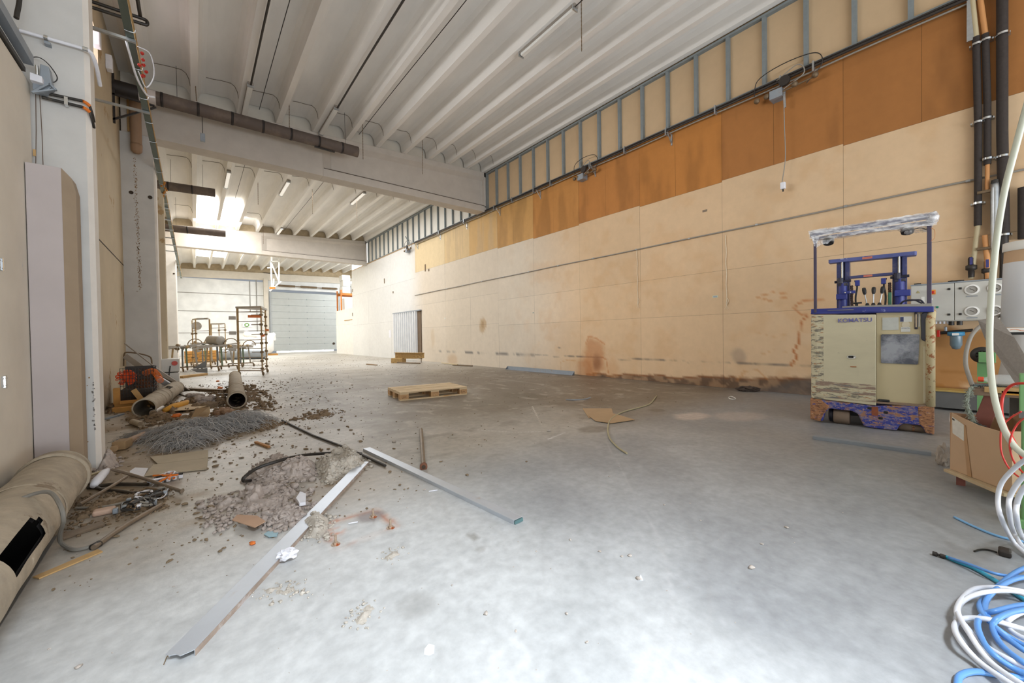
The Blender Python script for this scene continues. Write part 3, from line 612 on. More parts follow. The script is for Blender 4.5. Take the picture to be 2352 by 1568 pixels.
# mast behind the deck
MD = .85
xa, _, zt = LF(1925, 600, MD); 
for sgn, xc, in ((1, .225), (-1, .735)):
    b = MB(); b.box(xc-.062, MD, .3, xc-.025, MD+.16, 1.905); b.box(xc+.02, MD, .3, xc+.062, MD+.16, 1.905); b.box(xc-.062, MD+.07, .3, xc+.062, MD+.09, 1.905); b.build('mast_rail', M('mast_rail_blue', (64, 70, 118), .45, n=.2, ns=8, dust=((112, 106, 116), 10, .55)), fk, local=True, bevel=.003)
    MB().cyl((xc-.005, MD-.03, .3), (xc-.005, MD-.03, 1.90), .012, n=12).build('piston_rod', m_chrome, fk, local=True, smooth=True)
    MB().cyl((xc, MD-.03, .3), (xc, MD-.03, 1.64), .042, n=18).build('lift_cylinder', tblue, fk, local=True, smooth=True)
    b = MB(); b.cyl((xc-.08, MD-.04, 1.655), (xc+.08, MD-.04, 1.66), .016, n=12); b.cyl((xc-.02, MD-.06, 1.63), (xc-.02, MD-.06, 1.70), .03, n=12); b.box(xc-.045, MD-.07, 1.60, xc+.05, MD+.02, 1.635); b.build('cylinder_head', tdark, fk, local=True, bevel=.003)
    x2 = xc+sgn*.085
    MB().tube([(x2+random.uniform(-.003, .003), MD-.02, 1.3+.012*i) for i in range(26)], [.011 if i % 2 else .015 for i in range(26)], 6).build('lift_chain', M('chain_brown', (84, 66, 56), .6, .4, n=.2, ns=30), fk, local=True)
    b = MB(); b.box(xc-.06 if sgn > 0 else xc-.045, MD-.10, 1.43, xc+.045 if sgn > 0 else xc+.09, MD-.0, 1.50); b.build('cylinder_clamp', tblue, fk, local=True, bevel=.006)
    if sgn > 0:
        c_ = MB().box(xc-.0, MD-.12, 1.495, xc+.125, MD-.10, 1.53).build('hose_clamp', tblue, fk, local=True, bevel=.003)
        for dx in (.02, .07): MB().cyl((xc+dx+.01, MD-.121, 1.51), (xc+dx+.01, MD-.128, 1.51), .008, n=8).build('bolt', m_chrome, c_, local=True)
    MB().tube(spline([(x2+sgn*.04, MD-.01, 1.3), (x2+sgn*.035, MD, 1.45), (x2+sgn*.05, MD, 1.58), (x2+sgn*.03, MD, 1.66)], 5), .009, 8).build('hydraulic_hose', tblack, fk, local=True, smooth=True)
    MB().box(x2+sgn*.03, MD-.03, 1.59, x2+sgn*.075, MD+.03, 1.66).build('hose_bracket', tblue, fk, local=True, bevel=.006)
MB().box(.64, MD-.25, 1.30, .67, MD-.22, 1.47).build('green_bottle', M('green_plastic', (60, 110, 84), .4), fk, local=True, bevel=.006)
b = MB(); b.prism([(.085, MD-.03, 1.905), (.10, MD-.045, 1.90), (.86, MD-.045, 1.89), (.875, MD-.03, 1.89), (.875, MD+.10, 1.89), (.085, MD+.10, 1.905)], (0, 0, .045)); tp = b.build('mast_top_bar', M('mast_bar', (88, 96, 150), .45, n=.2, ns=7, peel=[((160, 164, 190), 8, .6)]), fk, local=True, bevel=.006)
MB().box(.41, MD-.047, 1.905, .50, MD-.044, 1.93).build('orange_mark', M('orange_mark', (206, 120, 96), .7, n=.2, ns=30), tp, local=True)
b = MB(); b.box(.285, MD-.03, 1.685, .685, MD+.03, 1.718); cb = b.build('mast_cross_bar', M('mast_bar_dark', (70, 74, 116), .5, n=.2, ns=7), fk, local=True, bevel=.004)
MB().box(.42, MD-.033, 1.69, .50, MD-.029, 1.712).build('orange_mark', M('orange_mark', (206, 120, 96), .7), cb, local=True)
MB().box(.17, MD-.1, .3, .79, MD+.2, 1.2).build('mast_carriage', tdark, fk, local=True)
# overhead guard: posts, rim, bars, film
for x0, z0, z1, t in ((.045, 1.25, 2.13, .013), (W_-.03, 1.22, 2.10, .016)):
    MB().box(x0-t, .005, z0, x0+t, .045, z1).build('guard_post', M('post_steel', (78, 72, 92), .4, .3, n=.2, ns=12), fk, local=True, bevel=.004)
b = MB(); b.box(.0, .0, 2.125, W_+.01, .05, 2.175); b.box(0, .30, 2.125, W_+.01, .34, 2.165); b.box(0, .0, 2.12, .05, .34, 2.165); b.box(W_-.04, 0, 2.12, W_+.01, .34, 2.165)
b.build('overhead_guard', M('guard_blue', (92, 94, 124), .4, n=.2, ns=8), fk, local=True, bevel=.01)
def film_mat():
    m = bpy.data.materials.new('stretch_film'); m.use_nodes = True; nt = m.node_tree; N = nt.nodes; L = nt.links
    out_ = N['Material Output']; N.remove(N['Principled BSDF']); g = N.new('ShaderNodeBsdfPrincipled'); g.inputs['Base Color'].default_value = (.86, .86, .88, 1); g.inputs['Roughness'].default_value = .15
    tr = N.new('ShaderNodeBsdfTransparent'); mx = N.new('ShaderNodeMixShader'); tc = N.new('ShaderNodeTexCoord'); mp = N.new('ShaderNodeMapping'); mp.inputs['Scale'].default_value = (3, 14, 14); L.new(tc.outputs['Object'], mp.inputs[0])
    mp.inputs['Rotation'].default_value = (0, .3, .4)
    no = N.new('ShaderNodeTexNoise'); no.inputs['Scale'].default_value = 3; no.inputs['Detail'].default_value = 5; L.new(mp.outputs[0], no.inputs['Vector'])
    r = N.new('ShaderNodeValToRGB'); r.color_ramp.elements[0].position = .40; r.color_ramp.elements[0].color = (.22,)*3+(1,); r.color_ramp.elements[1].position = .68; r.color_ramp.elements[1].color = (.85,)*3+(1,); L.new(no.outputs['Fac'], r.inputs[0])
    L.new(r.outputs[0], mx.inputs[0]); L.new(tr.outputs[0], mx.inputs[1]); L.new(g.outputs[0], mx.inputs[2]); L.new(mx.outputs[0], out_.inputs[0])
    bp = N.new('ShaderNodeBump'); bp.inputs['Strength'].default_value = .8; L.new(no.outputs['Fac'], bp.inputs['Height']); L.new(bp.outputs[0], g.inputs['Normal']); MATS['film'] = m; return m
film = film_mat()
def film_sheet(pts_top, pts_bot, n=40, m_=8, amp=.008, name='stretch_film', parent=fk):
    T = spline(pts_top, 10); B = spline(pts_bot, 10); k = min(len(T), len(B)); b = MB(); vs_ = []
    for i in range(k):
        for j in range(m_+1):
            t = j/m_; p = T[i].lerp(B[i], t); vs_.append((p.x, p.y+random.uniform(-amp, amp), p.z+random.uniform(-amp, amp)*.5))
    b.add(vs_, [(i*(m_+1)+j, (i+1)*(m_+1)+j, (i+1)*(m_+1)+j+1, i*(m_+1)+j+1) for i in range(k-1) for j in range(m_)]); return b.build(name, film, parent, local=True, smooth='all')
film_sheet([(-.012, -.01, 2.19), (.25, -.012, 2.185), (.5, -.012, 2.185), (.75, -.012, 2.185), (W_+.02, -.012, 2.18)], [(-.0, -.015, 2.09), (.22, -.01, 2.07), (.5, .0, 2.075), (.72, -.01, 2.06), (W_+.02, -.015, 2.05)])
film_sheet([(0, .0, 2.186), (.25, .0, 2.182), (.5, .0, 2.182), (.75, .0, 2.182), (W_, .0, 2.18)], [(0, .34, 2.19), (.25, .34, 2.19), (.5, .34, 2.19), (.75, .34, 2.19), (W_, .34, 2.19)], m_=14)
film_sheet([(0, .0, 2.085), (.25, .0, 2.075), (.5, .0, 2.08), (.75, .0, 2.065), (W_, .0, 2.06)], [(0, .34, 2.12), (.25, .34, 2.11), (.5, .34, 2.115), (.75, .34, 2.11), (W_, .34, 2.11)], m_=10)
film_sheet([(-.012, -.01, 2.18), (.0, -.02, 2.14), (.02, -.02, 2.1), (.045, -.02, 2.0)], [(-.0, .1, 2.18), (.03, .04, 2.14), (.08, .02, 2.1), (.05, .02, 2.0)], m_=6)
film_sheet([(.02, -.005, 2.10), (.10, .0, 2.08), (.17, .02, 2.06), (.25, .0, 2.10)], [(.045, .02, 1.98), (.10, .05, 2.02), (.17, .10, 2.04), (.25, .10, 2.10)], m_=6)
film_sheet([(.70, -.005, 2.09), (.78, .0, 2.07), (.86, .02, 2.05), (W_, .0, 2.07)], [(.72, .12, 2.07), (.78, .12, 2.02), (.86, .12, 2.02), (W_-.02, .04, 2.0)], m_=6)
b = MB(); b.blob((W_-.005, .02, 2.13), .045, .05, .06, 2, .12); b.build('film_knot', film, fk, local=True, smooth='all')
for x0 in (.155, .79):
    lm = MB().lathe([(.03, 0), (.045, .02), (.05, .05), (.052, .075), (.03, .08)], (x0, .14, 2.12), (0, -.35, -1), 18, caps=True).build('work_lamp', tgrey, fk, local=True, smooth=True)
    MB().lathe([(.048, 0), (.048, .012), (.001, .013)], (x0, .112, 2.043), (0, -.35, -1), 18).build('lamp_lens', tblack, lm, local=True)
MB().tube(spline([(.83, .12, 2.06), (.88, .06, 2.055), (.92, .03, 2.03), (W_-.03, .01, 2.04)], 6), .004, 6).build('lamp_cable', tblack, fk, local=True)
MB().tube(spline([(W_-.02, -.002, 2.03), (W_+.005, -.004, 2.0), (W_+.004, -.004, 1.93), (W_-.02, -.002, 1.90)], 6), .002, 5).build('loose_wire', M('orange_wire', (190, 120, 60), .6), fk, local=True)

# ================================================================ PALLET
m_wood = M('pallet_wood', (206, 182, 146), .8, n=.16, ns=3, stretch=(1, 8, 8), peel=[((196, 148, 92), 2, .62)])
m_woode = M('pallet_chip', (192, 152, 108), .85, n=.25, ns=40)
pa, pb = F(919, 921), F(1071, 906); pe = (pb-pa); pe.z = 0; pl = pe.length; pe.normalize(); pn_ = Vector((-pe.y, pe.x, 0))
MP_ = Matrix(((pe.x, pn_.x, 0, pa.x), (pe.y, pn_.y, 0, pa.y), (0, 0, 1, 0), (0, 0, 0, 1)))
pt = thing('wooden_pallet', 'pale wooden pallet lying alone in the middle of the floor', 'pallet', mat4=MP_)
LX, LY = 1.2, .8
for y in (0, .3275, .655):
    MB().box(0, y, 0, LX, y+.145 if y else .10, .022).build('bottom_board', m_wood, pt, local=True, bevel=.003)
    for x in (0, .5275, 1.055): MB().box(x, y, .022, x+.145, y+(.145 if y else .10), .1).build('block', m_woode, pt, local=True, bevel=.003)
for x in (0, .5275, 1.055): MB().box(x, 0, .1, x+.145, LY, .122).build('stringer', m_wood, pt, local=True, bevel=.002)
for y, w_ in ((0, .145), (.165, .12), (.33, .145), (.51, .10), (.655, .145)): MB().box(0, y, .122, LX, y+w_, .144).build('deck_board', m_wood, pt, local=True, bevel=.003)
m_ink = M('stamp_ink', (96, 66, 48), .9)
text_mesh('UIC', .05, m_ink, pt, MP_ @ Vector((.028, -.001, .042)), pe, (0, 0, 1), 'stamp', .0004); text_mesh('EUR', .04, m_ink, pt, MP_ @ Vector((1.085, -.001, .045)), pe, (0, 0, 1), 'stamp', .0004)
MB().tube([Vector((1.127+.055*math.cos(a), -.001, .060+.034*math.sin(a))) for a in np.linspace(0, 2*PI, 24)[:-1]], .0014, 4, closed=True).build('stamp', m_ink, pt, local=True)
MB().tube([(.56, -.001, .03), (.64, -.001, .03), (.64, -.001, .085), (.56, -.001, .085)], .0012, 4, closed=True).build('stamp', m_ink, pt, local=True)

# ================================================================ STEEL CHANNELS, ROD, TUBE, HOSE ON THE FLOOR
m_galv = M('galvanised_sheet', (206, 212, 220), .38, .55, n=.07, ns=5, dust=((190, 180, 170), 6, .62))
m_galvd = M('galvanised_dull', (152, 160, 168), .5, .3, n=.1, ns=6, dust=((150, 140, 128), 6, .56))
def channel(name, uv0, uv1, w_, h, lab, mat, grp=None, z=0., lip=True, tilt=0):
    """shallow U channel lying open side down, ends at floor pixels uv0, uv1 (centre line)"""
    p, q = F(*uv0, z), F(*uv1, z); d = (q-p).normalized(); s_ = Vector((-d.y, d.x, 0)); b = MB(); t = .0025; u = Vector((0, 0, 1))
    prof = [(-w_/2, 0), (-w_/2, h), (w_/2, h), (w_/2, 0), (w_/2-t, 0), (w_/2-t, h-t), (-w_/2+t, h-t), (-w_/2+t, 0)]
    b.prism([p+s_*a+u*(c+z) for a, c in prof], q-p)
    return tag(b.build(name, mat, bevel=.001), lab, 'metal channel', grp), p, q, d, s_
o1, p, q, d, s_ = channel('steel_channel', (418, 1508), (836, 1066), .082, .022, 'long pale galvanised steel channel in the foreground with dust and crumpled paper on it', m_galv)
u_ = Vector((0, 0, .0205)); b = MB(); b.prism([p+s_*.041+u_, p+s_*.041-d*.012+u_, p+s_*.025-d*.02+u_, p+s_*.004-d*.016+u_, p-s_*.012-d*.024+u_, p-s_*.03-d*.01+u_, p-s_*.041+u_], (0, 0, .002)); b.build('torn_end', m_galv, o1)
MB().tube([p+s_*.036+Vector((0, 0, .018)), p+s_*.04-d*.01+Vector((0, 0, .01)), p+s_*.034-d*.03+Vector((0, 0, .002))], .0015, 5).build('bent_wire', m_spr if 'm_spr' in globals() else m_galvd, o1)
MB().prism([p-s_*.0415, p-s_*.0415+Vector((0, 0, .021)), q-s_*.0415+Vector((0, 0, .021)), q-s_*.0415], -s_*.001).build('dusty_edge', M('dusty_edge', (168, 150, 136), .8, n=.3, ns=18, dust=((206, 206, 210), 9, .55)), o1)
o2, p, q, d, s_ = channel('steel_channel', (1190, 1200), (842, 1034), .066, .024, 'galvanised steel channel pointing right, its end turned towards the camera', m_galv)
b = MB(); b.prism([p+s_*.031+Vector((0, 0, .002)), p-s_*.031+Vector((0, 0, .002)), p-s_*.031+Vector((0, 0, .02)), p+s_*.031+Vector((0, 0, .02))], -d*.008); b.build('end_cap', M('teal_end', (96, 130, 132), .4, .3), o2)
channel('steel_channel', (1868, 1007), (2139, 1045), .07, .03, 'blue-grey steel channel lying in front of the reach truck', m_galvd)
p, q = PX(1191, 848, 7.55), PX(1325, 858, 7.62); p.z = q.z = 0
def lprof(name, p, q, w_, h, mat, lab, cat, grp=None):
    d = (q-p).normalized(); s_ = Vector((-d.y, d.x, 0)); u = Vector((0, 0, 1)); t = .004
    return tag(MB().prism([p, p+s_*w_, p+s_*w_+u*t, p+s_*t+u*t, p+s_*t+u*h, p+u*h], q-p).build(name, mat), lab, cat, grp)
lprof('angle_profile', Vector((7.60, 9.72, 0.002)), Vector((7.62, 6.95, 0.002)), -.09, .10, m_galvd, 'grey steel angle lying along the foot of the beige wall', 'metal profile')
m_blk = M('black_rubber', (44, 40, 36), .5, n=.15, ns=10, dust=((120, 108, 92), 9, .6))
m_rod = M('dark_rod', (74, 66, 56), .5, .4, n=.2, ns=10)
tag(MB().tube([F(u, v, .014) for u, v in ((648, 965), (720, 1000), (800, 1030), (885, 1069))], .011, 8).build('black_pipe', m_blk, smooth=True), 'thin straight black pipe running from the debris towards the channels', 'pipe')
tag(MB().tube(on_floor([(832, 1042), (800, 1040), (745, 1041), (690, 1046), (640, 1058), (590, 1075), (562, 1095), (560, 1104), (575, 1103)], .012, 6, [0, .02, .05, .09, .115, .10, .07, .04, .01]), .012, 8).build('rubber_hose', m_blk, smooth=True), 'black rubber hose curving over the lint piles', 'hose')
m_stl = M('steel_tube', (138, 122, 104), .5, .4, n=.2, ns=10)
st_ = MB().tube([F(967, 986, .022), F(973, 1072, .022)], .018, 14).build('steel_tube', m_stl, smooth=True); tag(st_, 'short rusty steel tube pointing at the camera, alone on the floor', 'tube')
p = F(973, 1072, .022); dd = (F(973, 1072, .022)-F(967, 986, .022)).normalized()
MB().lathe([(.03, -.025), (.03, 0), (.016, .002), (.016, -.02)], p, dd, 14).build('collar', M('rust_red', (128, 84, 62), .7, .3, n=.2), st_, smooth=True)
MB().lathe([(.016, .001), (.001, .0015)], p, dd, 14).build('bore', m_joint, st_)
# anchor bolts in the rust frame
m_bolt = M('anchor_bolt', (190, 170, 150), .5, .5, n=.2, ns=30, peel=[((176, 96, 52), 20, .55)])
for i, (u, v) in enumerate(((857, 1187), (897, 1212), (771, 1250))):
    p = F(u, v); t = thing('anchor_bolt', ('anchor bolt at the back corner of the rust frame', 'anchor bolt at the right corner of the rust frame', 'anchor bolt at the front corner of the rust frame')[i], 'bolt', p, group='anchor bolts left in the rust frame')
    MB().lathe([(.001, 0), (.022, 0), (.022, .003), (.001, .004)], (0, 0, 0), n=14).build('washer', m_bolt, t, local=True); MB().lathe([(.001, .003), (.013, .003), (.013, .013), (.001, .014)], (0, 0, 0), n=6).build('nut', m_bolt, t, local=True)
    MB().tube([(0, 0, .01+.003*k_) for k_ in range(14)], [.0068 if k_ % 2 else .0058 for k_ in range(14)], 8).build('threaded_stud', m_bolt, t, local=True)
# crumpled paper
m_paper = M('white_paper', (232, 232, 238), .75, n=.05, ns=20)
b = MB(); b.blob((0, 0, 0), 1, 1, 1, 2, .42); p = F(660, 1272, .03); b.v = [(p.x+x*.036, p.y+y*.03, p.z+z*.022) for x, y, z in b.v]
tag(b.build('crumpled_paper', m_paper), 'crumpled white paper ball leaning on the long channel', 'paper')

# ================================================================ DUCT PIECES ON THE FLOOR
m_duct = M('dusty_duct', (178, 165, 145), .85, n=.22, ns=9, bump=.6, bs=34, peel=[((140, 124, 104), 4, .60), ((206, 196, 176), 9, .66)])
m_ductin = M('duct_inside', (150, 138, 120), .45, .5, n=.15, ns=5)
m_ductdk = M('duct_dark_inside', (22, 18, 20), .9, n=.2, ns=10)  # near-black lining colour for the big duct
def duct(name, p, q, r, lab, mat, hole=None, seams=(), rims=(), inner=m_ductin, grp=None, n=40, parts=True):
    """hollow duct from p to q; hole = (t0, t1, angle0, angle1) cut through the shell"""
    p, q = Vector(p), Vector(q); d = (q-p); Ln = d.length; d.normalize(); a = Vector((0, 0, 1)); a = (a-d*a.dot(d)).normalized(); b_ = d.cross(a)
    root = thing(name, lab, 'duct', p-a*r, group=grp)
    for rad, nm, mt in ((r, 'shell', mat), (r-.012, 'lining', inner)):
        m_ = 44; mb = MB(); vs_ = []
        for i in range(m_+1):
            for j in range(n):
                an = 2*PI*j/n; rr = rad*(1+.012*math.sin(i*.9+j*.3)*(nm == 'shell')); vs_.append(p+d*Ln*i/m_+(a*math.cos(an)+b_*math.sin(an))*rr)
        fs = []
        for i in range(m_):
            for j in range(n):
                if hole and hole[0] <= (i+.5)/m_ <= hole[1]+(.03 if j % 3 == 0 else 0) and hole[2] <= math.degrees(2*PI*(j+.5)/n) <= hole[3]: continue
                fs.append((i*n+j, (i+1)*n+j, (i+1)*n+(j+1) % n, i*n+(j+1) % n))
        mb.add(vs_, fs); mb.build(nm, mt, root, smooth='all')
    for t in (0, 1): MB().lathe([(r, 0), (r+.006, .004), (r+.006, -.004), (r-.012, 0)], p+d*Ln*t, d, n).build('end_rim', mat, root, smooth='all')
    for t in seams: MB().lathe([(r+.001, -.006), (r+.008, 0), (r+.001, .006)], p+d*Ln*t, d, n).build('seam_band', mat, root, smooth='all')
    for t, w_ in rims: MB().lathe([(r+.001, -w_), (r+.014, -w_), (r+.014, w_), (r+.001, w_)], p+d*Ln*t, d, n).build('collar', mat, root, smooth='all')
    return root, p, d, Ln, a, b_
rA = .155
dA, p, d, Ln, a, b_ = duct('duct_piece', (-.66, 1.55, rA), (-.738, 3.98, rA), rA, 'big dusty duct with a black rectangular hole, at the left edge', m_duct, hole=(.29, .47, 44, 84), seams=(.66,), rims=((.95, .03),), inner=m_ductdk)
b = MB(); b.tube([F(u, v, z) for u, v, z in ((5, 1172, .2), (60, 1140, .30), (115, 1130, .31), (138, 1160, .29), (150, 1190, .25), (138, 1225, .14), (140, 1250, .05), (170, 1262, .012), (215, 1253, .012))], .009, 8)
c_ = MB().tube(spline([F(u, v, z) for u, v, z in ((5, 1172, .26), (60, 1140, .30), (112, 1130, .31), (138, 1160, .27), (146, 1195, .20), (138, 1225, .10), (142, 1248, .02), (172, 1262, .012), (215, 1253, .012))], 8), .009, 8).build('grey_hose', M('hose_grey', (128, 124, 116), .6, n=.1, ns=20), smooth=True); tag(c_, 'grey hose draped over the big duct at the left', 'hose')
rB = .125
duct('duct_piece', F(318, 960, 0)+Vector((.06, .02, rB)), F(418, 903, 0)+Vector((-.09, -.1, rB)), rB, 'open dusty duct piece lying by the crate, a square hole cut in its top', m_duct, hole=(.50, .66, 0, 36), seams=(.28, .4), rims=((.5, .01),), inner=m_ductin)
p1, p2 = F(545, 938, 0)+Vector((0, .02, .125)), F(540, 874, 0)+Vector((0, 0, .125))
duct('duct_piece', p1, p2, .12, 'dusty spiral duct piece lying end on towards the camera', m_duct, seams=(.3,), rims=((.02, .006),), inner=M('duct_dark', (92, 76, 70), .7, n=.2))

# ================================================================ SUSPENDED DUCTS
m_fab = M('hanging_duct', (94, 82, 75), .75, n=.1, ns=3, dust=((112, 98, 86), 2.5, .5))
m_band = M('black_band', (40, 34, 32), .6, n=.1)
def hang(name, y, z0, x0, x1, z1, r, bands, lab, mat, grp):
    p, q = Vector((x0, y, z0)), Vector((x1, y, z1)); d = (q-p).normalized(); t = thing(name, lab, 'duct', p, group=grp)
    MB().lathe([(r, 0), (r, (q-p).length)], p, d, 28).build('tube', mat, t, smooth='all'); MB().lathe([(r, 0), (r-.012, 0), (r-.012, .25), (.001, .25)], q, -d, 28).build('open_end', m_band, t, smooth=True)
    for bx in bands:
        tt = (bx-x0)/(x1-x0); MB().lathe([(r+.001, -.022), (r+.006, -.022), (r+.006, .022), (r+.001, .022)], p+(q-p)*tt, d, 28).build('clamp_band', m_band, t, smooth='all')
    for hx in (x0+.55, x1-.3): MB().cyl((hx, y, z0+r-.01), (hx, y, ZR(hx)+.3), .004, n=5).build('hanger_rod', m_band, t)
    return t
yd = 10.2
bx = [PY(u, v, yd).x for u, v in ((372, 230), (455, 248), (533, 270), (604, 290), (668, 305), (732, 325), (785, 342))]
t = hang('ventilation_duct', yd, 5.70, -.72, 3.30, 5.72, .125, bx, 'long brown duct with black bands hanging in front of the near beam', m_fab, 'ducts hanging from the ceiling')
MB().lathe([(.001, 0), (.128, 0), (.128, .36), (.1, .36)], (-1.06, yd, 5.70), (1, 0, 0), 24).build('black_end', m_band, t, smooth=True)
MB().lathe([(.13, 0), (.13, .24)], (-.86+.14, yd, 5.70), (1, 0, 0), 24).build('white_sleeve', M('white_sleeve', (206, 196, 190), .5, n=.1, ns=8), t, smooth=True)
b = MB(); b.bar((XL, yd-.1, 5.52), (-.5, yd-.1, 5.50), .03, .03); b.bar((XL, yd-.1, 5.0+.06), (-.48, yd-.1, 5.48), .03, .03); b.bar((XL+.02, yd-.1, 5.9), (XL+.02, yd-.1, 5.0), .03, .03); b.build('wall_bracket', m_band, t)
MB().bar((2.3, yd, 5.57), (2.75, yd, 5.565), .05, .02).build('clip', m_band, t)
p = PY(465, 295, yd); q_ = PY(465, 318, yd)
MB().cyl((p.x, yd, 5.62), (p.x, yd, p.z-.12), .006, n=6).build('drop_cable', m_band, t); MB().box(p.x-.04, yd-.03, q_.z-.06, p.x+.04, yd+.03, q_.z+.10).build('switch_box', m_galvd, t, bevel=.006)
z2 = PY(440, 436, 15.5).z
hang('ventilation_duct', 15.5, PY(382, 428, 15.5).z, -1.0, PY(494, 443, 15.5).x, PY(494, 443, 15.5).z, .125, [PY(386, 430, 15.5).x, PY(441, 438, 15.5).x], 'short brown duct under the ceiling of the middle bay', m_fab, 'ducts hanging from the ceiling')
hang('ventilation_duct', 19.5, PY(378, 523, 19.5).z, -1.0, PY(518, 537, 19.5).x, PY(518, 537, 19.5).z, .13, [PY(430, 528, 19.5).x], 'brown duct under the ceiling in front of the second beam', m_fab, 'ducts hanging from the ceiling')
# brown vertical pipe on the second column
p = PY(308, 165, 10.75); q_ = PY(309, 350, 10.75)
t = thing('drain_pipe', 'brown vertical pipe ending on the second column', 'pipe', (p.x, 10.78, q_.z)); m_bp = M('brown_pipe', (160, 130, 104), .7, n=.15, ns=5, stretch=(1, 1, .3))
MB().lathe([(.085, q_.z+.12), (.085, 6.0)], (p.x, 10.80, 0), n=24).build('pipe', m_bp, t, smooth='all'); MB().lathe([(.001, q_.z), (.05, q_.z+.01), (.085, q_.z+.05), (.09, q_.z+.14), (.09, q_.z+.19), (.086, q_.z+.19)], (p.x, 10.80, 0), n=24).build('end_cap', m_bp, t, smooth='all')
MB().cyl((p.x-.115, 10.9, q_.z+.45), (p.x-.115, 10.9, p.z-.2), .018, n=8).build('side_tube', m_ledge, t)

# ================================================================ CABLE TRAY
m_tray = M('tray_steel', (106, 118, 112), .5, .4, n=.2, ns=6, stretch=(1, .3, 1))
XT, ZT = -.47, 4.55
t = thing('cable_tray', 'long narrow grey cable tray running along the left columns', 'cable tray', (XT, 2, ZT))
b = MB(); b.box(XT-.07, 1.5, ZT, XT+.0, 29, ZT+.006); b.box(XT-.075, 1.5, ZT, XT-.07, 29, ZT+.05); b.build('tray', m_tray, t)
MB().tube([(XT, 1.5+.7*i, ZT+.05+.005*(i % 2)) for i in range(40)], .014, 6).build('cable', m_ledge, t); MB().tube([(XT-.03, 1.5+.7*i, ZT+.03) for i in range(40)], .016, 6).build('cable', m_blk, t)
for i in range(24): MB().tube([(XT-.075, 3+i*.8, ZT-.004), (XT-.03, 3+i*.8, ZT-.008), (XT+.014, 3+i*.8, ZT-.002), (XT+.022, 3+i*.8, ZT+.04)], .004, 5).build('cable_tie', m_zinc, t)
for y in (8.2, 6.35, 12.5, 13.8, 15.1, 16.4, 17.7, 19.0, 20.3, 24, 26, 28):
    m_ = m_zinc; MB().bar((XL+.004, y, ZT-.02), (XT+.01, y, ZT-.02), .035, .03).build('support_arm', m_, t)
    MB().box(XL+.002, y-.03, ZT-.08, XL+.012, y+.03, ZT+.06).build('arm_plate', m_, t)
MB().tube(spline([(XT+.01, 6.5, ZT+.02), (XT+.12, 6.55, ZT+.0), (XT+.14, 6.75, ZT-.14), (XT+.06, 6.8, ZT-.3), (XT, 6.65, ZT-.2)], 8), .006, 6).build('loose_cable', m_paper, t); 
MB().tube(spline([(XT-.08, 6.4, ZT-.0), (XT-.06, 6.5, ZT-.1), (XT-.02, 6.75, ZT-.24), (XT+.05, 7.0, ZT-.30), (XT+.12, 7.1, ZT-.26)], 8), .012, 6).build('white_conduit', m_paper, t)
m_red = M('red_flowers', (190, 44, 30), .6)
for i in range(7): MB().blob((XT+.03+random.uniform(-.03, .03), 6.55+.09*i, ZT-.02-.03*(i % 3)), .02, .02, .02, 1).build('red_connector', m_red, t)
for i in range(9): MB().blob((XT+random.uniform(-.05, .05), 11.6+.14*i, ZT-.02), .022, .022, .022, 1).build('orange_connector', M('orange_bit', (196, 130, 50), .7), t)
# dark pipes at the top left
b = MB(); 
t = thing('pipe_pair', 'pair of black pipes crossing to the cable tray at the top left', 'pipe', (XL, 7, 5.1)); 
for z in (0, -.07): MB().tube([(XL, 7, 5.20+z), (XT+.02, 7, 5.22+z)], .02, 8).build('pipe', m_blk, t)
MB().tube(spline([(XT+.02, 7, 5.22), (XT+.07, 7, 5.21), (XT+.07, 7, 5.16), (XT+.02, 7, 5.15)], 6), .02, 8).build('bend', m_blk, t)
MB().cyl((XT+.01, 4, 5.24), (XT+.01, 7.0, 5.24), .02, n=8).build('pipe', m_blk, t)
# white box lamps on the left wall
for i, (u, v, y) in enumerate(((220, 88, 8.9), (249, 145, 9.9))):
    p = PX(u, v, XL+.03); tag(MB().box(XL, p.y-.07, p.z-.12, XL+.08, p.y+.07, p.z+.12).build('junction_box', m_paper, bevel=.01), ('larger', 'smaller')[i]+' white junction box high on the left wall', 'box', 'junction boxes on the left wall')

# ---- near column: casing, conduits, door motor, wires
m_cas = M('casing_paint', (188, 178, 176), .7, n=.08, ns=2, peel=[])
m_cas2 = M('casing_side', (168, 150, 128), .75, n=.1, ns=3)
zt = 2.33
t = thing('steel_casing', 'tall lilac-grey boxed casing in front of the nearest column', 'casing', (-.82, 4.5, 0))
MB().box(-.915, 4.36, 0, -.742, 4.59, zt).build('front_panel', m_cas, t, bevel=.003)
MB().prism([(-.742, 4.36, 0), (-.742, 4.36, zt), (-.70, 4.42, zt-.05), (-.685, 4.45, zt-.14), (-.685, 4.45, 0)], (0, .14, 0)).build('side_panel', m_cas2, t)
t = thing('steel_casing', 'beige casing behind the second column', 'casing', (-.5, 11.6, 0)); 
MB().prism([(-.60, 11.5, 0), (-.60, 11.5, 4.35), (-.53, 11.5, 4.35), (-.465, 11.5, 4.2), (-.465, 11.5, 0)], (0, .3, 0)).build('panel', m_wl, t, bevel=.003)
t = thing('conduit', 'white conduit clamped across the nearest column', 'pipe', (-.8, 4.58, 3.34))
a1, a2 = PY(38, 68, 4.57), PY(196, 113, 4.57); MB().cyl(a1, a2, .012, n=10).build('tube', m_paper, t, smooth=True); pc = PY(106, 88, 4.57)
MB().lathe([(.014, -.01), (.022, -.01), (.022, .01), (.014, .01)], pc, (1, 0, 0), 14).build('clamp', m_chrome, t); MB().box(pc.x-.012, 4.57, pc.z-.04, pc.x+.02, 4.62, pc.z-.02).build('clamp_foot', m_galvd, t)
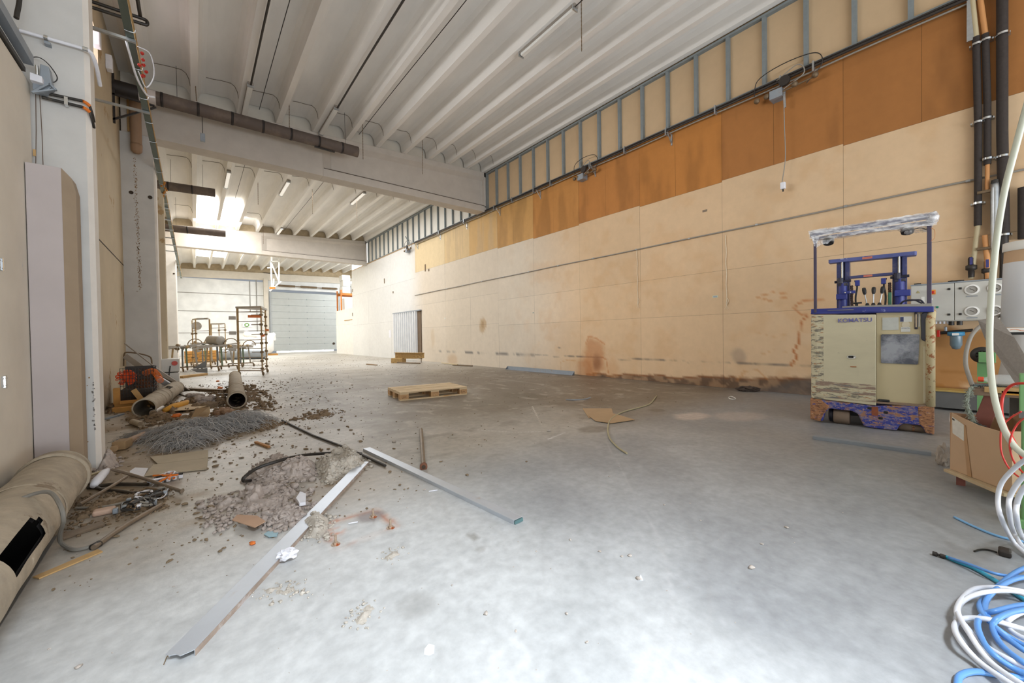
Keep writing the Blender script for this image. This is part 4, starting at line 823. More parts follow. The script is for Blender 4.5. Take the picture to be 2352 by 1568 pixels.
for pp in (a1, a2): MB().lathe([(.013, -.015), (.017, -.015), (.017, .015), (.013, .015)], pp, (1, 0, .0), 12).build('ferrule', m_chrome, t)
MB().tube(spline([a2, a2+Vector((.03, .02, -.01)), a2+Vector((.045, .12, -.06)), a2+Vector((.04, .3, -.12))], 6), .014, 8).build('elbow', m_paper, t, smooth=True)
t = thing('pipe_pair', 'two black pipes with orange ends on the nearest column', 'pipe', (-.8, 4.56, 2.95)); m_or = M('orange_end', (226, 120, 36), .5)
for k_, dv in enumerate((0, 14)):
    a1, a2 = PY(96, 212+dv*.8, 4.57), PY(190, 232+dv, 4.57); MB().cyl(a1, a2, .011, n=10).build('pipe', m_blk, t, smooth=True)
    e = PY(206, 243+dv, 4.60); MB().tube(spline([a2, (a2+e)/2+Vector((0, 0, .004)), e], 4), .012, 8).build('orange_end', m_or, t, smooth=True); MB().tube(spline([e, e+Vector((.01, .03, -.05)), e+Vector((.012, .08, -.09))], 4), .009, 8).build('tail', m_blk, t, smooth=True)
pc = PY(152, 232, 4.56); MB().box(pc.x-.01, 4.55, pc.z-.03, pc.x+.01, 4.6, pc.z+.03).build('saddle', m_chrome, t)
t = thing('door_motor', 'grey sliding door motor with bracket where the panel meets the column', 'motor', (-.88, 4.5, 2.85))
P_ = lambda u, v, y=4.5: PY(u, v, y)
b = MB(); b.prism([P_(92, 146), P_(112, 153), P_(120, 200), P_(100, 212), P_(74, 205), P_(74, 190), P_(90, 186)], (0, .08, 0)); b.build('housing', m_galvd, t, bevel=.004)
MB().prism([P_(68, 165, 4.45), P_(96, 175, 4.45), P_(98, 191, 4.45), P_(68, 182, 4.45)], (0, .06, 0)).build('white_cover', m_paper, t, bevel=.003)
b = MB(); b.bar(P_(74, 213, 4.48), P_(114, 192, 4.48), .02, .012); b.bar(P_(114, 192, 4.48), P_(128, 206, 4.48), .02, .012); b.bar(P_(74, 213, 4.48), P_(130, 206, 4.5), .03, .01); b.build('bracket', m_galvd, t)
MB().cyl(P_(84, 150), P_(85, 172), .008, n=8).build('bolt', m_chrome, t)
MB().tube(spline([P_(68, 132, 4.54), P_(90, 132, 4.54), P_(112, 148, 4.55), P_(131, 176, 4.55), P_(126, 188, 4.55), P_(112, 188, 4.55)], 8), .0035, 6).build('wire', m_blk, t)
b = MB(); b.bar((-.9, -1, 3.13), (-.9, 4.45, 3.10), .05, .07); b.build('steel_rail', m_galvd); 
tag(bpy.data.objects['steel_rail'], 'grey steel sliding door rail running along the top of the near panel', 'rail')
tag(MB().bar((-.93, -1, 3.02), (-.93, 4.4, 3.0), .05, .03).build('rubber_seal', m_blk), 'black rubber seal under the sliding door rail', 'seal')
tag(MB().tube(spline([(-.94, 4.4, 3.35), (-.93, 4.45, 3.6), (-.95, 4.5, 4.2)], 5), .014, 8).build('black_pipe', m_blk), 'black pipe rising at the top left corner', 'pipe')
t = thing('wire_pair', 'two thin wires hanging down the nearest column beside the panel', 'wire', (-.85, 4.55, 2.4))
for u0, u1 in ((82, 82), (91, 99)): MB().tube([PY(u0, 216, 4.57), PY((u0+u1)/2+1, 300, 4.57), PY(u1, 383, 4.57)], .0022, 5).build('wire', M('brown_wire', (96, 74, 56), .6), t)
MB().box(PY(81, 350, 4.58).x-.008, 4.56, PY(81, 360, 4.58).z, PY(81, 350, 4.58).x+.006, 4.57, PY(81, 345, 4.58).z).build('connector', m_ledge, t)

# ================================================================ CEILING LIGHTS, CABLES, RODS
m_tube = M('lamp_cover', (232, 232, 228), .3, n=0); m_tubeh = M('lamp_body', (150, 142, 132), .6, n=.1)
m_lit = M('lamp_cover_bright', (250, 248, 244), .3, n=0, emit=(255, 250, 240), es=.35)
def lamp(p, q, lab, bright=False):
    p, q = Vector(p), Vector(q); t = thing('strip_light', lab, 'ceiling light', (p+q)/2, group='fluorescent strip lights under the ceiling ribs')
    d = (q-p).normalized(); MB().bar(p, q, .10, .05).build('body', m_tubeh, t, bevel=.008); MB().bar(p+d*.04-Vector((0, 0, .045)), q-d*.04-Vector((0, 0, .045)), .09, .05).build('cover', m_lit if bright else m_tube, t, bevel=.012)
    for e in (p+d*.02, q-d*.02): MB().bar(e-Vector((0, 0, .03)), e+d*.02-Vector((0, 0, .03)), .115, .085).build('end_clip', m_zinc, t)
for (x, ya, yb, lab, br) in ((.98, 9.45, 10.9, 'strip light under the second rib by the banded duct', 0), (2.60, 9.4, 10.85, 'strip light under the fourth rib by the banded duct', 0), (4.93, 4.35, 5.75, 'strip light at the top of the view, nearest to the camera', 0),
                         (.92, 14.7, 16.3, 'leftmost strip light of the middle bay', 1), (2.52, 14.7, 16.3, 'second strip light of the middle bay', 1), (4.95, 14.6, 16.2, 'third strip light of the middle bay, by the near beam', 1), (3.32, 21.3, 22.6, 'strip light beside the second beam', 1)):
    lamp((x, ya, ZR(x)-.026), (x, yb, ZR(x)-.026), lab, br)
for i, (x, ya, yb, r, dz) in enumerate(((.98, 1.0, 9.4, .018, .08), (2.60, 1.0, 9.35, .018, .08), (1.29, 1, 10.9, .007, -.2), (3.57, 1, 10.9, .007, -.2), (1.29, 11.4, 20.5, .007, -.1), (3.57, 11.4, 22.7, .007, -.1), (4.90, 1.5, 4.35, .008, .06))):
    z = ZR(x)-dz; o = MB().tube([(x, ya+(yb-ya)*k_/10, z+.01*math.sin(k_)) for k_ in range(11)], r, 6).build('ceiling_cable', m_blk)
    tag(o, ('thick black cable leading to the left strip light of the near bay', 'thick black cable leading to the right strip light of the near bay', 'thin left cable across the near ceiling bay', 'thin right cable across the near ceiling bay', 'thin left cable across the middle ceiling bay', 'thin right cable across the middle ceiling bay', 'cable above the strip light at the top of the view')[i], 'cable')
for i, (u, v0, v1, y) in enumerate(((448, 178, 232, 10.2), (664, 230, 320, 10.2), (833, 280, 366, 10.25), (970, 313, 400, 10.3), (1335, -20, 118, 4.4), (592, 400, 470, 15.5), (717, 430, 492, 15.5), (819, 450, 510, 15.5), (604, 505, 560, 21))):
    p0, p1 = PY(u, v0, y), PY(u+(1 if i else 3), v1, y); p0 = Vector((p0.x, y, ZR(p0.x)+.32)) if i not in (0, 4) else p0; o = MB().tube([p0+(p1-p0)*k_/30 for k_ in range(31)], [.009 if k_ % 2 else .006 for k_ in range(31)], 5).build('threaded_rod', m_spr)
    tag(o, ('threaded rod above the left end of the banded duct', 'threaded rod at the middle of the banded duct', 'threaded rod by the free end of the banded duct', 'threaded rod right of the banded duct before the beam', 'threaded rod hanging beside the nearest strip light', 'left threaded rod hanging in the middle bay', 'second threaded rod hanging in the middle bay', 'third threaded rod hanging in the middle bay', 'threaded rod hanging before the second beam')[i], 'rod', 'threaded rods hanging from the ceiling')

# ================================================================ ON THE RIGHT WALL
XP = XW-.06
m_pipe = M('black_conduit', (56, 50, 46), .5, .2, n=.15, ns=10); m_pipeg = M('grey_conduit', (150, 144, 134), .5, n=.1, ns=8)
t = thing('conduit_run', 'bundle of black pipes running along the foot of the studs high on the right wall', 'pipe', (XP, 5, 5.2))
for k_, (dz, dx, r) in enumerate(((.02, -.02, .016), (-.03, -.04, .02), (-.075, 0, .013))):
    MB().tube([(XP+dx, -1.6+.6*i, 5.23+dz+.008*math.sin(i*1.3+k_)) for i in range(31)], r, 8).build('pipe', m_pipe if k_ < 2 else m_pipeg, t, smooth='all')
for i, (u, v) in enumerate(((1870, 145), (1795, 180), (1645, 245), (1532, 293), (1437, 340), (1357, 373), (1267, 415), (1228, 432), (1178, 452), (1137, 472), (1068, 500), (1010, 525))):
    p = PX(u, v, XP); MB().box(XP-.07, p.y-.012, 5.12, XP+.012, p.y+.012, 5.28).build('pipe_clip', m_zinc, t)
t = thing('conduit_run', 'thin white conduit climbing to the right across the beige wall', 'pipe', (XW-.02, 8, 2.93))
MB().tube([(XW-.02, -.5+.57*i, 2.928+.004*math.sin(i)) for i in range(31)], .013, 8).build('tube', m_pipeg, t, smooth=True)
for i in range(14): MB().lathe([(.014, -.02), (.019, -.02), (.019, .02), (.014, .02)], (XW-.02, .3+1.22*i, 2.93), (0, 1, 0), 10).build('clip', m_zinc, t)
for i, (u, v) in enumerate(((1543, 300), (1368, 385), (1242, 437), (1149, 480), (1073, 513), (1012, 540), (960, 560))):
    p = PX(u, v, XW); b = MB(); b.bar((XW-.01, p.y, 5.14), (XW-.01, p.y, 4.92), .03, .012); b.bar((XW-.01, p.y, 4.96), (XW-.16, p.y, 5.13), .022, .01); b.bar((XW, p.y, 5.14), (XW-.18, p.y, 5.14), .03, .01)
    tag(b.build('wall_bracket', m_zinc), ('small steel bracket under the black pipes, nearest one', 'second steel bracket under the black pipes', 'third steel bracket under the black pipes', 'fourth steel bracket under the black pipes, by the near beam', 'steel bracket under the pipes just past the near beam', 'steel bracket under the pipes in the middle bay', 'farthest steel bracket under the pipes')[i], 'bracket', 'brackets under the black pipes')
for i, (y, s_) in enumerate(((2.28, 1.0), (6.55, .8), (17.0, .8))):
    t = thing('valve_station', ('large', 'middle', 'farthest')[i]+' pipe junction with looped wires on the black pipes', 'pipe fitting', (XP, y, 5.0))
    MB().tube([(XP-.08, y-.42*s_, 5.02), (XP-.08, y+.25*s_, 4.98)], .014, 8).build('manifold', m_spr, t); MB().box(XP-.12, y+.02, 4.92, XW-.002, y+.20, 5.06).build('bracket', m_galvd, t)
    for dy in (-.42, -.15, .25, .4): MB().blob((XP-.09, y+dy*s_, 5.02-.03*dy), .045, .045, .045, 2, .05).build('valve', m_spr, t, smooth=True)
    MB().lathe([(.001, 0), (.08, 0), (.08, .05), (.001, .05)], (XP-.1, y-.02, 5.13), (-1, 0, 0), 16).build('motor', m_pipe, t)
    MB().tube(spline([(XP-.06, y+.45*s_, 5.12), (XP-.08, y+.38*s_, 5.36), (XP-.08, y, 5.44), (XP-.08, y-.42*s_, 5.38), (XP-.06, y-.5*s_, 5.18), (XP-.06, y-.3*s_, 4.98)], 8), .007, 6).build('wire', m_pipe, t)
    MB().tube(spline([(XP-.1, y+.1, 5.2), (XP-.12, y-.2*s_, 5.3), (XP-.12, y-.28*s_, 5.12), (XP-.1, y, 5.02)], 8), .008, 6).build('hose', m_pipeg, t)
t = thing('pendant_switch', 'white pendant switch hanging on a cord from the junction', 'switch', (XP-.08, 2.3, 3.4))
MB().tube(spline([(XP-.07, 2.29, 4.98), (XP-.07, 2.28, 4.4), (XP-.07, 2.27, 3.9), (XP-.07, 2.32, 3.50)], 6), .007, 6).build('cord', m_pipeg, t)
MB().box(XP-.1, 2.27, 3.40, XP-.04, 2.34, 3.51).build('switch_body', m_paper, t, bevel=.01); MB().cyl((XP-.07, 2.305, 3.36), (XP-.07, 2.305, 3.40), .012, n=8).build('gland', m_pipe, t); MB().bar((XP-.07, 2.28, 4.95), (XP-.07, 2.27, 4.72), .03, .02).build('strain_relief', m_zinc, t)
m_cord = M('hemp_cord', (224, 208, 180), .9, n=.1, ns=30)
for i, (u, v0, v1) in enumerate(((1463, 575, 698), (1667, 540, 700))):
    p0, p1 = PX(u, v0, XW-.02), PX(u+2, v1, XW-.02); t = thing('hanging_cord', ('left', 'right')[i]+' pale frayed cord hanging from the white conduit', 'cord', p1, group='frayed cords on the conduit')
    MB().tube([p0+(p1-p0)*k_/20+Vector((0, .006*math.sin(k_), 0)) for k_ in range(21)], .007, 6).build('cord', m_cord, t)
    MB().tube(spline([p1+Vector((0, 0, .14)), p1+Vector((0, -.03, .08)), p1+Vector((0, -.0, .0))], 5), .006, 5).build('knot_loop', m_cord, t)
    for k_ in range(5): MB().tube([p1, p1+Vector((0, (k_-2)*.02, -.08-.02*(k_ % 2)))], .002, 4).build('frayed_end', m_cord, t)
for i, (u, v, w_, h, col) in enumerate(((1643, 681, .10, .045, (196, 204, 180)), (1619, 484, .09, .04, (130, 112, 92)), (1225, 718, .05, .035, (150, 160, 150)), (1022, 731, .09, .05, (226, 224, 214)))):
    p = PX(u, v, XW); o = MB().box(XW-.006, p.y-w_/2, p.z-h/2, XW-.001, p.y+w_/2, p.z+h/2).build('wall_label', M('tag%d' % i, col, .6, n=.1, ns=60), bevel=.001)
    tag(o, ('pale green label on the beige wall near the truck', 'small brown tag on the beige wall above the conduit', 'tiny label on the beige wall in the middle', 'tiny white label on the wall near the oval stain')[i], 'label')
    if i == 0: MB().box(XW-.0075, p.y-.035, p.z-.012, XW-.006, p.y+.035, p.z+.012).build('print', m_galvd, o)
# metal door: sheet with ribs
pA, pB = PX(903, 722, XW-.06), PX(957, 716, XW-.06); y0, y1 = pB.y, pA.y; zt = 2.20
b = MB(); b.box(XW-.05, y0, .2, XW-.03, y1, zt); n = 11
for i in range(n): yy = y0+(y1-y0)*(i+.15)/n; b.prism([(XW-.05, yy, .2), (XW-.12, yy+.02, .2), (XW-.12, yy+.09, .2), (XW-.05, yy+.11, .2)], (0, 0, zt-.2))
dd = struct(b.build('door_2', M('ribbed_zinc', (226, 228, 230), .4, .2, n=.08, ns=3)), 'ribbed zinc sliding door leaning on the far wall')
MB().box(XW-.03, y0-.35, .1, XW-.01, y0, zt+.05).build('dark_opening', M('opening_edge', (110, 92, 72), .8), dd); MB().box(XW-.1, y0-.4, zt, XW-.02, y1, zt+.05).build('top_rail', m_galvd, dd)
tag(MB().box(XW-.01, 19.5, 1.05, XW-.001, 19.75, 1.42).build('notice_sheet', m_paper), 'white notice sheet beside the ribbed door', 'paper')
for i, (u, v, h) in enumerate(((977, 615, .3), (985, 620, .1), (883, 645, .25), (903, 671, .1), (810, 667, .2), (810, 722, .2))):
    p = PX(u, v, XW); tag(MB().box(XW-.012, p.y-.05, p.z-h/2, XW-.001, p.y+.05, p.z+h/2).build('slot_plate', m_spr), ('tall brown plate high on the wall above the conduit end', 'small knob plate beside the tall brown plate', 'brown slot left of the sheet joint', 'small dark box on the pale wall', 'upper dark slot at the wall corner', 'lower dark slot at the wall corner')[i], 'plate')
# lifting beam with chain hooks, in front of the door
m_ochre = M('ochre_paint', (186, 152, 96), .6, n=.2, ns=10, peel=[((130, 96, 60), 9, .6)])
g0, g1 = F(903, 833), F(974, 833); gd = Vector((g1.x-g0.x, g1.y-g0.y, 0)).normalized(); gn = Vector((-gd.y, gd.x, 0)); c0 = PY(908, 815, g0.y); 
t = thing('lifting_beam', 'ochre lifting beam with chain hooks on the floor before the ribbed door', 'lifting beam', (g0+g1)/2)
L_ = (g1-g0).length; b = MB(); b.bar(g0+gd*.1+Vector((0, 0, .42)), g1+Vector((0, 0, .40)), .18, .015); b.bar(g0+gd*.1+Vector((0, 0, .30)), g1-gd*.1+Vector((0, 0, .29)), .015, .22); b.bar(g0+gd*.1+Vector((0, 0, .18)), g1-gd*.3+Vector((0, 0, .18)), .14, .012); b.build('beam', m_ochre, t)
MB().bar(g0+Vector((0, 0, .1)), g0+gd*.5+Vector((0, 0, .1)), .35, .2).build('support_block', m_ochre, t, bevel=.01); MB().bar(g1-gd*.18+Vector((0, 0, .30)), g1+Vector((0, 0, .30)), .06, .22).build('end_shackle', m_ochre, t)
for k_ in range(6): 
    c_ = g1-gd*.12+Vector((0, 0, .17-.028*k_)); b = MB(); b.tube([c_+(gd if k_ % 2 else gn)*.016*math.cos(a_)+Vector((0, 0, .022*math.sin(a_))) for a_ in np.linspace(0, 2*PI, 13)[:-1]], .005, 5, closed=True); b.build('chain_link', m_spr, t)
MB().tube([F(912, 832, .04), F(935, 833, .03), F(965, 834, .03)], .025, 6).build('chain', m_spr, t)
for i, (a_, b2, cc, lab) in enumerate((((1015, 833), (1051, 837), (214, 196, 160), 'pale lath lying at the foot of the far beige wall'), ((1040, 838), (1085, 840), (120, 100, 76), 'dark lath lying at the foot of the far beige wall'), ((842, 836), (866, 838), (150, 120, 84), 'short brown stick on the floor before the far wall'))):
    tag(MB().bar(F(*a_, .02), F(*b2, .02), .05, .03).build('wooden_lath', M('lath%d' % i, cc, .8)), lab, 'lath')

# ================================================================ RIGHT WALL CABINET AND PIPES
m_cab = M('cabinet_grey', (200, 198, 190), .45, .1, n=.04, ns=4)
p0, p1 = PX(2096, 657, 7.45), PX(2094, 740, 7.45); p2 = PX(2330, 640, 7.45)
XC = 7.45; zc0, zc1 = 1.14, 1.63; ya, ym, yb = .79, .40, -.10
t = thing('control_cabinet', 'light grey wall cabinet with four round gauges behind the reach truck', 'cabinet', (XC+.12, .35, zc0))
MB().box(XC+.02, yb, zc0, XW-.03, ya, zc1).build('body', m_cab, t, bevel=.006)
d1 = MB().box(XC, ym+.003, zc0+.01, XC+.02, ya-.005, zc1-.012).build('cabinet_door', m_cab, t, bevel=.004)
d2 = MB().box(XC, yb, zc0+.01, XC+.02, ym-.003, zc1-.012).build('cabinet_door', m_cab, t, bevel=.004)
MB().box(XC-.005, yb, zc1-.01, XC+.03, ya, zc1+.005).build('drip_edge', m_galvd, t, bevel=.002)
for d_, yy in ((d1, ym+.045), (d2, ym-.05)):
    for z in (zc1-.085, zc0+.085): MB().box(XC-.012, yy-.013, z-.013, XC, yy+.013, z+.013).build('lock', m_blk, d_, bevel=.004)
m_white = M('white_plastic', (236, 234, 228), .4, n=0)
for y, z in ((.255, 1.52), (.255, 1.255), (.075, 1.52), (.075, 1.255)):
    g = MB().lathe([(.045, 0), (.062, 0), (.062, .012), (.045, .016)], (XC, y, z), (-1, 0, 0), 28).build('gauge_ring', m_white, d2, smooth=True)
    MB().lathe([(.044, .004), (.001, .004)], (XC, y, z), (-1, 0, 0), 24).build('gauge_face', M('gauge_face', (176, 172, 164), .3, n=.05), g)
    MB().bar((XC-.006, y-.02, z-.012), (XC-.006, y+.018, z+.014), .004, .004).build('needle', m_blk, g)
    MB().box(XC-.004, y-.045, z-.086, XC, y+.045, z-.074).build('gauge_label', m_galvd, d2)
MB().prism([(XC-.002, .70, 1.52), (XC-.002, .74, 1.52), (XC-.002, .72, 1.555)], (-.001, 0, 0)).build('warning_triangle', M('sign_yellow', (176, 166, 120), .6, n=.3, ns=60), d1)
q = MB().box(XC-.006, .56, 1.49, XC, .62, 1.55).build('switch_plate', M('sign_orange', (232, 150, 60), .5, n=0), d1); MB().box(XC-.025, .57, 1.50, XC-.006, .605, 1.535).build('main_switch', M('switch_red', (200, 44, 30), .4, n=0), q, bevel=.006)
MB().lathe([(.013, 0), (.013, .012), (.001, .014)], (XC, .545, 1.325), (-1, 0, 0), 16).build('green_button', M('button_green', (30, 130, 100), .3, n=0), d1)
MB().box(XC-.002, .585, 1.42, XC, .62, 1.445).build('sticker', m_white, d1); MB().box(XC-.002, .66, 1.33, XC, .69, 1.47).build('sticker', m_white, d1)
for y in (.74, .43, .36, -.03): MB().lathe([(.035, 0), (.035, .03), (.001, .035)], (XC+.16, y, zc1), (0, 0, 1), 16).build('vent_cap', m_blk, t, smooth=True)
for y in (.43, .36): MB().lathe([(.026, 0), (.026, -.05), (.001, -.052)], (XC+.1, y, zc0), (0, 0, 1), 14).build('plug', m_blk, t, smooth=True)
for i in range(5): MB().cyl((XC+.1, .60-.035*i, zc0), (XC+.1, .60-.035*i, zc0-.03), .012, n=8).build('cable_gland', m_paper, t)
# vertical pipes at the right edge
m_ins = M('pipe_insulation', (58, 50, 46), .85, n=.2, ns=30, bump=.3, bs=60)
m_pale = M('pale_pipe', (190, 176, 142), .6, n=.08, ns=6); m_tan = M('orange_pipe', (206, 146, 90), .6, n=.08, ns=6)
def vp(lab, pts, mat_rng, r, fit=()):
    P = [PX(u, v, 7.7) for u, v in pts]; t = thing('wall_pipe', lab, 'pipe', P[-1], group=None)
    for (i0, i1, mt, k_) in mat_rng: MB().tube(P[i0:i1+1], r*k_, 12).build('pipe_section', mt, t, smooth=True)
    for (u, v) in fit:
        p = PX(u, v, 7.68); MB().lathe([(r*1.1, -.012), (r*1.45, -.012), (r*1.45, .012), (r*1.1, .012)], p, (0, 0, 1), 14).build('pipe_clamp', m_chrome, t, smooth=True); MB().box(p.x-.0, p.y-.06, p.z-.01, p.x+.08, p.y+.06, p.z+.01).build('clamp_bracket', m_zinc, t)
    return t, P
t1, P = vp('left vertical pipe at the right edge, black above and pale below', [(2231, -60), (2233, 0), (2242, 85), (2247, 300), (2246, 518), (2236, 600), (2230, 640)], [(0, 2, m_pale, .8), (2, 4, m_ins, 1), (4, 6, m_pale, .7)], .034, ((2243, 102), (2246, 281), (2246, 467)))
p = PX(2231, 608, 7.70); MB().lathe([(.02, .1), (.03, .08), (.03, 0), (.05, -.01), (.05, -.06), (.03, -.07), (.028, -.16)], p, (0, 0, 1), 14).build('valve_fitting', m_pipe, t1, smooth='all'); MB().box(p.x-.05, p.y-.012, p.z+.0, p.x-.02, p.y+.012, p.z+.09).build('valve_lever', M('lever_blue', (60, 60, 120), .4), t1)
t2, P = vp('second vertical pipe at the right edge, black in its middle, orange below', [(2244, -60), (2252, 0), (2263, 78), (2268, 240), (2268, 378), (2267, 440)], [(0, 2, m_tan, .75), (2, 4, m_ins, .95), (4, 5, m_tan, .6)], .034, ((2265, 92), (2267, 272), (2268, 365)))
p = PX(2285, 500, 7.66); MB().lathe([(.001, .42), (.032, .42), (.036, .36), (.036, -.36), (.032, -.40), (.001, -.44)], p, (0, 0, 1), 20).build('steel_cylinder', m_zinc, t2, smooth='all'); MB().lathe([(.001, .47), (.03, .46), (.035, .42)], p, (0, 0, 1), 14).build('cylinder_cap', m_blk, t2)
for zz in (.34, -.36): MB().tube([p+Vector((0, 0, zz)), p+Vector((0, .14, zz))], .02, 8).build('elbow', m_spr, t2)
MB().tube([PX(2262, 540, 7.68), PX(2268, 600, 7.68), PX(2269, 640, 7.68)], .026, 10).build('pipe_section', m_tan, t2, smooth=True); p = PX(2268, 615, 7.70); MB().lathe([(.02, .1), (.03, .08), (.03, 0), (.05, -.01), (.05, -.06), (.03, -.07), (.028, -.14)], p, (0, 0, 1), 14).build('valve_fitting', m_pipe, t2, smooth='all'); MB().box(p.x-.05, p.y-.012, p.z+.0, p.x-.02, p.y+.012, p.z+.1).build('valve_lever', M('lever_blue', (60, 60, 120), .4), t2)
t3, P = vp('thick black vertical pipe nearest the right edge', [(2301, -60), (2302, 0), (2302, 300), (2306, 540), (2307, 620), (2305, 700)], [(0, 3, m_ins, 1.25), (3, 5, m_pipe, 1.0)], .038, ((2303, 78), (2303, 359), (2307, 539)))
t4, P = vp('short black pipe at the very right edge', [(2352, 430), (2352, 548)], [(0, 1, m_ins, 1.2)], .04)
tag(MB().box(7.68, .25, 4.66, 7.70, .31, 5.2).build('mounting_strip', m_zinc), 'perforated steel strip at the top of the left vertical pipe', 'bracket')
# air filter, timber board, grey skirting duct
t = thing('air_filter', 'blue air filter bowl under the grey cabinet', 'filter', PX(2196, 800, 7.6)); p = PX(2196, 770, 7.6)
MB().box(p.x+.02, p.y-.03, p.z, XW-.001, p.y+.03, p.z+.03).build('wall_bracket', m_zinc, t)
MB().lathe([(.001, .045), (.075, .045), (.078, .0), (.05, -.01)], p, (0, 0, 1), 20).build('filter_head', M('filter_blue', (60, 136, 176), .4, n=.05), t, smooth='all'); MB().lathe([(.055, -.005), (.055, -.12), (.035, -.17), (.001, -.18)], p, (0, 0, 1), 20).build('bowl', M('filter_bowl', (112, 132, 142), .25, n=.1), t, smooth='all')
MB().box(p.x-.08, p.y-.03, p.z-.0, p.x-.076, p.y+.03, p.z+.03).build('filter_label', m_white, t)
pl_ = [PX(2152, 765, 7.62), PX(2235, 758, 7.62)]; MB().tube([pl_[0], pl_[1]], .02, 10).build('feed_pipe', m_blk, t); MB().box(pl_[0].x-.03, pl_[0].y-.03, pl_[0].z-.05, pl_[0].x+.02, pl_[0].y+.0, pl_[0].z+.04).build('red_valve', M('switch_red', (200, 44, 30), .4), t, bevel=.006)
MB().lathe([(.014, 0), (.014, .05), (.001, .06)], PX(2172, 760, 7.6), (0, 0, 1), 10).build('nipple', m_galvd, t)
m_steelg = M('skirting_steel', (112, 112, 110), .5, .3, n=.15, ns=4)
t = thing('cable_duct', 'grey steel duct along the foot of the wall behind the truck', 'duct', (7.6, .0, 0)); MB().box(7.5, -1.5, .03, 7.74, .62, .24).build('duct_body', m_steelg, t, bevel=.004); MB().box(7.48, -1.5, .24, 7.76, .64, .262).build('duct_lid', M('yellow_edge', (190, 160, 90), .7, n=.2, ns=12), t)
for y in (.3, -.3): MB().box(7.495, y-.01, .03, 7.5, y+.01, .24).build('joint_strip', m_blk, t)

# ================================================================ RIGHT FOREGROUND: BENCH, CARTON, GREEN MACHINE, HOSES
m_green = M('machine_green', (124, 176, 116), .5, n=.08, ns=4, peel=[((150, 196, 140), 5, .62), ((84, 92, 84), 8, .72)])
gx, gy = 3.34, -.055
t = thing('green_machine_post', 'pale green painted machine post at the right edge', 'machine', (gx+.1, gy-.15, 0))
MB().box(gx, gy-.22, .04, gx+.16, gy, .60).build('post', m_green, t, bevel=.01); MB().box(gx-.01, gy-.06, .58, gx+.10, gy+.008, .80).build('bracket_plate', m_green, t, bevel=.004); MB().box(gx+.005, gy-.26, .58, gx+.14, gy-.06, .80).build('head', m_green, t, bevel=.006); MB().box(gx-.02, gy-.24, 0, gx+.2, gy+.02, .045).build('foot_plate', m_green, t, bevel=.004)
MB().box(gx-.012, gy-.02, .575, gx+.02, gy+.01, .61).build('worn_corner', m_steelg, t)
# carton on a small board
card = M('cardboard', (206, 172, 138), .85, n=.06, ns=4); card2 = M('cardboard_inside', (186, 146, 112), .9, n=.08, ns=4)
A = F(2182, 1083, .07); Bq = F(2322, 1138, .07); A.z = Bq.z = .09; e1 = (Bq-A); wC = e1.length; e1.normalize(); e2 = Vector((-e1.y, e1.x, 0)); 
if e2.x < 0: e2 = -e2
t = thing('cardboard_box', 'open cardboard box with a white label, on a wooden board', 'box', A); h1, h2, dp = .385, .355, .34
def Q(a_, b2, z): return A+e1*a_+e2*b2+Vector((0, 0, z))
MB().prism([Q(0, 0, 0), Q(wC, 0, 0), Q(wC, 0, h2-.02), Q(wC*.5, -.005, h1-.04), Q(.01, 0, h1)], e2*.006).build('front_side', card, t)
MB().prism([Q(0, dp, 0), Q(wC, dp, 0), Q(wC, dp, h2+.04), Q(0, dp, h1+.0)], e2*.006).build('back_side', card2, t); MB().prism([Q(0, 0, 0), Q(0, dp, 0), Q(0, dp, h1-.03), Q(0, 0, h1)], e1*.006).build('left_side', card2, t); MB().prism([Q(wC, 0, 0), Q(wC, dp, 0), Q(wC, dp, h2), Q(wC, 0, h2)], e1*.006).build('right_side', card, t); MB().prism([Q(0, 0, 0), Q(wC, 0, 0), Q(wC, dp, 0), Q(0, dp, 0)], (0, 0, .005)).build('base', card2, t)
MB().prism([Q(.025, -.006, .36), Q(.115, -.008, .325), Q(.115, -.008, .22), Q(.028, -.006, .25)], e2*.003).build('address_label', M('label_white', (226, 220, 208), .7, n=.08, ns=40), t)
MB().prism([Q(.03, -.009, .352), Q(.045, -.009, .347), Q(.045, -.009, .337), Q(.03, -.009, .342)], e2*.001).build('label_mark', m_blk, t)
MB().prism([Q(.105, -.007, .33), Q(.125, -.007, .325), Q(.165, -.004, .0), Q(.135, -.004, .0)], e2*.002).build('packing_tape', M('packing_tape', (192, 150, 108), .35), t)
MB().prism([Q(.0, .003, h1), Q(-.002, -.0, h1-.07), Q(-.035, .02, h1-.06), Q(-.03, .02, h1-.01)], e1*.003).build('torn_flap', m_white, t)
t = thing('timber_board', 'pale timber board on short brown feet under the cardboard box', 'board', A-Vector((0, 0, .09))); MB().prism([Q(-.01, -.03, -.022), Q(wC+.02, -.05, -.022), Q(wC+.02, dp+.03, -.022), Q(-.01, dp+.03, -.022)], (0, 0, .02)).build('board', m_wood, t, bevel=.002)
m_rbrown = M('red_brown_timber', (128, 74, 62), .6, n=.12, ns=8)
pf = F(2207, 1113); MB().box(pf.x-.02, pf.y-.02, 0, pf.x+.025, pf.y+.02, .07).build('foot', m_rbrown, t)
MB().box(pf.x-.03, pf.y-.34, 0, pf.x+.02, pf.y-.30, .07).build('foot', m_rbrown, t)
# crumpled paper beside carton
b = MB(); p = F(2172, 1055, .07)+Vector((.1, .02, 0)); b.blob(p, .04, .04, .09, 2, .25); tag(b.build('crumpled_wrapping', M('grey_wrap', (176, 164, 150), .8, n=.15, ns=20)), 'crumpled greyish wrapping sticking out left of the cardboard box', 'paper')
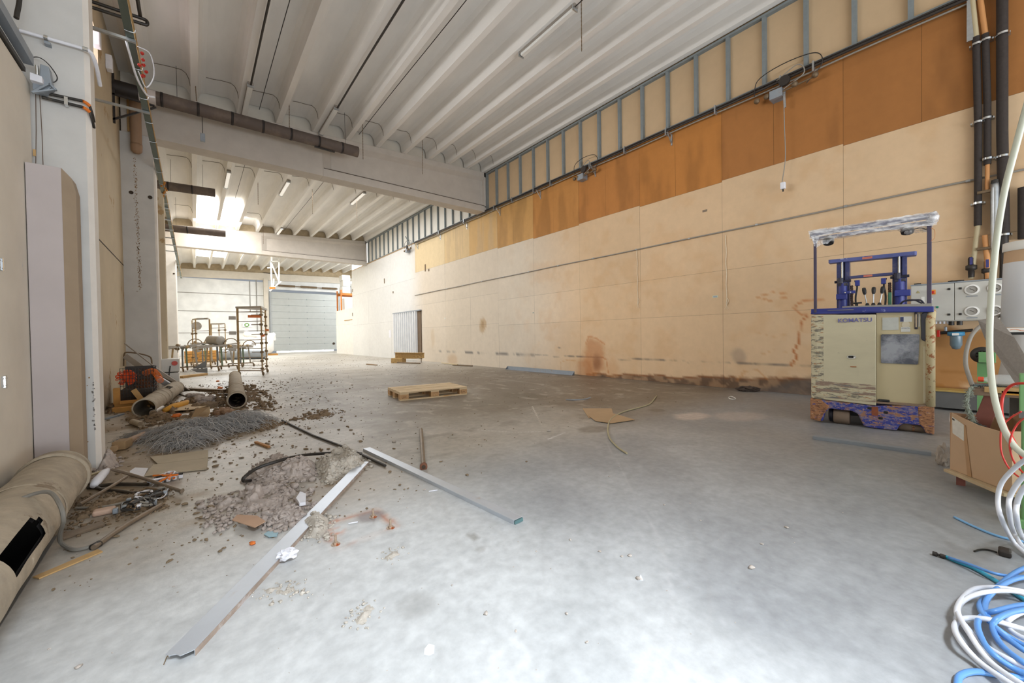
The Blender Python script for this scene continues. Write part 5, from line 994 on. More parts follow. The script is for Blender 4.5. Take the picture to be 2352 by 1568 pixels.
# bench plank on trestle beam
BX = 3.95
def R(u, v, x=BX): return PX(u, v, x)
t = thing('work_bench', 'rough wooden bench plank at the right edge with rags and a bottle on it', 'bench', R(2290, 900)-Vector((0, 0, .6)))
y0, y1 = R(2228, 887).y, -.6; zb = .655
MB().box(BX-.02, y1, zb-.045, BX+.42, y0, zb).build('plank', M('bench_wood', (140, 116, 96), .8, n=.2, ns=8), t, bevel=.004); MB().box(BX-.03, y1, zb-.02, BX+.1, y0-.06, zb+.012).build('batten', m_ledge, t, bevel=.002); MB().box(BX-.03, y1, zb-.028, BX-.0, y0-.13, zb-.005).build('yellow_edge', M('amber_edge', (206, 150, 60), .6), t)
p0, p1 = R(2285, 900, 3.98), R(2250, 985, 3.98); MB().bar(p0, p1, .075, .05, up=(1, 0, 0)).build('red_brown_leg', m_rbrown, t, bevel=.003)
p0, p1 = R(2262, 905, 4.2), R(2262, 905, 4.2); MB().box(BX+.3, y1, 0, BX+.36, -.1, zb-.04).build('rear_leg', m_steelg, t)
# frayed rope
m_rope = M('rope_grey', (150, 156, 142), .9, n=.15, ns=30); m_roped = M('rope_dark', (92, 100, 98), .9, n=.15, ns=30)
def frayed(name, pts, lab, mt, n=150, ln=.035, r=.0022):
    S = spline([PX(u, v, x) for u, v, x in pts], 8); b = MB()
    for i in range(n):
        c_ = S[random.randrange(len(S))]; dv = Vector((random.uniform(-1, 1), random.uniform(-1, 1), random.uniform(-.9, .3))).normalized()*ln*random.uniform(.4, 1)
        b.tube([c_, c_+dv*.6, c_+dv+Vector((0, 0, -.006))], [r, r*.9, r*.4], 4)
    b.tube(S, .008, 6); return tag(b.build(name, mt), lab, 'rope')
frayed('frayed_rope', [(2232, 888, 3.93), (2224, 905, 3.9), (2222, 930, 3.9), (2228, 950, 3.9), (2238, 968, 3.9)], 'pale frayed rope hanging from the end of the bench plank', m_rope, 200, .03)
frayed('frayed_rope', [(2240, 970, 3.9), (2250, 978, 3.88), (2262, 984, 3.86)], 'dark frayed rope end resting on the rim of the cardboard box', m_roped, 90, .035, .003)
frayed('frayed_rope', [(2236, 885, 3.95), (2270, 884, 3.98), (2320, 886, 4.0)], 'grey rag fibres strewn on the bench plank under the bottle', m_roped, 120, .02, .002)
# bottle on the bench
t = thing('plastic_bottle', 'clear plastic bottle with an orange cap lying on the bench', 'bottle', R(2300, 880)); p0 = R(2248, 870, 4.0); p1 = R(2335, 872, 4.0); p0.z = p1.z = zb+.055
m_pet = M('clear_plastic', (236, 240, 240), .06, n=0, alpha=.35); dv = (p1-p0); 
MB().lathe([(.012, .018), (.014, .03), (.030, .055), (.038, .09), (.036, .14), (.039, .19), (.036, .23), (.037, .27), (.02, .28)], p0, dv, 24).build('bottle_body', m_pet, t, smooth='all'); MB().lathe([(.001, -.004), (.016, -.004), (.016, .02), (.013, .022)], p0, dv, 16).build('cap', M('cap_orange', (232, 84, 50), .4, n=0), t, smooth=True)
# white rolls, boards, felt
t = thing('film_roll', 'tall white roll of plastic film standing at the right edge', 'roll', PX(2345, 752, 4.6)); c0 = PX(2352, 752, 4.5); c1 = PX(2358, 556, 4.5); r_ = .145
c0 = Vector((4.5, -.12, c0.z)); MB().lathe([(.001, 0), (r_, 0), (r_-.006, .45)], c0, c1-PX(2352, 752, 4.5), 36).build('film', M('film_white', (226, 228, 232), .35, n=.03, ns=3), t, smooth='all')
ax_ = (c1-PX(2352, 752, 4.5)).normalized(); H_ = (c1-PX(2352, 752, 4.5)).length
MB().lathe([(r_-.007, .44), (r_-.008, H_-.09), (r_-.008, H_-.03)], c0, ax_, 36).build('cardboard_core', card, t, smooth='all'); MB().lathe([(r_-.004, H_-.06), (r_-.0, H_-.05), (r_-.002, H_), (r_-.03, H_+.004), (.001, H_+.004)], c0, ax_, 36).build('end_ring', m_white, t, smooth='all')
t = thing('board_stack', 'white boards with orange print under the film roll', 'board', c0-Vector((0, 0, .03)))
pb = MB().box(4.32, -.7, c0.z-.03, 4.9, .06, c0.z-.002).build('white_board', m_white, t, bevel=.002)
for k_ in range(3): MB().tube([(4.318, -.02-.012*i-.1*k_, c0.z-.016+.006*math.sin(i*1.0)) for i in range(9)], .0015, 4).build('orange_print', m_or, pb)
MB().box(4.45, -.7, 0, 4.85, -.02, c0.z-.03).build('support', m_steelg, t)
MB().lathe([(.12, 0), (.07, .34)], (4.4, -.08, zb+.0), (0, 0, 1), 24).build('grey_cone', M('cone_grey', (190, 188, 186), .5, n=.03), t, smooth='all')
t = MB(); fp = [PX(2246, 735, 4.1), PX(2290, 727, 4.1), PX(2330, 775, 3.8), PX(2375, 850, 3.6), PX(2375, 905, 3.5), PX(2335, 885, 3.6), PX(2290, 815, 3.85), PX(2262, 778, 4.0)]
t.prism(fp, (.012, 0, .0)); tag(t.build('felt_strip', M('grey_felt', (156, 150, 144), .95, n=.1, ns=60, bump=.3, bs=120)), 'wide grey felt strip sagging over the bench at the right edge', 'felt')
# black fan wheel with green clamp
fc = PX(2256, 815, 5.6); t = thing('cable_reel', 'black round reel with a green clamp behind the bench', 'reel', fc-Vector((0, 0, .2)))
rr = (PX(2228, 815, 5.6)-fc).length
MB().lathe([(rr*.55, -.02), (rr, -.02), (rr*1.02, 0), (rr, .02), (rr*.55, .03)], fc, (-1, 0, 0), 36).build('rim', m_blk, t, smooth='all'); MB().lathe([(.001, 0), (rr*.56, 0)], fc, (-1, 0, 0), 24).build('disc', m_pipe, t)
for k_ in range(8): an = k_*PI/4; MB().bar(fc+Vector((-.01, 0, 0)), fc+Vector((-.01, rr*.6*math.cos(an), rr*.6*math.sin(an))), .01, .01).build('spoke', m_steelg, t)
MB().bar(fc+Vector((-.05, -.03, -rr*.9)), fc+Vector((-.05, -.03, rr*.4)), .10, .04, up=(1, 0, 0)).build('green_clamp', m_green, t, bevel=.003); MB().box(5.6, fc.y-.03, 0, 5.66, fc.y+.03, fc.z-rr).build('stand', m_green, t); MB().bar(fc+Vector((-.06, .1, -.02)), fc+Vector((-.06, .08, -.14)), .012, .012).build('red_tape', M('switch_red', (200, 44, 30), .4), t)
# hoses
m_hose = M('milky_hose', (206, 208, 190), .35, n=.03); m_hw = M('white_hose', (222, 224, 230), .35, n=.02); m_hb = M('blue_hose', (96, 150, 214), .35, n=.05); m_ht = M('teal_hose', (60, 168, 196), .35, n=.05); m_hr = M('red_cable', (214, 56, 46), .4, n=0)
def hose(pts, r, mt, lab, grp=None, cat='hose'):
    return tag(MB().tube(spline(pts, 8), r, 10).build('hose', mt, smooth='all'), lab, cat, grp)
hose([PX(2362, 230, 2.9), PX(2335, 330, 2.95), PX(2307, 440, 3.0), PX(2288, 560, 3.05), PX(2277, 680, 3.05), PX(2273, 790, 3.05), PX(2280, 890, 3.0), PX(2300, 970, 2.95), PX(2330, 1025, 2.9), PX(2370, 1055, 2.85)], .0125, m_hose, 'thick milky hose hanging down the right edge')
hose([PX(2318, 715, 4.6), PX(2268, 738, 4.4), PX(2235, 765, 4.3), PX(2221, 800, 4.25), PX(2218, 835, 4.2), PX(2226, 865, 4.15), PX(2234, 886, 4.1)], .012, m_pipeg, 'thin grey hose arching down to the bench')
hose([PX(2375, 880, 3.0), PX(2330, 882, 3.1), PX(2308, 900, 3.15), PX(2301, 925, 3.15), PX(2302, 955, 3.1), PX(2312, 985, 3.1), PX(2325, 1005, 3.05), PX(2370, 1100, 3)], .006, m_hr, 'thick red cable looping in front of the bench', 'red cables', 'cable')
hose([PX(2345, 945, 2.9), PX(2320, 960, 3.0), PX(2302, 980, 3.0), PX(2298, 1010, 3), PX(2302, 1045, 3), PX(2322, 1080, 3), PX(2362, 1110, 2.9)], .0035, m_hr, 'thin red cable in front of the cardboard box', 'red cables', 'cable')
hose([PX(2370, 950, 2.8), PX(2340, 970, 2.9), PX(2323, 1000, 2.9), PX(2320, 1030, 2.9), PX(2332, 1065, 2.9), PX(2365, 1100, 2.8)], .0035, m_hr, 'thin red cable in front of the green post', 'red cables', 'cable')
hose([PX(2370, 1045, 2.6), PX(2330, 1075, 2.7), PX(2300, 1110, 2.75), PX(2292, 1150, 2.75), PX(2300, 1190, 2.7), F(2325, 1240, .05), F(2352, 1268, .02), F(2390, 1300, .012)], .0085, m_hw, 'outermost white hose arc at the right edge', 'white hoses in arcs beside the green post')
hose([PX(2380, 1075, 2.5), PX(2345, 1100, 2.6), PX(2320, 1140, 2.65), PX(2318, 1175, 2.65), F(2326, 1215, .08), F(2345, 1250, .03), F(2380, 1285, .012)], .0085, m_hw, 'middle white hose arc at the right edge', 'white hoses in arcs beside the green post')
hose([PX(2390, 1090, 2.4), PX(2352, 1120, 2.5), PX(2336, 1155, 2.55), PX(2335, 1190, 2.55), F(2345, 1225, .07), F(2375, 1265, .02)], .0085, m_hw, 'innermost white hose arc at the right edge', 'white hoses in arcs beside the green post')
def fh(pts, r, mt, lab, grp=None, cat='hose', z=0): return tag(MB().tube(spline([F(u, v, r+z+(.01*(i % 3) if z else 0)) for i, (u, v) in enumerate(pts)], 8), r, 10).build('hose', mt, smooth='all'), lab, cat, grp)
fh([(2192, 1187), (2240, 1210), (2300, 1233), (2380, 1248)], .006, M('light_blue_hose', (130, 186, 232), .35), 'single light blue hose ending on the floor left of the white arcs')
t = fh([(2172, 1278), (2205, 1292), (2240, 1306), (2290, 1335), (2330, 1362), (2380, 1395)], .008, m_ht, 'teal hose with a black fitting at its end')
p0, p1 = F(2142, 1270, .009), F(2172, 1279, .009); MB().tube([p0, p0.lerp(p1, .35), p0.lerp(p1, .4), p0.lerp(p1, .55), p0.lerp(p1, .6), p1], [.010, .010, .006, .006, .010, .009], 12).build('black_fitting', m_blk, t, smooth=True)
fh([(2180, 1280), (2225, 1295), (2290, 1318), (2352, 1324), (2400, 1328)], .006, m_hb, 'thin blue hose running beside the teal hose', z=.01)
W = 'white hoses coiled in the lower right corner'; B_ = 'blue hoses coiled in the lower right corner'
fh([(2400, 1372), (2352, 1358), (2290, 1349), (2240, 1352), (2210, 1375), (2198, 1405), (2212, 1430), (2260, 1480), (2330, 1520), (2400, 1545)], .0085, m_hw, 'upper white hose of the coil, its loop reaching up to the blue hoses', W, z=.012)
fh([(2400, 1460), (2330, 1438), (2270, 1422), (2215, 1420), (2193, 1437), (2205, 1470), (2250, 1520), (2330, 1575), (2400, 1610)], .0085, m_hw, 'white hose of the coil whose loop reaches farthest left', W, z=.014)
fh([(2395, 1385), (2330, 1358), (2260, 1360), (2215, 1378), (2200, 1405), (2230, 1460), (2270, 1515), (2330, 1560), (2400, 1600)], .008, m_hw, 'white hose of the coil crossing under the others', W, z=.022)
fh([(2400, 1395), (2352, 1404), (2320, 1420), (2312, 1436), (2340, 1460), (2400, 1480)], .008, m_hw, 'small white hose loop at the right edge of the coil', W, z=.01)
fh([(2400, 1290), (2340, 1310), (2290, 1348), (2255, 1380), (2252, 1400), (2275, 1430), (2330, 1470), (2400, 1505)], .0085, m_hb, 'blue hose of the coil rising to the upper right', B_, z=.006)
fh([(2400, 1320), (2330, 1330), (2280, 1360), (2262, 1395), (2285, 1440), (2340, 1485), (2400, 1520)], .0085, m_hb, 'second blue hose of the coil, just inside the first', B_, z=.012)
fh([(2400, 1384), (2340, 1390), (2290, 1402), (2262, 1410), (2245, 1435), (2270, 1490), (2330, 1535), (2400, 1560)], .0085, m_hb, 'blue hose of the coil with its loop in the middle', B_, z=.018)
fh([(2400, 1398), (2340, 1402), (2295, 1418), (2280, 1440), (2300, 1480), (2350, 1520), (2400, 1540)], .0085, m_hb, 'innermost blue hose of the coil', B_, z=.024)
fh([(2198, 1580), (2205, 1552), (2240, 1542), (2300, 1550), (2400, 1562)], .0085, m_hb, 'blue hose bending at the bottom edge of the picture', B_)
t = thing('cable_plug', 'small dark plug with a thin cable on the floor by the hoses', 'plug', F(2308, 1275)); p = F(2308, 1275); MB().box(p.x-.03, p.y-.02, 0, p.x+.03, p.y+.02, .03).build('plug_body', m_pipe, t, bevel=.008); MB().tube(on_floor([(2290, 1268), (2268, 1262), (2250, 1262), (2238, 1266)], .004, 6), .004, 6).build('cable', m_blk, t)

# loose things on the open floor
m_cb = M('flat_cardboard', (178, 148, 112), .9, n=.08, ns=5)
def flat(name, uvs, z, mt, lab, cat, th=.005, grp=None): return tag(MB().prism([F(u, v, z) for u, v in uvs], (0, 0, th)).build(name, mt), lab, cat, grp)
flat('cardboard_sheet', [(1338, 938), (1405, 938), (1408, 950), (1420, 952), (1352, 960)], .001, m_cb, 'left torn cardboard sheet on the open floor', 'cardboard')
flat('cardboard_sheet', [(1352, 955), (1410, 950), (1458, 964), (1404, 972), (1368, 967)], .007, m_cb, 'right torn cardboard sheet on the open floor, under the pale hose', 'cardboard')
tag(MB().tube(on_floor([(1508, 909), (1495, 925), (1480, 932), (1430, 946), (1404, 962), (1396, 982), (1400, 1005), (1418, 1026), (1440, 1041)], .009, 8), .008, 8).build('hose', M('pale_hose', (176, 166, 132), .5, n=.05), smooth=True), 'pale curved hose lying across the torn cardboard', 'hose')
tag(MB().tube(on_floor([(1300, 917), (1320, 918), (1345, 916), (1357, 912)], .008, 4, [0, 0, 0, .03]), .008, 6).build('bent_strip', m_galvd), 'small bent dark strip on the floor beyond the cardboard', 'strip')
tag(MB().tube(on_floor([(1673, 912), (1680, 910), (1690, 915), (1683, 917), (1674, 914)], .006, 4), .006, 5).build('paper_twist', m_white), 'white paper twist near the stained wall', 'paper')
p = PX(1718, 893, 7.6); b = MB(); b.blob((7.6, p.y, .04), .1, .16, .05, 2, .3); tag(b.build('rubble_heap', M('rubble_dark', (74, 62, 54), .9, n=.2, ns=20)), 'small dark rubble heap at the foot of the stained wall', 'rubble')

# ================================================================ LEFT: CRATE, BASKET, HEAPS
m_lint = M('grey_lint', (188, 176, 168), .95, n=.2, ns=22, bump=.5, bs=60); m_lintp = M('pale_lint', (196, 188, 176), .95, n=.15, ns=22, bump=.5, bs=60)
m_lintb = M('brown_lint', (136, 116, 92), .95, n=.2, ns=22, bump=.5, bs=60); m_crumb = M('crumbs', (136, 118, 94), .95, n=.25, ns=20); m_crumbp = M('pale_crumbs', (186, 176, 166), .95, n=.15, ns=20)
def heap(name, pix, n, r, h, mt, lab, sz=(.012, .035), kind=None, cat='lint', sparse=0):
    """fluffy mound over a floor polygon given by its pixels: ragged height field plus loose tufts round it"""
    P = [F(u, v) for u, v in pix]; x0, x1 = min(p.x for p in P)-.06, max(p.x for p in P)+.06; y0, y1 = min(p.y for p in P)-.06, max(p.y for p in P)+.06
    st = max(.006, math.sqrt((x1-x0)*(y1-y0)/16000)); X, Y = np.meshgrid(np.arange(x0, x1, st), np.arange(y0, y1, st), indexing='ij')
    ins = np.zeros(X.shape, bool); j = len(P)-1
    for i in range(len(P)):
        c_ = ((P[i].y > Y) != (P[j].y > Y)) & (X < (P[j].x-P[i].x)*(Y-P[i].y)/(P[j].y-P[i].y+1e-12)+P[i].x); ins ^= c_; j = i
    d = segd(X, Y, [(p.x, p.y) for p in P+P[:1]]); d = np.where(ins, d, -d); sd = int(abs(P[0].x)*1000) % 97
    fq = 9 if h > .04 else 13
    n1 = vnoise(X, Y, fq, sd, 5); bil = 1-np.abs(2*vnoise(X, Y, 26, sd+3, 4)-1)*1.6; edge_ = sstep(-.02, r, d+.12*(n1-.5)*min(1, r*8))
    Z = h*edge_*(.25+1.1*n1)+edge_**.5*(.022 if h > .03 else .012)*np.clip(bil, -.2, 1)-.006-.012*(vnoise(X, Y, 7, sd+5, 3) < .42)*(h < .05)
    if sparse: Z = Z-h*sparse*(1-sstep(.5, .62, vnoise(X, Y, 5, sd+9, 4)))-.02*(1-sstep(.45, .6, vnoise(X, Y, 11, sd+12, 4)))
    b = MB(); idx = {}; V = []; nx, ny = X.shape; keep = Z > .001
    cell = keep[:-1, :-1] | keep[1:, :-1] | keep[:-1, 1:] | keep[1:, 1:]; use = np.zeros(X.shape, int)-1; Fc = []
    for i, j in zip(*np.nonzero(cell)):
        q = []
        for a_, c_ in ((i, j), (i+1, j), (i+1, j+1), (i, j+1)):
            if use[a_, c_] < 0: use[a_, c_] = len(V); V.append((X[a_, c_]+random.uniform(-.3, .3)*st, Y[a_, c_]+random.uniform(-.3, .3)*st, max(Z[a_, c_], .0005)))
            q.append(use[a_, c_])
        Fc.append(tuple(q))
    b.add(V, Fc); k_ = 0; area_ = [(i, j) for i, j in zip(*np.nonzero((d > -.05) & (d < r*1.2)))]
    while k_ < n*.8 and area_:
        i, j = random.choice(area_); s_ = random.uniform(sz[0], sz[1])*.42*(1 if random.random() < .85 else 1.8)
        b.blob((X[i, j], Y[i, j], max(s_*.4, Z[i, j]+s_*.2)), s_, s_*random.uniform(.7, 1.3), s_*random.uniform(.5, .9), 1, .4); k_ += 1
    return tag(b.build(name, mt, smooth='all'), lab, cat, None, kind)
heap('lint_heap', [(565, 1105), (600, 1065), (650, 1050), (690, 1062), (735, 1075), (720, 1100), (650, 1110), (600, 1120)], 420, .15, .10, m_lint, 'large grey lint heap under the black rubber hose', kind='stuff')
heap('lint_heap', [(720, 1085), (750, 1055), (790, 1045), (835, 1050), (840, 1075), (790, 1090), (750, 1110)], 360, .12, .10, m_lintp, 'pale lint heap where the long channel ends', kind='stuff')
heap('lint_heap', [(480, 1150), (560, 1130), (640, 1110), (700, 1130), (690, 1160), (640, 1200), (560, 1190), (500, 1215)], 520, .12, .055, m_lint, 'broad low grey lint heap left of the long channel', kind='stuff', sparse=.8)
heap('lint_heap', [(600, 1200), (650, 1165), (705, 1165), (690, 1200), (640, 1215)], 200, .08, .04, m_lint, 'small lint heap touching the long channel', kind='stuff')
heap('lint_heap', [(698, 1205), (725, 1185), (750, 1195), (740, 1235), (712, 1232)], 150, .05, .05, m_lintp, 'pale lint ball on the long channel beside the rust frame', (.008, .02), 'stuff')
heap('lint_heap', [(670, 965), (700, 950), (760, 938), (790, 945), (740, 962)], 110, .12, .03, m_lintb, 'brown lint strip beyond the straight black pipe', kind='stuff', sparse=1)
heap('lint_heap', [(300, 965), (360, 940), (440, 915), (500, 910), (560, 930), (520, 955), (420, 965), (330, 985)], 520, .25, .07, m_lintb, 'brown lint debris in front of the square-cut duct', (.02, .06), 'stuff', sparse=1.5)
heap('lint_heap', [(470, 905), (540, 895), (560, 880), (610, 900), (640, 940), (600, 945), (540, 925)], 300, .25, .06, m_lintb, 'brown lint debris beside the spiral duct', (.02, .06), 'stuff', sparse=1.5)
heap('lint_heap', [(570, 975), (610, 960), (650, 975), (600, 990)], 110, .12, .05, m_lintb, 'small brown lint heap at the right end of the wire heap', kind='stuff')
heap('lint_heap', [(225, 1080), (235, 1050), (262, 1052), (265, 1070), (245, 1078)], 60, .05, .10, m_lint, 'grey lint lump at the foot of the nearest column', (.02, .04), 'stuff')
heap('lint_heap', [(250, 950), (240, 940), (262, 935), (275, 945)], 60, .06, .08, m_lintb, 'brown lint lump at the foot of the left wall', (.03, .05), 'stuff')
heap('lint_heap', [(130, 1215), (200, 1140), (300, 1130), (400, 1130), (360, 1170), (250, 1200), (180, 1225)], 420, .12, .02, m_lintb, 'dust and lint under the tangle of thin pipes', (.006, .02), 'stuff', sparse=1.2)
heap('lint_heap', [(610, 1355), (680, 1345), (700, 1360), (640, 1372)], 60, .03, .02, m_lintp, 'pale lint tuft right of the long channel in the foreground', (.006, .014), 'stuff')
heap('lint_heap', [(820, 1425), (845, 1392), (852, 1398), (830, 1428)], 40, .02, .015, m_lintp, 'long pale lint roll in the bright foreground', (.005, .011), 'stuff')
heap('lint_heap', [(885, 1282), (905, 1268), (915, 1272), (895, 1284)], 30, .02, .012, m_lintp, 'small lint tuft in front of the rust frame', (.005, .011), 'stuff')
# scattered crumbs, far too many to count
def scatter(name, n, fn, mt, lab, sz):
    b = MB(); k_ = 0
    while k_ < n:
        x, y, s_ = fn()
        if x is None: continue
        b.blob((x, y, s_*.3), s_*random.uniform(.7, 1.6), s_*random.uniform(.6, 1), s_*random.uniform(.3, .6), 0, .3); k_ += 1
    return tag(b.build(name, mt), lab, 'debris', None, 'stuff')
def left_zone():
    y = random.uniform(2.4, 12)**1.0; x = random.gauss(.2+.03*y, .55+.04*y)
    return (x, y, random.choice((.003, .004, .005, .006, .012))*random.uniform(.6, 1.3)*(1+.07*y)) if -1 < x < 4 else (None, 0, 0)
def wide_zone():
    y = random.uniform(3, 26); x = random.uniform(-.6, 7.3)
    return (x, y, random.uniform(.002, .008)*(1+.05*y))
def front_zone():
    x, y = random.uniform(-.5, 5), random.uniform(.4, 4)
    return (x, y, random.choice((.0015, .002, .003, .005))*random.uniform(.6, 1.2))
scatter('floor_crumbs', 2600, left_zone, m_crumb, 'brown crumbs and lint flecks over the left part of the floor', 1)
scatter('floor_crumbs', 1500, wide_zone, m_crumb, 'sparse dark flecks over the whole middle floor', 1)
scatter('floor_crumbs', 650, front_zone, m_crumbp, 'pale specks over the foreground floor', 1)
CHIP = ['larger chip of the close pair right of centre, left one', 'larger chip of the close pair right of centre, right one', 'chip left of the close pair in the bright foreground', 'chip below the close pair, beside the triangular scrap', 'lone small chip above the close pair', 'chip farther back on the right of the open floor', 'chip between the coiled hoses and the cardboard box', 'flat chip at the left of the blue hose ends', 'chip between the rust frame and the short steel tube', 'chip on the floor behind the right channel', 'chip left of the short steel tube', 'chip near the bottom, right of the long lint roll', 'brownish chip near the bottom centre', 'chip left of the teal hose fitting', 'chip between the pale hose and the right channel', 'lowest chip at the far left bottom']
for i, (u, v, s_) in enumerate(((1428, 1278, .007), (1447, 1277, .010), (1378, 1267, .008), (1467, 1330, .012), (1310, 1240, .008), (1526, 1160, .008), (1807, 1212, .01), (1726, 1305, .014), (975, 1125, .01), (1260, 990, .02), (905, 1015, .02), (1116, 1410, .01), (1302, 1410, .007), (1750, 1250, .008), (1400, 1095, .01), (180, 1533, .01))):
    p = F(u, v); b = MB(); s_ *= .75; b.blob((p.x, p.y, s_*.5), s_*1.3, s_, s_*.6, 1, .3)
    tag(b.build('rubble_chip', m_crumbp, smooth='all'), CHIP[i], 'debris', 'pale chips on the foreground floor')
# white scraps
flat('paint_flake', [(975, 1490), (985, 1478), (998, 1482), (997, 1500), (985, 1505), (974, 1503)], .0005, m_paper, 'large white paint flake at the bottom of the picture', 'paint flake', .001)
flat('paper_scrap', [(1466, 1332), (1472, 1320), (1477, 1333)], .0005, m_paper, 'white triangular scrap in the foreground', 'paper', .003)
for i, (a_, b2, lab) in enumerate((((800, 1202), (822, 1198), 'blue-white stub inside the rust frame'), ((985, 1128), (1005, 1125), 'white stub behind the rust frame'), ((985, 1130), (1000, 1131), 'second white stub behind the rust frame'))[:2]):
    tag(MB().cyl(F(*a_, .004), F(*b2, .004), .0035, n=8).build('paper_stub', m_paper), lab, 'litter')
flat('cardboard_scrap', [(533, 1195), (545, 1183), (590, 1185), (610, 1198), (585, 1212)], .03, M('tan_card', (186, 152, 126), .9, n=.1), 'tan cardboard scrap in the low lint heap', 'cardboard', .004)
flat('plastic_bag', [(680, 1150), (690, 1135), (703, 1140), (702, 1160), (688, 1162)], .035, m_paper, 'small whitish crumpled bag on the lint heap', 'bag', .02)
flat('blue_scrap', [(606, 1228), (615, 1221), (640, 1222), (636, 1232), (618, 1234)], .004, M('pale_blue', (160, 190, 200), .7), 'pale blue scrap left of the long channel', 'litter', .004)
tag(MB().bar(F(587, 1015, .012), F(618, 1026, .012), .025, .018).build('wood_stick', M('orange_wood', (196, 146, 96), .8)), 'short orange-brown wood stick on the wet-looking floor', 'stick')
flat('wooden_board', [(345, 1050), (478, 1034), (478, 1052), (362, 1066)], .006, m_wood, 'upper half of the broken pale board before the wire heap', 'board', .006)
flat('wooden_board', [(330, 1095), (352, 1068), (478, 1053), (475, 1078), (400, 1086)], .004, m_wood, 'lower half of the broken pale board before the wire heap', 'board', .006)
flat('plastic_sheet', [(298, 1083), (310, 1075), (340, 1076), (330, 1095), (300, 1092)], .01, m_paper, 'small white plastic sheet left of the broken board', 'plastic', .006)
m_gb = M('grimy_board', (188, 175, 152), .85, n=.12, ns=4, peel=[((150, 134, 110), 9, .66)])
for o_ in list(C.objects):
    if o_.name.startswith('wooden_board') and o_.data and o_.data.materials[0] == m_wood: o_.data.materials[0] = m_gb
# wire heap
def wireheap():
    b = []; V = []; Fc = []; o = 0
    blobs = [((455, 1000), .40, .36, .12), ((400, 1003), .28, .28, .08), ((520, 985), .42, .38, .10), ((570, 978), .26, .28, .13), ((425, 1022), .20, .18, .17), ((350, 998), .18, .3, .04)]
    C_ = [(F(u, v), a_, c_, h) for (u, v), a_, c_, h in blobs]
    for k_ in range(4200):
        p, rx, ry, h = random.choice(C_); an = random.uniform(0, 2*PI); q = math.sqrt(random.random()); x, y = p.x+rx*q*math.cos(an)*.8, p.y+ry*q*math.sin(an)
        zc = sum(hh*math.exp(-((x-pp.x)/aa)**2*2-((y-pp.y)/cc)**2*2) for pp, aa, cc, hh in C_); z = zc*random.uniform(.35, 1.0)+.004
        th = random.gauss(.3, .9)+random.choice((0, PI)); ln = random.uniform(.08, .24); cu = random.uniform(-1.8, 1.8); pts = []
        for j in range(6):
            t = j/5; pts.append(Vector((x, y, max(.002, z+.02*random.random()+(-.8*(t-.4)**2*ln))))); x += math.cos(th)*ln/5; y += math.sin(th)*ln/5; th += cu/5
        r = random.choice((.0014, .002, .0028))
        for j, pp in enumerate(pts):
            V += [(pp.x-r, pp.y, pp.z), (pp.x+r*.5, pp.y+r, pp.z-r), (pp.x+r*.5, pp.y-r, pp.z+r)]
        for j in range(5):
            for m_ in range(3): a0 = o+j*3+m_; a1 = o+j*3+(m_+1) % 3; Fc.append((a0, a1, a1+3, a0+3))
        o += 18
    mb = MB(); mb.v = V; mb.f = Fc; mb.mi = [0]*len(Fc); ob = mb.build('wire_heap', M('wire_grey', (204, 201, 198), .5, .1, n=.2, ns=9)); tag(ob, 'heap of fine grey wire bristles on the floor by the broken board', 'wire heap', None, 'stuff')
    core = MB()
    for p, rx, ry, h in C_: core.lathe([(rx*.7, 0), (rx*.55, h*.3), (rx*.3, h*.5), (.001, h*.6)], (p.x, p.y, .001), (0, 0, 1), 20)
    core.build('gap_shade_core', M('wire_gap_shade', (96, 93, 91), .9, n=.3, ns=25, bump=.6, bs=60), ob, smooth='all')  # darker core: shade in the gaps between strands put into its colour
wireheap()
# folded packaging on the wire heap, tubes
t = thing('folded_carton', 'torn folded carton standing on the wire heap', 'carton', F(445, 978)); 
A_, B2, D_, E_ = F(407, 968, .04), F(462, 978, .04), PY(482, 948, F(462, 978, .04).y+.15), PY(480, 934, F(462, 978, .04).y+.15); G_ = PY(450, 938, A_.y+.1)
MB().prism([F(432, 972, .03), B2, D_, E_, G_], (.006, .004, 0)).build('upright_panel', M('carton_tan', (190, 164, 130), .85, n=.1, ns=6), t); MB().prism([A_, F(418, 963, .04), F(452, 972, .04), B2], (0, 0, .006)).build('flap', m_ledge, t)
t = thing('cardboard_tube', 'brown tube with a square fitting left of the wire heap', 'tube', F(300, 1010)); MB().cyl(F(285, 1018, .04), F(332, 998, .04), .035, n=14).build('tube', m_bp, t, smooth=True); MB().bar(F(272, 1024, .045), F(290, 1015, .045), .10, .08).build('square_fitting', M('tan_fitting', (156, 128, 92), .8, n=.2), t, bevel=.006); MB().cyl(F(262, 1030, .03), F(272, 1024, .03), .03, n=10).build('spigot', m_cb, t)
for i, (pts, r, lab, z) in enumerate((([(258, 1078), (300, 1089), (360, 1108), (418, 1128)], .011, 'grey pipe running from the peak down to the right', .06), ([(290, 1095), (250, 1120), (183, 1158)], .011, 'grey pipe running down towards the big duct', .04), ([(186, 1098), (215, 1088), (246, 1078)], .010, 'pale pipe leaning against the foot of the column', .05),
                            ([(195, 1105), (230, 1122), (280, 1128), (325, 1135)], .010, 'dark pipe under the crossing pipes', .01), ([(200, 1120), (260, 1112), (340, 1112)], .012, 'dark horizontal pipe behind the crossing pipes', .012), ([(215, 1257), (290, 1205), (368, 1160)], .013, 'straight brown pipe pointing towards the bottom left', .013), ([(175, 1166), (235, 1164), (290, 1152), (340, 1140)], .008, 'grey cable from the big duct to the tangle', .01))):
    tag(MB().tube(spline([F(u, v, z*(1-.5*k_/(len(pts)-1)) if i < 3 else r+.002) for k_, (u, v) in enumerate(pts)], 5), r, 8).build('thin_pipe', [m_stl, m_stl, m_pale, m_rod, m_rod, m_stl, m_pipeg][i], smooth=True), lab, 'pipe', 'thin pipes tangled at the foot of the nearest column')
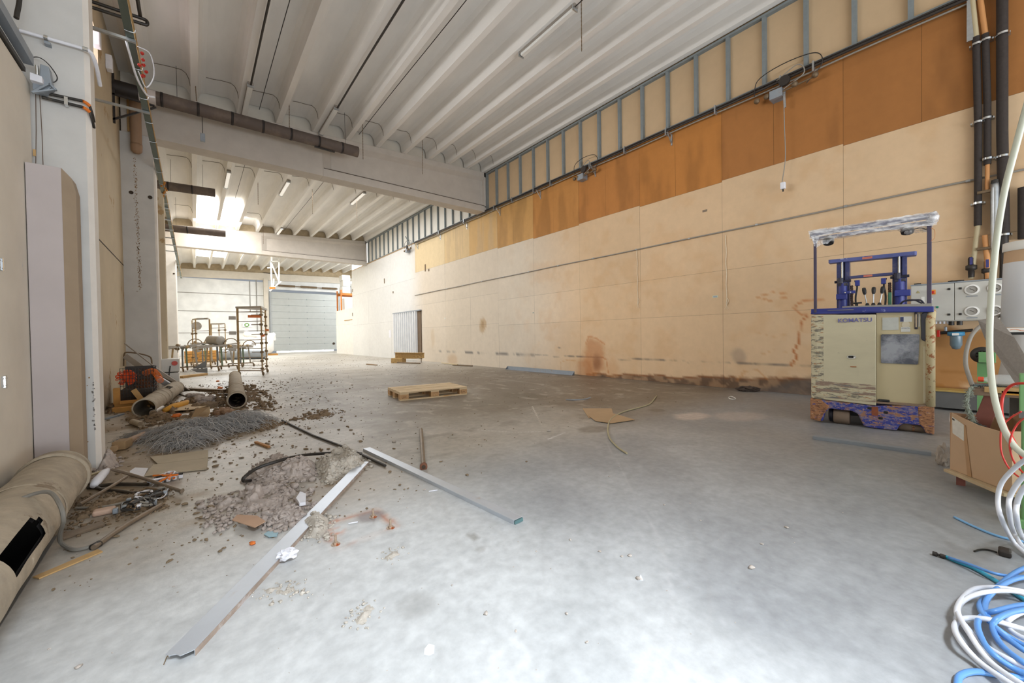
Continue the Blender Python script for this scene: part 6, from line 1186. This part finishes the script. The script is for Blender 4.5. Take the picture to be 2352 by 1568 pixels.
t = thing('black_joint', 'black coupling where the straight brown pipe meets the grey hose', 'coupling', F(218, 1254)); MB().cyl(F(212, 1257, .013), F(228, 1248, .013), .017, n=10).build('sleeve', m_blk, t)
tag(MB().tube([F(215, 1115, .03), F(222, 1105, .04), F(240, 1085, .05), F(248, 1078, .05)], [.02, .03, .026, .012], 14).build('plastic_bottle', m_paper, smooth='all'), 'dusty white bottle lying in the pipe tangle', 'bottle')
tag(MB().tube([F(300, 1162, .03), F(330, 1148, .03), F(370, 1135, .02)], .022, 8).build('dark_hose', m_blk, smooth=True), 'thick dark hose piece in the tangle', 'hose')
m_bl = M('cable_blue', (90, 150, 200), .5); 
for i, (u, v, lab) in enumerate(((318, 1168, 'front knot of pale cable clamps in the pipe tangle'), (385, 1105, 'rear knot of cables with blue and orange wires'), (345, 1145, 'middle knot of cable clamps and grey wires'))):
    c_ = F(u, v); t = thing('cable_knot', lab, 'cables', c_, group='cable knots in the pipe tangle')
    for k_ in range(9): 
        q = [c_+Vector((random.uniform(-.09, .09), random.uniform(-.12, .12), random.uniform(.01, .05))) for _ in range(4)]; MB().tube(spline(q, 6), random.choice((.003, .005, .007)), 6).build('wire', random.choice((m_pipeg, m_blk, m_paper, m_bl, m_or) if i == 1 else (m_pipeg, m_blk, m_paper, m_spr)), t, smooth=True)
    for k_ in range(6): q = c_+Vector((-.1+.035*k_, random.uniform(-.03, .03), .02)); MB().box(q.x-.012, q.y-.012, .005, q.x+.012, q.y+.02, .035).build('clamp', random.choice((m_galvd, m_paper)), t, bevel=.004)
tag(MB().box(F(240, 1180).x-.05, F(240, 1180).y-.03, 0, F(240, 1180).x+.05, F(240, 1180).y+.03, .035).build('soap_block', M('pink_block', (200, 170, 150), .8, n=.1), bevel=.012), 'small pinkish block lying before the tangle', 'block')
flat('wood_strip', [(135, 1232), (235, 1200), (240, 1208), (145, 1240)], .002, m_stl, 'flat dusty brown strip running from the big duct', 'strip', .012)
flat('wood_strip', [(75, 1327), (225, 1263), (236, 1268), (90, 1330)], .001, m_ledge, 'thin pale wood strip lying beside the big duct', 'strip', .006)
flat('floor_profile', [(0, 1440), (0, 1395), (40, 1325), (120, 1235), (133, 1228), (60, 1345)], .001, m_steelg, 'dusty flat steel profile beside the big duct at the left edge', 'profile', .004)
# wooden offcuts and basket of orange net by the wall
m_owood = M('orange_timber', (196, 144, 76), .8, n=.15, ns=8)
bp = F(345, 920); BY = 8.6
def B(u, v, y=BY): return PY(u, v, y)
t = thing('wire_basket', 'black wire basket holding orange net and brown bristles by the second column', 'basket', (-.86, 8.6, 0))
x0, x1, z0, z1, ya_, yb_ = B(275, 850).x, B(352, 850).x, .12, B(300, 845).z, 8.6, 9.2; xm = x1
for k_ in range(12): x = x0+(x1-x0)*k_/11; MB().box(x-.003, ya_-.003, z0, x+.003, ya_+.003, z1).build('wire', m_blk, t)
for k_ in range(10): z = z0+(z1-z0)*k_/9; b = MB(); b.box(x0, ya_-.003, z-.003, x1, ya_+.003, z+.003); b.box(x1-.003, ya_, z-.003, x1+.003, yb_, z+.003); b.build('wire', m_blk, t)
for k_ in range(7): y = ya_+(yb_-ya_)*k_/6; MB().box(x1-.003, y-.003, z0, x1+.003, y+.003, z1).build('wire', m_blk, t)
MB().box(x0, yb_, z0, x1, yb_+.01, z1).build('back_panel', m_pipe, t)
MB().box(x0, ya_+.02, z0, x1-.02, yb_-.05, z0+.16).build('dark_contents', m_joint, t)
m_on = M('orange_net', (238, 92, 38), .7, n=.2, ns=10, emit=(238, 92, 38), es=0.0); m_on2 = M('orange_net_pale', (240, 130, 56), .7, n=.2, ns=10)
c_ = B(290, 866, 8.72); b = MB(); rr = .10
for k_ in range(46):
    an = random.uniform(0, 2*PI); el = random.uniform(-.5, .8); r0 = rr*random.uniform(.3, 1); p0 = c_+Vector((math.cos(an)*.02, 0, math.sin(an)*.02)); dv = Vector((math.cos(an)*math.cos(el), -math.sin(abs(el))*.6-.1, math.sin(an)*math.cos(el)))
    b.tube(spline([p0, p0+dv*rr*.6+Vector((0, 0, .015)), p0+dv*rr, p0+dv*rr*.9-Vector((0, 0, .02)), p0+dv*rr*.3], 4), .005, 5)
b.blob(c_+Vector((0, .03, 0)), rr*.85, rr*.5, rr*.85, 2, .08); o = b.build('orange_net_ball', m_on, smooth='all'); tag(o, 'orange plastic net bundled into a ball at the left of the basket', 'net')
b = MB(); c2 = B(330, 885, 8.8)
for k_ in range(260):
    p0 = c2+Vector((random.gauss(0, .06), random.gauss(.08, .07), random.gauss(-.0, .10))); dv = Vector((random.uniform(-1, 1), random.uniform(-1, 1), random.uniform(-1, 1)))*.04; b.tube([p0, p0+dv, p0+dv*1.2+Vector((.02, 0, -.02))], .003, 4)
tag(b.build('bristle_bundle', M('bristle_brown', (122, 72, 34), .8, n=.3, ns=20)), 'tangle of brown bristles filling the right of the basket', 'bristles', None, 'stuff')
b = MB(); S = spline([B(335, 856, 8.8), B(350, 852, 8.7), B(360, 860, 8.6), B(368, 873, 8.6)], 7)
for i_, p0 in enumerate(S): b.tube([p0+Vector((.045*math.cos(a_), .02*math.sin(a_*2), .045*math.sin(a_))) for a_ in np.linspace(0, 2*PI, 9)[:-1]], .0035, 4, closed=True)
tag(b.build('orange_net_coil', m_on2, smooth='all'), 'orange coiled net hanging over the right rim of the basket', 'net')
o = MB().bar(B(307, 895, 8.5), B(325, 918, 8.4), .07, .02, up=(0, 1, 0)).build('white_slat', m_ledge); tag(o, 'short pale slat leaning against the basket', 'slat')
t = thing('timber_crate', 'orange-brown timber base under the wire basket', 'crate', (-.85, 8.3, 0))
for (xa, ya0, za, xb, yb0, zb_) in ((-.96, 8.15, 0, -.55, 8.28, .07), (-.96, 8.35, 0, -.5, 9.2, .10), (-.97, 8.36, .1, -.90, 8.45, .34), (-.90, 8.32, .10, -.52, 8.36, .15), (-.7, 8.3, .0, -.6, 8.34, .12)): MB().box(xa, ya0, za, xb, yb0, zb_).build('timber', m_owood, t, bevel=.004)
# guard frame leaning, slanting chute and bars
t = thing('tube_frame', 'thin bent tube frame standing against the second column', 'frame', (-1, 10.3, 0)); MB().tube(spline([B(284, 840, 10.4), B(285, 815, 10.4), B(292, 809, 10.4), B(320, 812, 10.4), B(342, 818, 10.4), B(348, 826, 10.4), B(349, 850, 10.4)], 6), .012, 8).build('tube', m_spr, t, smooth=True)
t = thing('sheet_chute', 'long grey sheet metal chute leaning down from the second column to the floor', 'chute', F(430, 897)); m_chute = M('chute_grey', (150, 140, 128), .5, .3, n=.1, ns=5)
q0, q1, q2, q3 = B(286, 788, 10.4), B(352, 840, 10.3), F(436, 896, .02), F(412, 893, .02)
MB().tube([q0, q1], .012, 8).build('thin_edge', m_chute, t); MB().prism([q1, q2, q3, B(350, 853, 10.3)], (.0, .02, .012)).build('chute', m_chute, t); b = MB(); b.bar(B(287, 817, 10.3), B(350, 862, 10.2), .09, .03, up=(0, 1, 0)); b.build('flat_bar', m_chute, t)
MB().bar(B(362, 868, 10.0), F(408, 896, .05), .10, .08, up=(0, 1, 0)).build('bright_tube', m_galv, t, bevel=.02)
# white electrical box by column
t = thing('machine_cabinet', 'white box with a red push button beside the second column', 'cabinet', (-.4, 11.3, 0)); y_ = 11.15; m_mb = M('cabinet_white', (214, 212, 206), .5, n=.04)
cxa, cxb = PY(368, 850, y_).x, PY(411, 850, y_).x; zt_ = PY(390, 824, y_).z
MB().box(cxa, y_, .0, cxb, y_+.5, zt_-.30).build('lower_body', m_mb, t, bevel=.01); MB().box(cxa-.01, y_-.02, zt_-.28, cxb+.01, y_+.5, zt_).build('upper_box', m_mb, t, bevel=.02); p = PY(401, 834, y_-.03); MB().lathe([(.05, 0), (.05, .02), (.001, .02)], p, (0, -1, 0), 16).build('red_button', M('button_red', (196, 60, 30), .4), t); MB().bar(PY(391, 840, y_-.04), PY(388, 862, y_-.04), .02, .02).build('cable', m_blk, t)
# planks, tube bits behind
for i, (a_, b2, w_, h, mt, lab) in enumerate((((412, 866), (470, 859), .2, .06, m_ledge, 'pale plank behind the white cabinet'), ((430, 893), (520, 897), .12, .05, m_spr, 'brown bar lying before the chute'), ((377, 893), (415, 888), .2, .04, m_stl, 'flat brown board by the chute'), ((240, 962), (282, 950), .05, .02, m_galvd, 'grey strip lying from the wall to the open duct'), ((425, 900), (465, 912), .3, .02, m_chute, 'flat grey sheet beyond the open duct'), ((500, 905), (525, 906), .04, .03, m_pipe, 'dark bar before the spiral duct'))):
    tag(MB().bar(F(*a_, h/2), F(*b2, h/2), w_, h).build('plank', mt, bevel=.004), lab, 'plank')
flat('wooden_board', [(380, 938), (430, 928), (478, 932), (452, 940), (400, 944)], .03, m_wood, 'pale board lying behind the folded carton', 'board', .01)
o = MB().tube([F(378, 942, .05), F(398, 934, .06), F(425, 926, .06), F(430, 922, .05)], [.03, .05, .045, .03], 10).build('yellow_glove', M('glove_yellow', (222, 162, 60), .8, n=.15, ns=9), smooth='all'); tag(o, 'yellow cloth roll beside the open duct', 'cloth')
o = MB().cyl(F(352, 948, .05), F(372, 938, .05), .045, n=14).build('plastic_cup', m_chute, smooth=True); tag(o, 'grey plastic cup lying beside the open duct', 'cup')
o = MB().cyl(F(305, 968, .04), F(325, 975, .04), .035, n=14).build('short_pipe', m_duct, smooth=True); tag(o, 'short pipe offcut at the mouth of the open duct', 'pipe')
for i, (u, v, s_) in enumerate(((505, 891, .05), (375, 950, .04), (405, 954, .045), (580, 1247, .012), (500, 875, .03))): 
    p = F(u, v, s_*.5); b = MB(); b.blob(p, s_*1.4, s_, s_*.6, 1, .3); tag(b.build('orange_scrap', m_on2, smooth='all'), ('orange scrap before the rolling benches', 'orange scrap beside the open duct', 'orange scrap right of the open duct', 'tiny orange scrap near the long channel', 'orange scrap beside the white cabinet')[i], 'litter', 'orange scraps')
for i, (u, v, w_, d_, h, lab) in enumerate(((468, 922, .13, .16, .09, 'lump of grey insulation behind the folded carton'), (518, 952, .12, .13, .08, 'beige insulation lump on the wire heap'), (448, 912, .10, .14, .07, 'grey insulation lump beyond the yellow cloth'), (590, 968, .07, .08, .05, 'pale insulation lump at the right of the wire heap'))):
    p = F(u, v, h*.4); b = MB(); [b.blob((p.x+random.gauss(0, w_*.4), p.y+random.gauss(0, d_*.4), max(.01, p.z+random.uniform(-.3, .8)*h)), w_*.4, d_*.4, h*.45, 2, .22) for _ in range(16)]; tag(b.build('insulation_lump', [m_lint, m_bp, m_lint, m_lintp][i], smooth='all'), lab, 'insulation', 'insulation lumps on the left')

# ================================================================ ROLLING RACKS AND BENCHES
m_rk = M('rack_brass', (186, 160, 118), .5, .4, n=.2, ns=8); m_rkd = M('rack_dark', (140, 120, 92), .6, .4, n=.2, ns=8); m_rkg = M('rack_grey', (182, 176, 166), .5, .4, n=.15, ns=8)
def caster(p, t, r=.05):
    cst = MB().bar((p[0], p[1], r*1.6), (p[0], p[1], r*2.6), .05, .04).build('caster_fork', m_rkd, t); MB().lathe([(.001, -.015), (r*.9, -.015), (r, -.01), (r, .01), (r*.9, .015), (.001, .015)], (p[0]+.02, p[1], r), (1, .3, 0), 14).build('caster_wheel', m_rkd, cst, smooth=True)
def rack(name, A_, B_, C2, H_, lab, levels, arm=True, r=.022, grp='tall rolling racks'):
    A_, B_, C2 = Vector(A_), Vector(B_), Vector(C2); t = thing(name, lab, 'rack', (A_+B_)/2, group=grp)
    for i, p in enumerate((A_, B_, C2)): MB().tube([p+Vector((0, 0, .11)), p+Vector((0, 0, H_))], r*(1.3 if i == 0 else .9), 8).build('post', m_rk, t, smooth=True); caster(p, t, .055)
    up = Vector((0, 0, 1))
    MB().prism([A_+up*H_+Vector((-.05, -.05, 0)), B_+up*H_+Vector((.0, -.05, 0)), C2+up*H_+Vector((.06, .05, 0)), A_+up*H_+Vector((0, .2, 0))], (0, 0, .05)).build('top_plate', m_rkg, t)
    for z in levels:
        b = MB(); b.bar(A_+up*z, B_+up*z, .018, .018); b.bar(B_+up*(z+.01), C2+up*(z+.01), .018, .018); b.build('shelf_bar', m_rkd, t)
        if arm: 
            dv = (A_-B_).normalized(); MB().bar(B_+up*(z-.10), B_+up*(z-.10)+dv*.32-Vector((0, 0, .0)), .022, .02).build('arm', m_rkd, t)
        for p in (B_, C2): MB().lathe([(.02, -.03), (.045, -.03), (.045, .03), (.02, .03)], p+up*(z-.1), (0, 0, 1), 8).build('clamp', m_rkd, t)
    MB().bar(A_+up*.14, B_+up*.14, .03, .03).build('base_bar', m_rkd, t); MB().bar(B_+up*.14, C2+up*.14, .03, .03).build('base_bar', m_rkd, t)
    return t
a_, b2, c2_ = F(549, 862), F(603, 862), F(613, 855); HT = PY(545, 708, a_.y).z
t = rack('rolling_rack', a_, b2, c2_, HT, 'tallest rolling rack, nearest, with orange tags', [.30, .52, .78, 1.04, 1.30, 1.58, 1.86], grp='tall rolling racks')
for dz in (.28, .72, 1.2): 
    pp = a_+Vector((-.13, .02, HT-dz)); MB().box(pp.x-.08, pp.y-.03, pp.z-.05, pp.x+.09, pp.y+.03, pp.z+.05).build('side_bracket', m_rkg, t)
for p, dz in ((b2, .25), (c2_, .62), (b2, .80)): MB().box(p.x-(.32 if dz < .3 else .02), p.y-.02, HT-dz-.04, p.x+.08*(dz > .3), p.y+.02, HT-dz+.03).build('orange_tag', m_or, t)
def rackat(u0, v0, du, dv, u2, dv2, vtop, lab, lv, mat=None):
    A2 = F(u0, v0); B2 = F(u0+du, v0+dv); C3 = F(u2, dv2); H2 = PY(u0, vtop, A2.y).z; return rack('rolling_rack', A2, B2, C3, H2, lab, lv, True, .02)
t2_ = rackat(484, 847, -40, -2, 452, 848, 733, 'second tall rolling rack, farther left, with round discs', [.5, .95, 1.4])
for p_, z_ in ((F(445, 845), .75), (F(445, 845), 1.6)): MB().lathe([(.001, -.01), (.16, -.01), (.16, .01), (.001, .01)], (p_.x+.12, p_.y, z_), (.3, -1, 0), 20).build('disc', m_rkg, t2_, smooth=True)
rackat(487, 834, 32, 0, 505, 833, 745, 'third rolling rack, farthest, with thin grey posts', [.6, 1.1, 1.6])
def bench(u, v, w_, H_, lab, roll=True, grp='rolling benches with rollers'):
    p = F(u, v); t = thing('roller_bench', lab, 'bench', p, group=grp); x, y = p.x, p.y
    b = MB(); b.box(x-w_/2, y-.25, H_-.06, x+w_/2, y+.25, H_); b.bar((x-w_/2-.1, y-.3, H_-.12), (x+w_/2+.1, y-.2, H_+.06), .05, .04); b.build('bench_frame', m_rkg, t)
    for k_ in range(7):
        q = Vector((x+random.uniform(-w_/2, w_/2), y+random.uniform(-.3, .2), H_+random.uniform(-.12, .06))); MB().lathe([(.001, -.04), (.05, -.04), (.05, .04), (.001, .04)], q, (random.uniform(-1, 1), random.uniform(-1, 1), random.uniform(-.4, .4)), 10).build('roller_fitting', random.choice((m_rkd, m_rkg, m_rk)), t, smooth=True)
        MB().bar(q, q+Vector((random.uniform(-.2, .2), random.uniform(-.1, .1), random.uniform(-.16, .02))), .02, .02).build('link', random.choice((m_rkd, m_rkg)), t)
    for dx, mt in ((-w_*.3, m_rk), (0, m_stud), (w_*.12, M('leg_green', (120, 140, 112), .5, .2, n=.1)), (w_*.4, m_rkg)): MB().bar((x+dx, y, .14), (x+dx*.8, y, H_-.04), .05, .05).build('leg', mt, t)
    MB().bar((x-w_/2, y-.1, .14), (x+w_/2, y-.1, .14), .05, .04).build('base_bar', m_rkd, t); MB().bar((x, y-.4, .14), (x+.1, y+.4, .14), .05, .04).build('base_bar', m_rkd, t)
    for q in ((x-w_/2, y-.1), (x+w_/2, y-.1), (x, y-.4), (x+.1, y+.4)): caster(q, t, .055)
    if roll: MB().lathe([(.001, 0), (.15, 0), (.16, .02), (.16, .5), (.15, .52), (.001, .52)], (x+.1, y-.25, H_+.15), (-.55, .8, .05), 24).build('drum', M('drum_grey', (168, 164, 156), .5, .3, n=.12, ns=8), t, smooth='all')
    c_ = Vector((x+w_*.35, y-.2, H_+.02)); MB().tube([c_+Vector((.2*math.cos(a0), 0, .2*math.sin(a0))) for a0 in np.linspace(0, PI, 12)], .015, 6).build('hoop', m_rkd, t)
    return t
bench(500, 850, 1.1, .88, 'rolling bench with the big grey drum on top'); bench(553, 842, .8, .80, 'rolling bench partly behind the tallest rack', False); bench(420, 852, 1.0, .88, 'leftmost rolling bench with grey fittings', False); bench(466, 838, .8, .95, 'rear rolling bench with a hoop', False)
# hopper, pallet stack, big parcel, duct behind
p = F(458, 858); t = thing('sheet_hopper', 'dark grey sheet metal hopper with a pointed side', 'hopper', p); m_hop = M('hopper_grey', (122, 122, 122), .5, .2, n=.08)
x0_, x1_ = PY(438, 858, p.y).x, PY(475, 858, p.y).x; zt_ = PY(475, 845, p.y).z; zp = PY(475, 827, p.y).z
MB().prism([(x0_, p.y, zt_-.02), (x1_, p.y, zt_), (x1_, p.y, .02), (x0_+.15, p.y, .05)], (0, .02, 0)).build('front_sheet', m_hop, t); MB().prism([(x1_-.35, p.y+.1, zt_), (x1_, p.y+.1, zt_), (x1_, p.y+.1, zp)], (0, .02, 0)).build('pointed_sheet', m_hop, t); MB().prism([(x1_, p.y, .02), (x1_, p.y+.5, .02), (x1_, p.y+.5, zt_), (x1_, p.y, zt_)], (.02, 0, 0)).build('side_sheet', m_hop, t)
for k_ in range(4):
    c_ = F(470, 838); t = thing('wooden_pallet', ('bottom', 'second', 'third', 'topmost')[k_]+' pallet of the orange-brown stack behind the benches', 'pallet', (c_.x+.05*k_, c_.y+3.0, .14*k_), group='pallets stacked behind the benches'); zz = .14*k_
    for y_ in (0, .35, .7): MB().box(c_.x-.7, c_.y+2.6+y_, zz, c_.x+.5, c_.y+2.7+y_, zz+.10).build('runner', m_owood, t)
    MB().box(c_.x-.7, c_.y+2.6, zz+.10, c_.x+.5, c_.y+3.4, zz+.125).build('deck', m_owood, t)
p = F(590, 812); t = MB()
for c_, s3, j_ in (((3.25, 30.6, .75), (.85, .6, .64), .05), ((3.0, 30.5, 1.35), (.55, .5, .2), .12), ((4.0, 30.5, 1.2), (.22, .3, .28), .15), ((2.6, 30.4, 1.35), (.12, .2, .3), .2)):
    V_, F_ = ICO[2]; t.add([tuple(c_[k_]+s3[k_]*math.copysign(abs(v_[k_])**.45, v_[k_])*(1+random.uniform(-j_, j_)) for k_ in range(3)) for v_ in V_], F_)
tag(t.build('wrapped_bundle', M('white_wrap', (238, 236, 232), .5, n=.05, ns=4, bump=.4, bs=5), smooth='all'), 'big bulky bundle wrapped in white sheet by the gate post', 'bundle')
tag(MB().box(2.3, 30.2, 0, 4.3, 31, .10).build('wooden_pallet', m_owood), 'pallet under the big white bundle', 'pallet')
tag(MB().cyl((.7, 26, .29), (3.0, 25, .29), .28, n=20).build('duct_piece', m_galvd, smooth=True), 'grey duct piece lying behind the benches', 'duct'); tag(MB().box(2.2, 27, 0, 2.9, 27.3, .14).build('timber_block', m_owood), 'orange-brown timber block on the floor before the bundle', 'block')
o = MB().box(PY(561, 740, YE-.05).x-.1, YE-.05, PY(567, 751, YE).z, PY(575, 740, YE-.05).x+.1, YE-.03, PY(567, 741, YE).z).build('exit_sign', m_paper); tag(o, 'small white and green sign on the end wall', 'sign')
MB().tube([PY(567+4.5*math.cos(a0), 746+3.5*math.sin(a0), YE-.06) for a0 in np.linspace(0, 2*PI, 12)[:-1]], .03, 5, closed=True).build('green_mark', M('sign_green', (110, 170, 60), .6), o)
# hoist frame, rack in the neighbouring hall
m_wst = M('white_steel', (232, 230, 224), .5, n=.04); t = thing('basket_frame', 'white welded steel frame hanging under the far ceiling', 'frame', (4.2, 30, 4.3))
G = lambda u, v: PY(u, v, 30)
for a0, b0 in (((622, 600), (642, 600)), ((622, 600), (625, 664)), ((641, 600), (641, 648)), ((622, 600), (641, 646)), ((614, 615), (627, 614)), ((646, 646), (620, 668)), ((629, 640), (628, 664)), ((624, 600), (624, 588)), ((640, 600), (640, 590))): MB().tube([G(*a0), G(*b0)], .045, 6).build('tube', m_wst, t)
MB().bar(G(619, 661), G(632, 661), .1, .12).build('orange_foot', m_or, t)
m_rko = M('rack_orange', (226, 140, 70), .5, n=.08); t = thing('pallet_rack', 'orange pallet rack seen through the opening beside the gate', 'rack', (8.3, 30, 0)); K = lambda u, v: PY(u, v, 30.5)
p1_, p2_ = K(784, 714), K(806, 672)
for dx in (0, 2.6):
    for dy in (0, 1.0): MB().box(p1_.x+dx-.04, 30.5+dy-.04, 0.02, p1_.x+dx+.05, 30.5+dy+.04, 4.6).build('upright', m_rko, t)
for z in (2.95, K(774, 677).z):
    for dy in (0, 1.0): MB().box(p1_.x, 30.48+dy, z, p1_.x+2.6, 30.52+dy, z+.13).build('beam', m_rko, t)
    MB().box(p1_.x, 30.5, z+.13, p1_.x+2.6, 31.5, z+.15).build('shelf', m_owood, t)
for i, (x, z, w_, h, dz) in enumerate(((.1, K(774, 677).z+.15, .62, .5, 0), (.15, K(774, 677).z+.65, .55, .45, 0), (.1, K(774, 677).z+1.1, .6, .4, 0), (.8, K(774, 677).z+.15, .5, .95, 0), (.2, 3.1, .6, .9, 0), (.95, 3.1, .5, .35, 0))):
    tag(MB().box(p1_.x+x, 30.55, z, p1_.x+x+w_, 31.3, z+h).build('wrapped_parcel', m_white, bevel=.05), ('lowest white parcel at the left of the upper rack shelf', 'middle white parcel at the left of the upper rack shelf', 'topmost white parcel on the upper rack shelf', 'tall white parcel at the right of the upper rack shelf', 'tall white parcel on the lower rack shelf', 'small white parcel on the lower rack shelf')[i], 'parcel', 'white parcels on the orange rack')
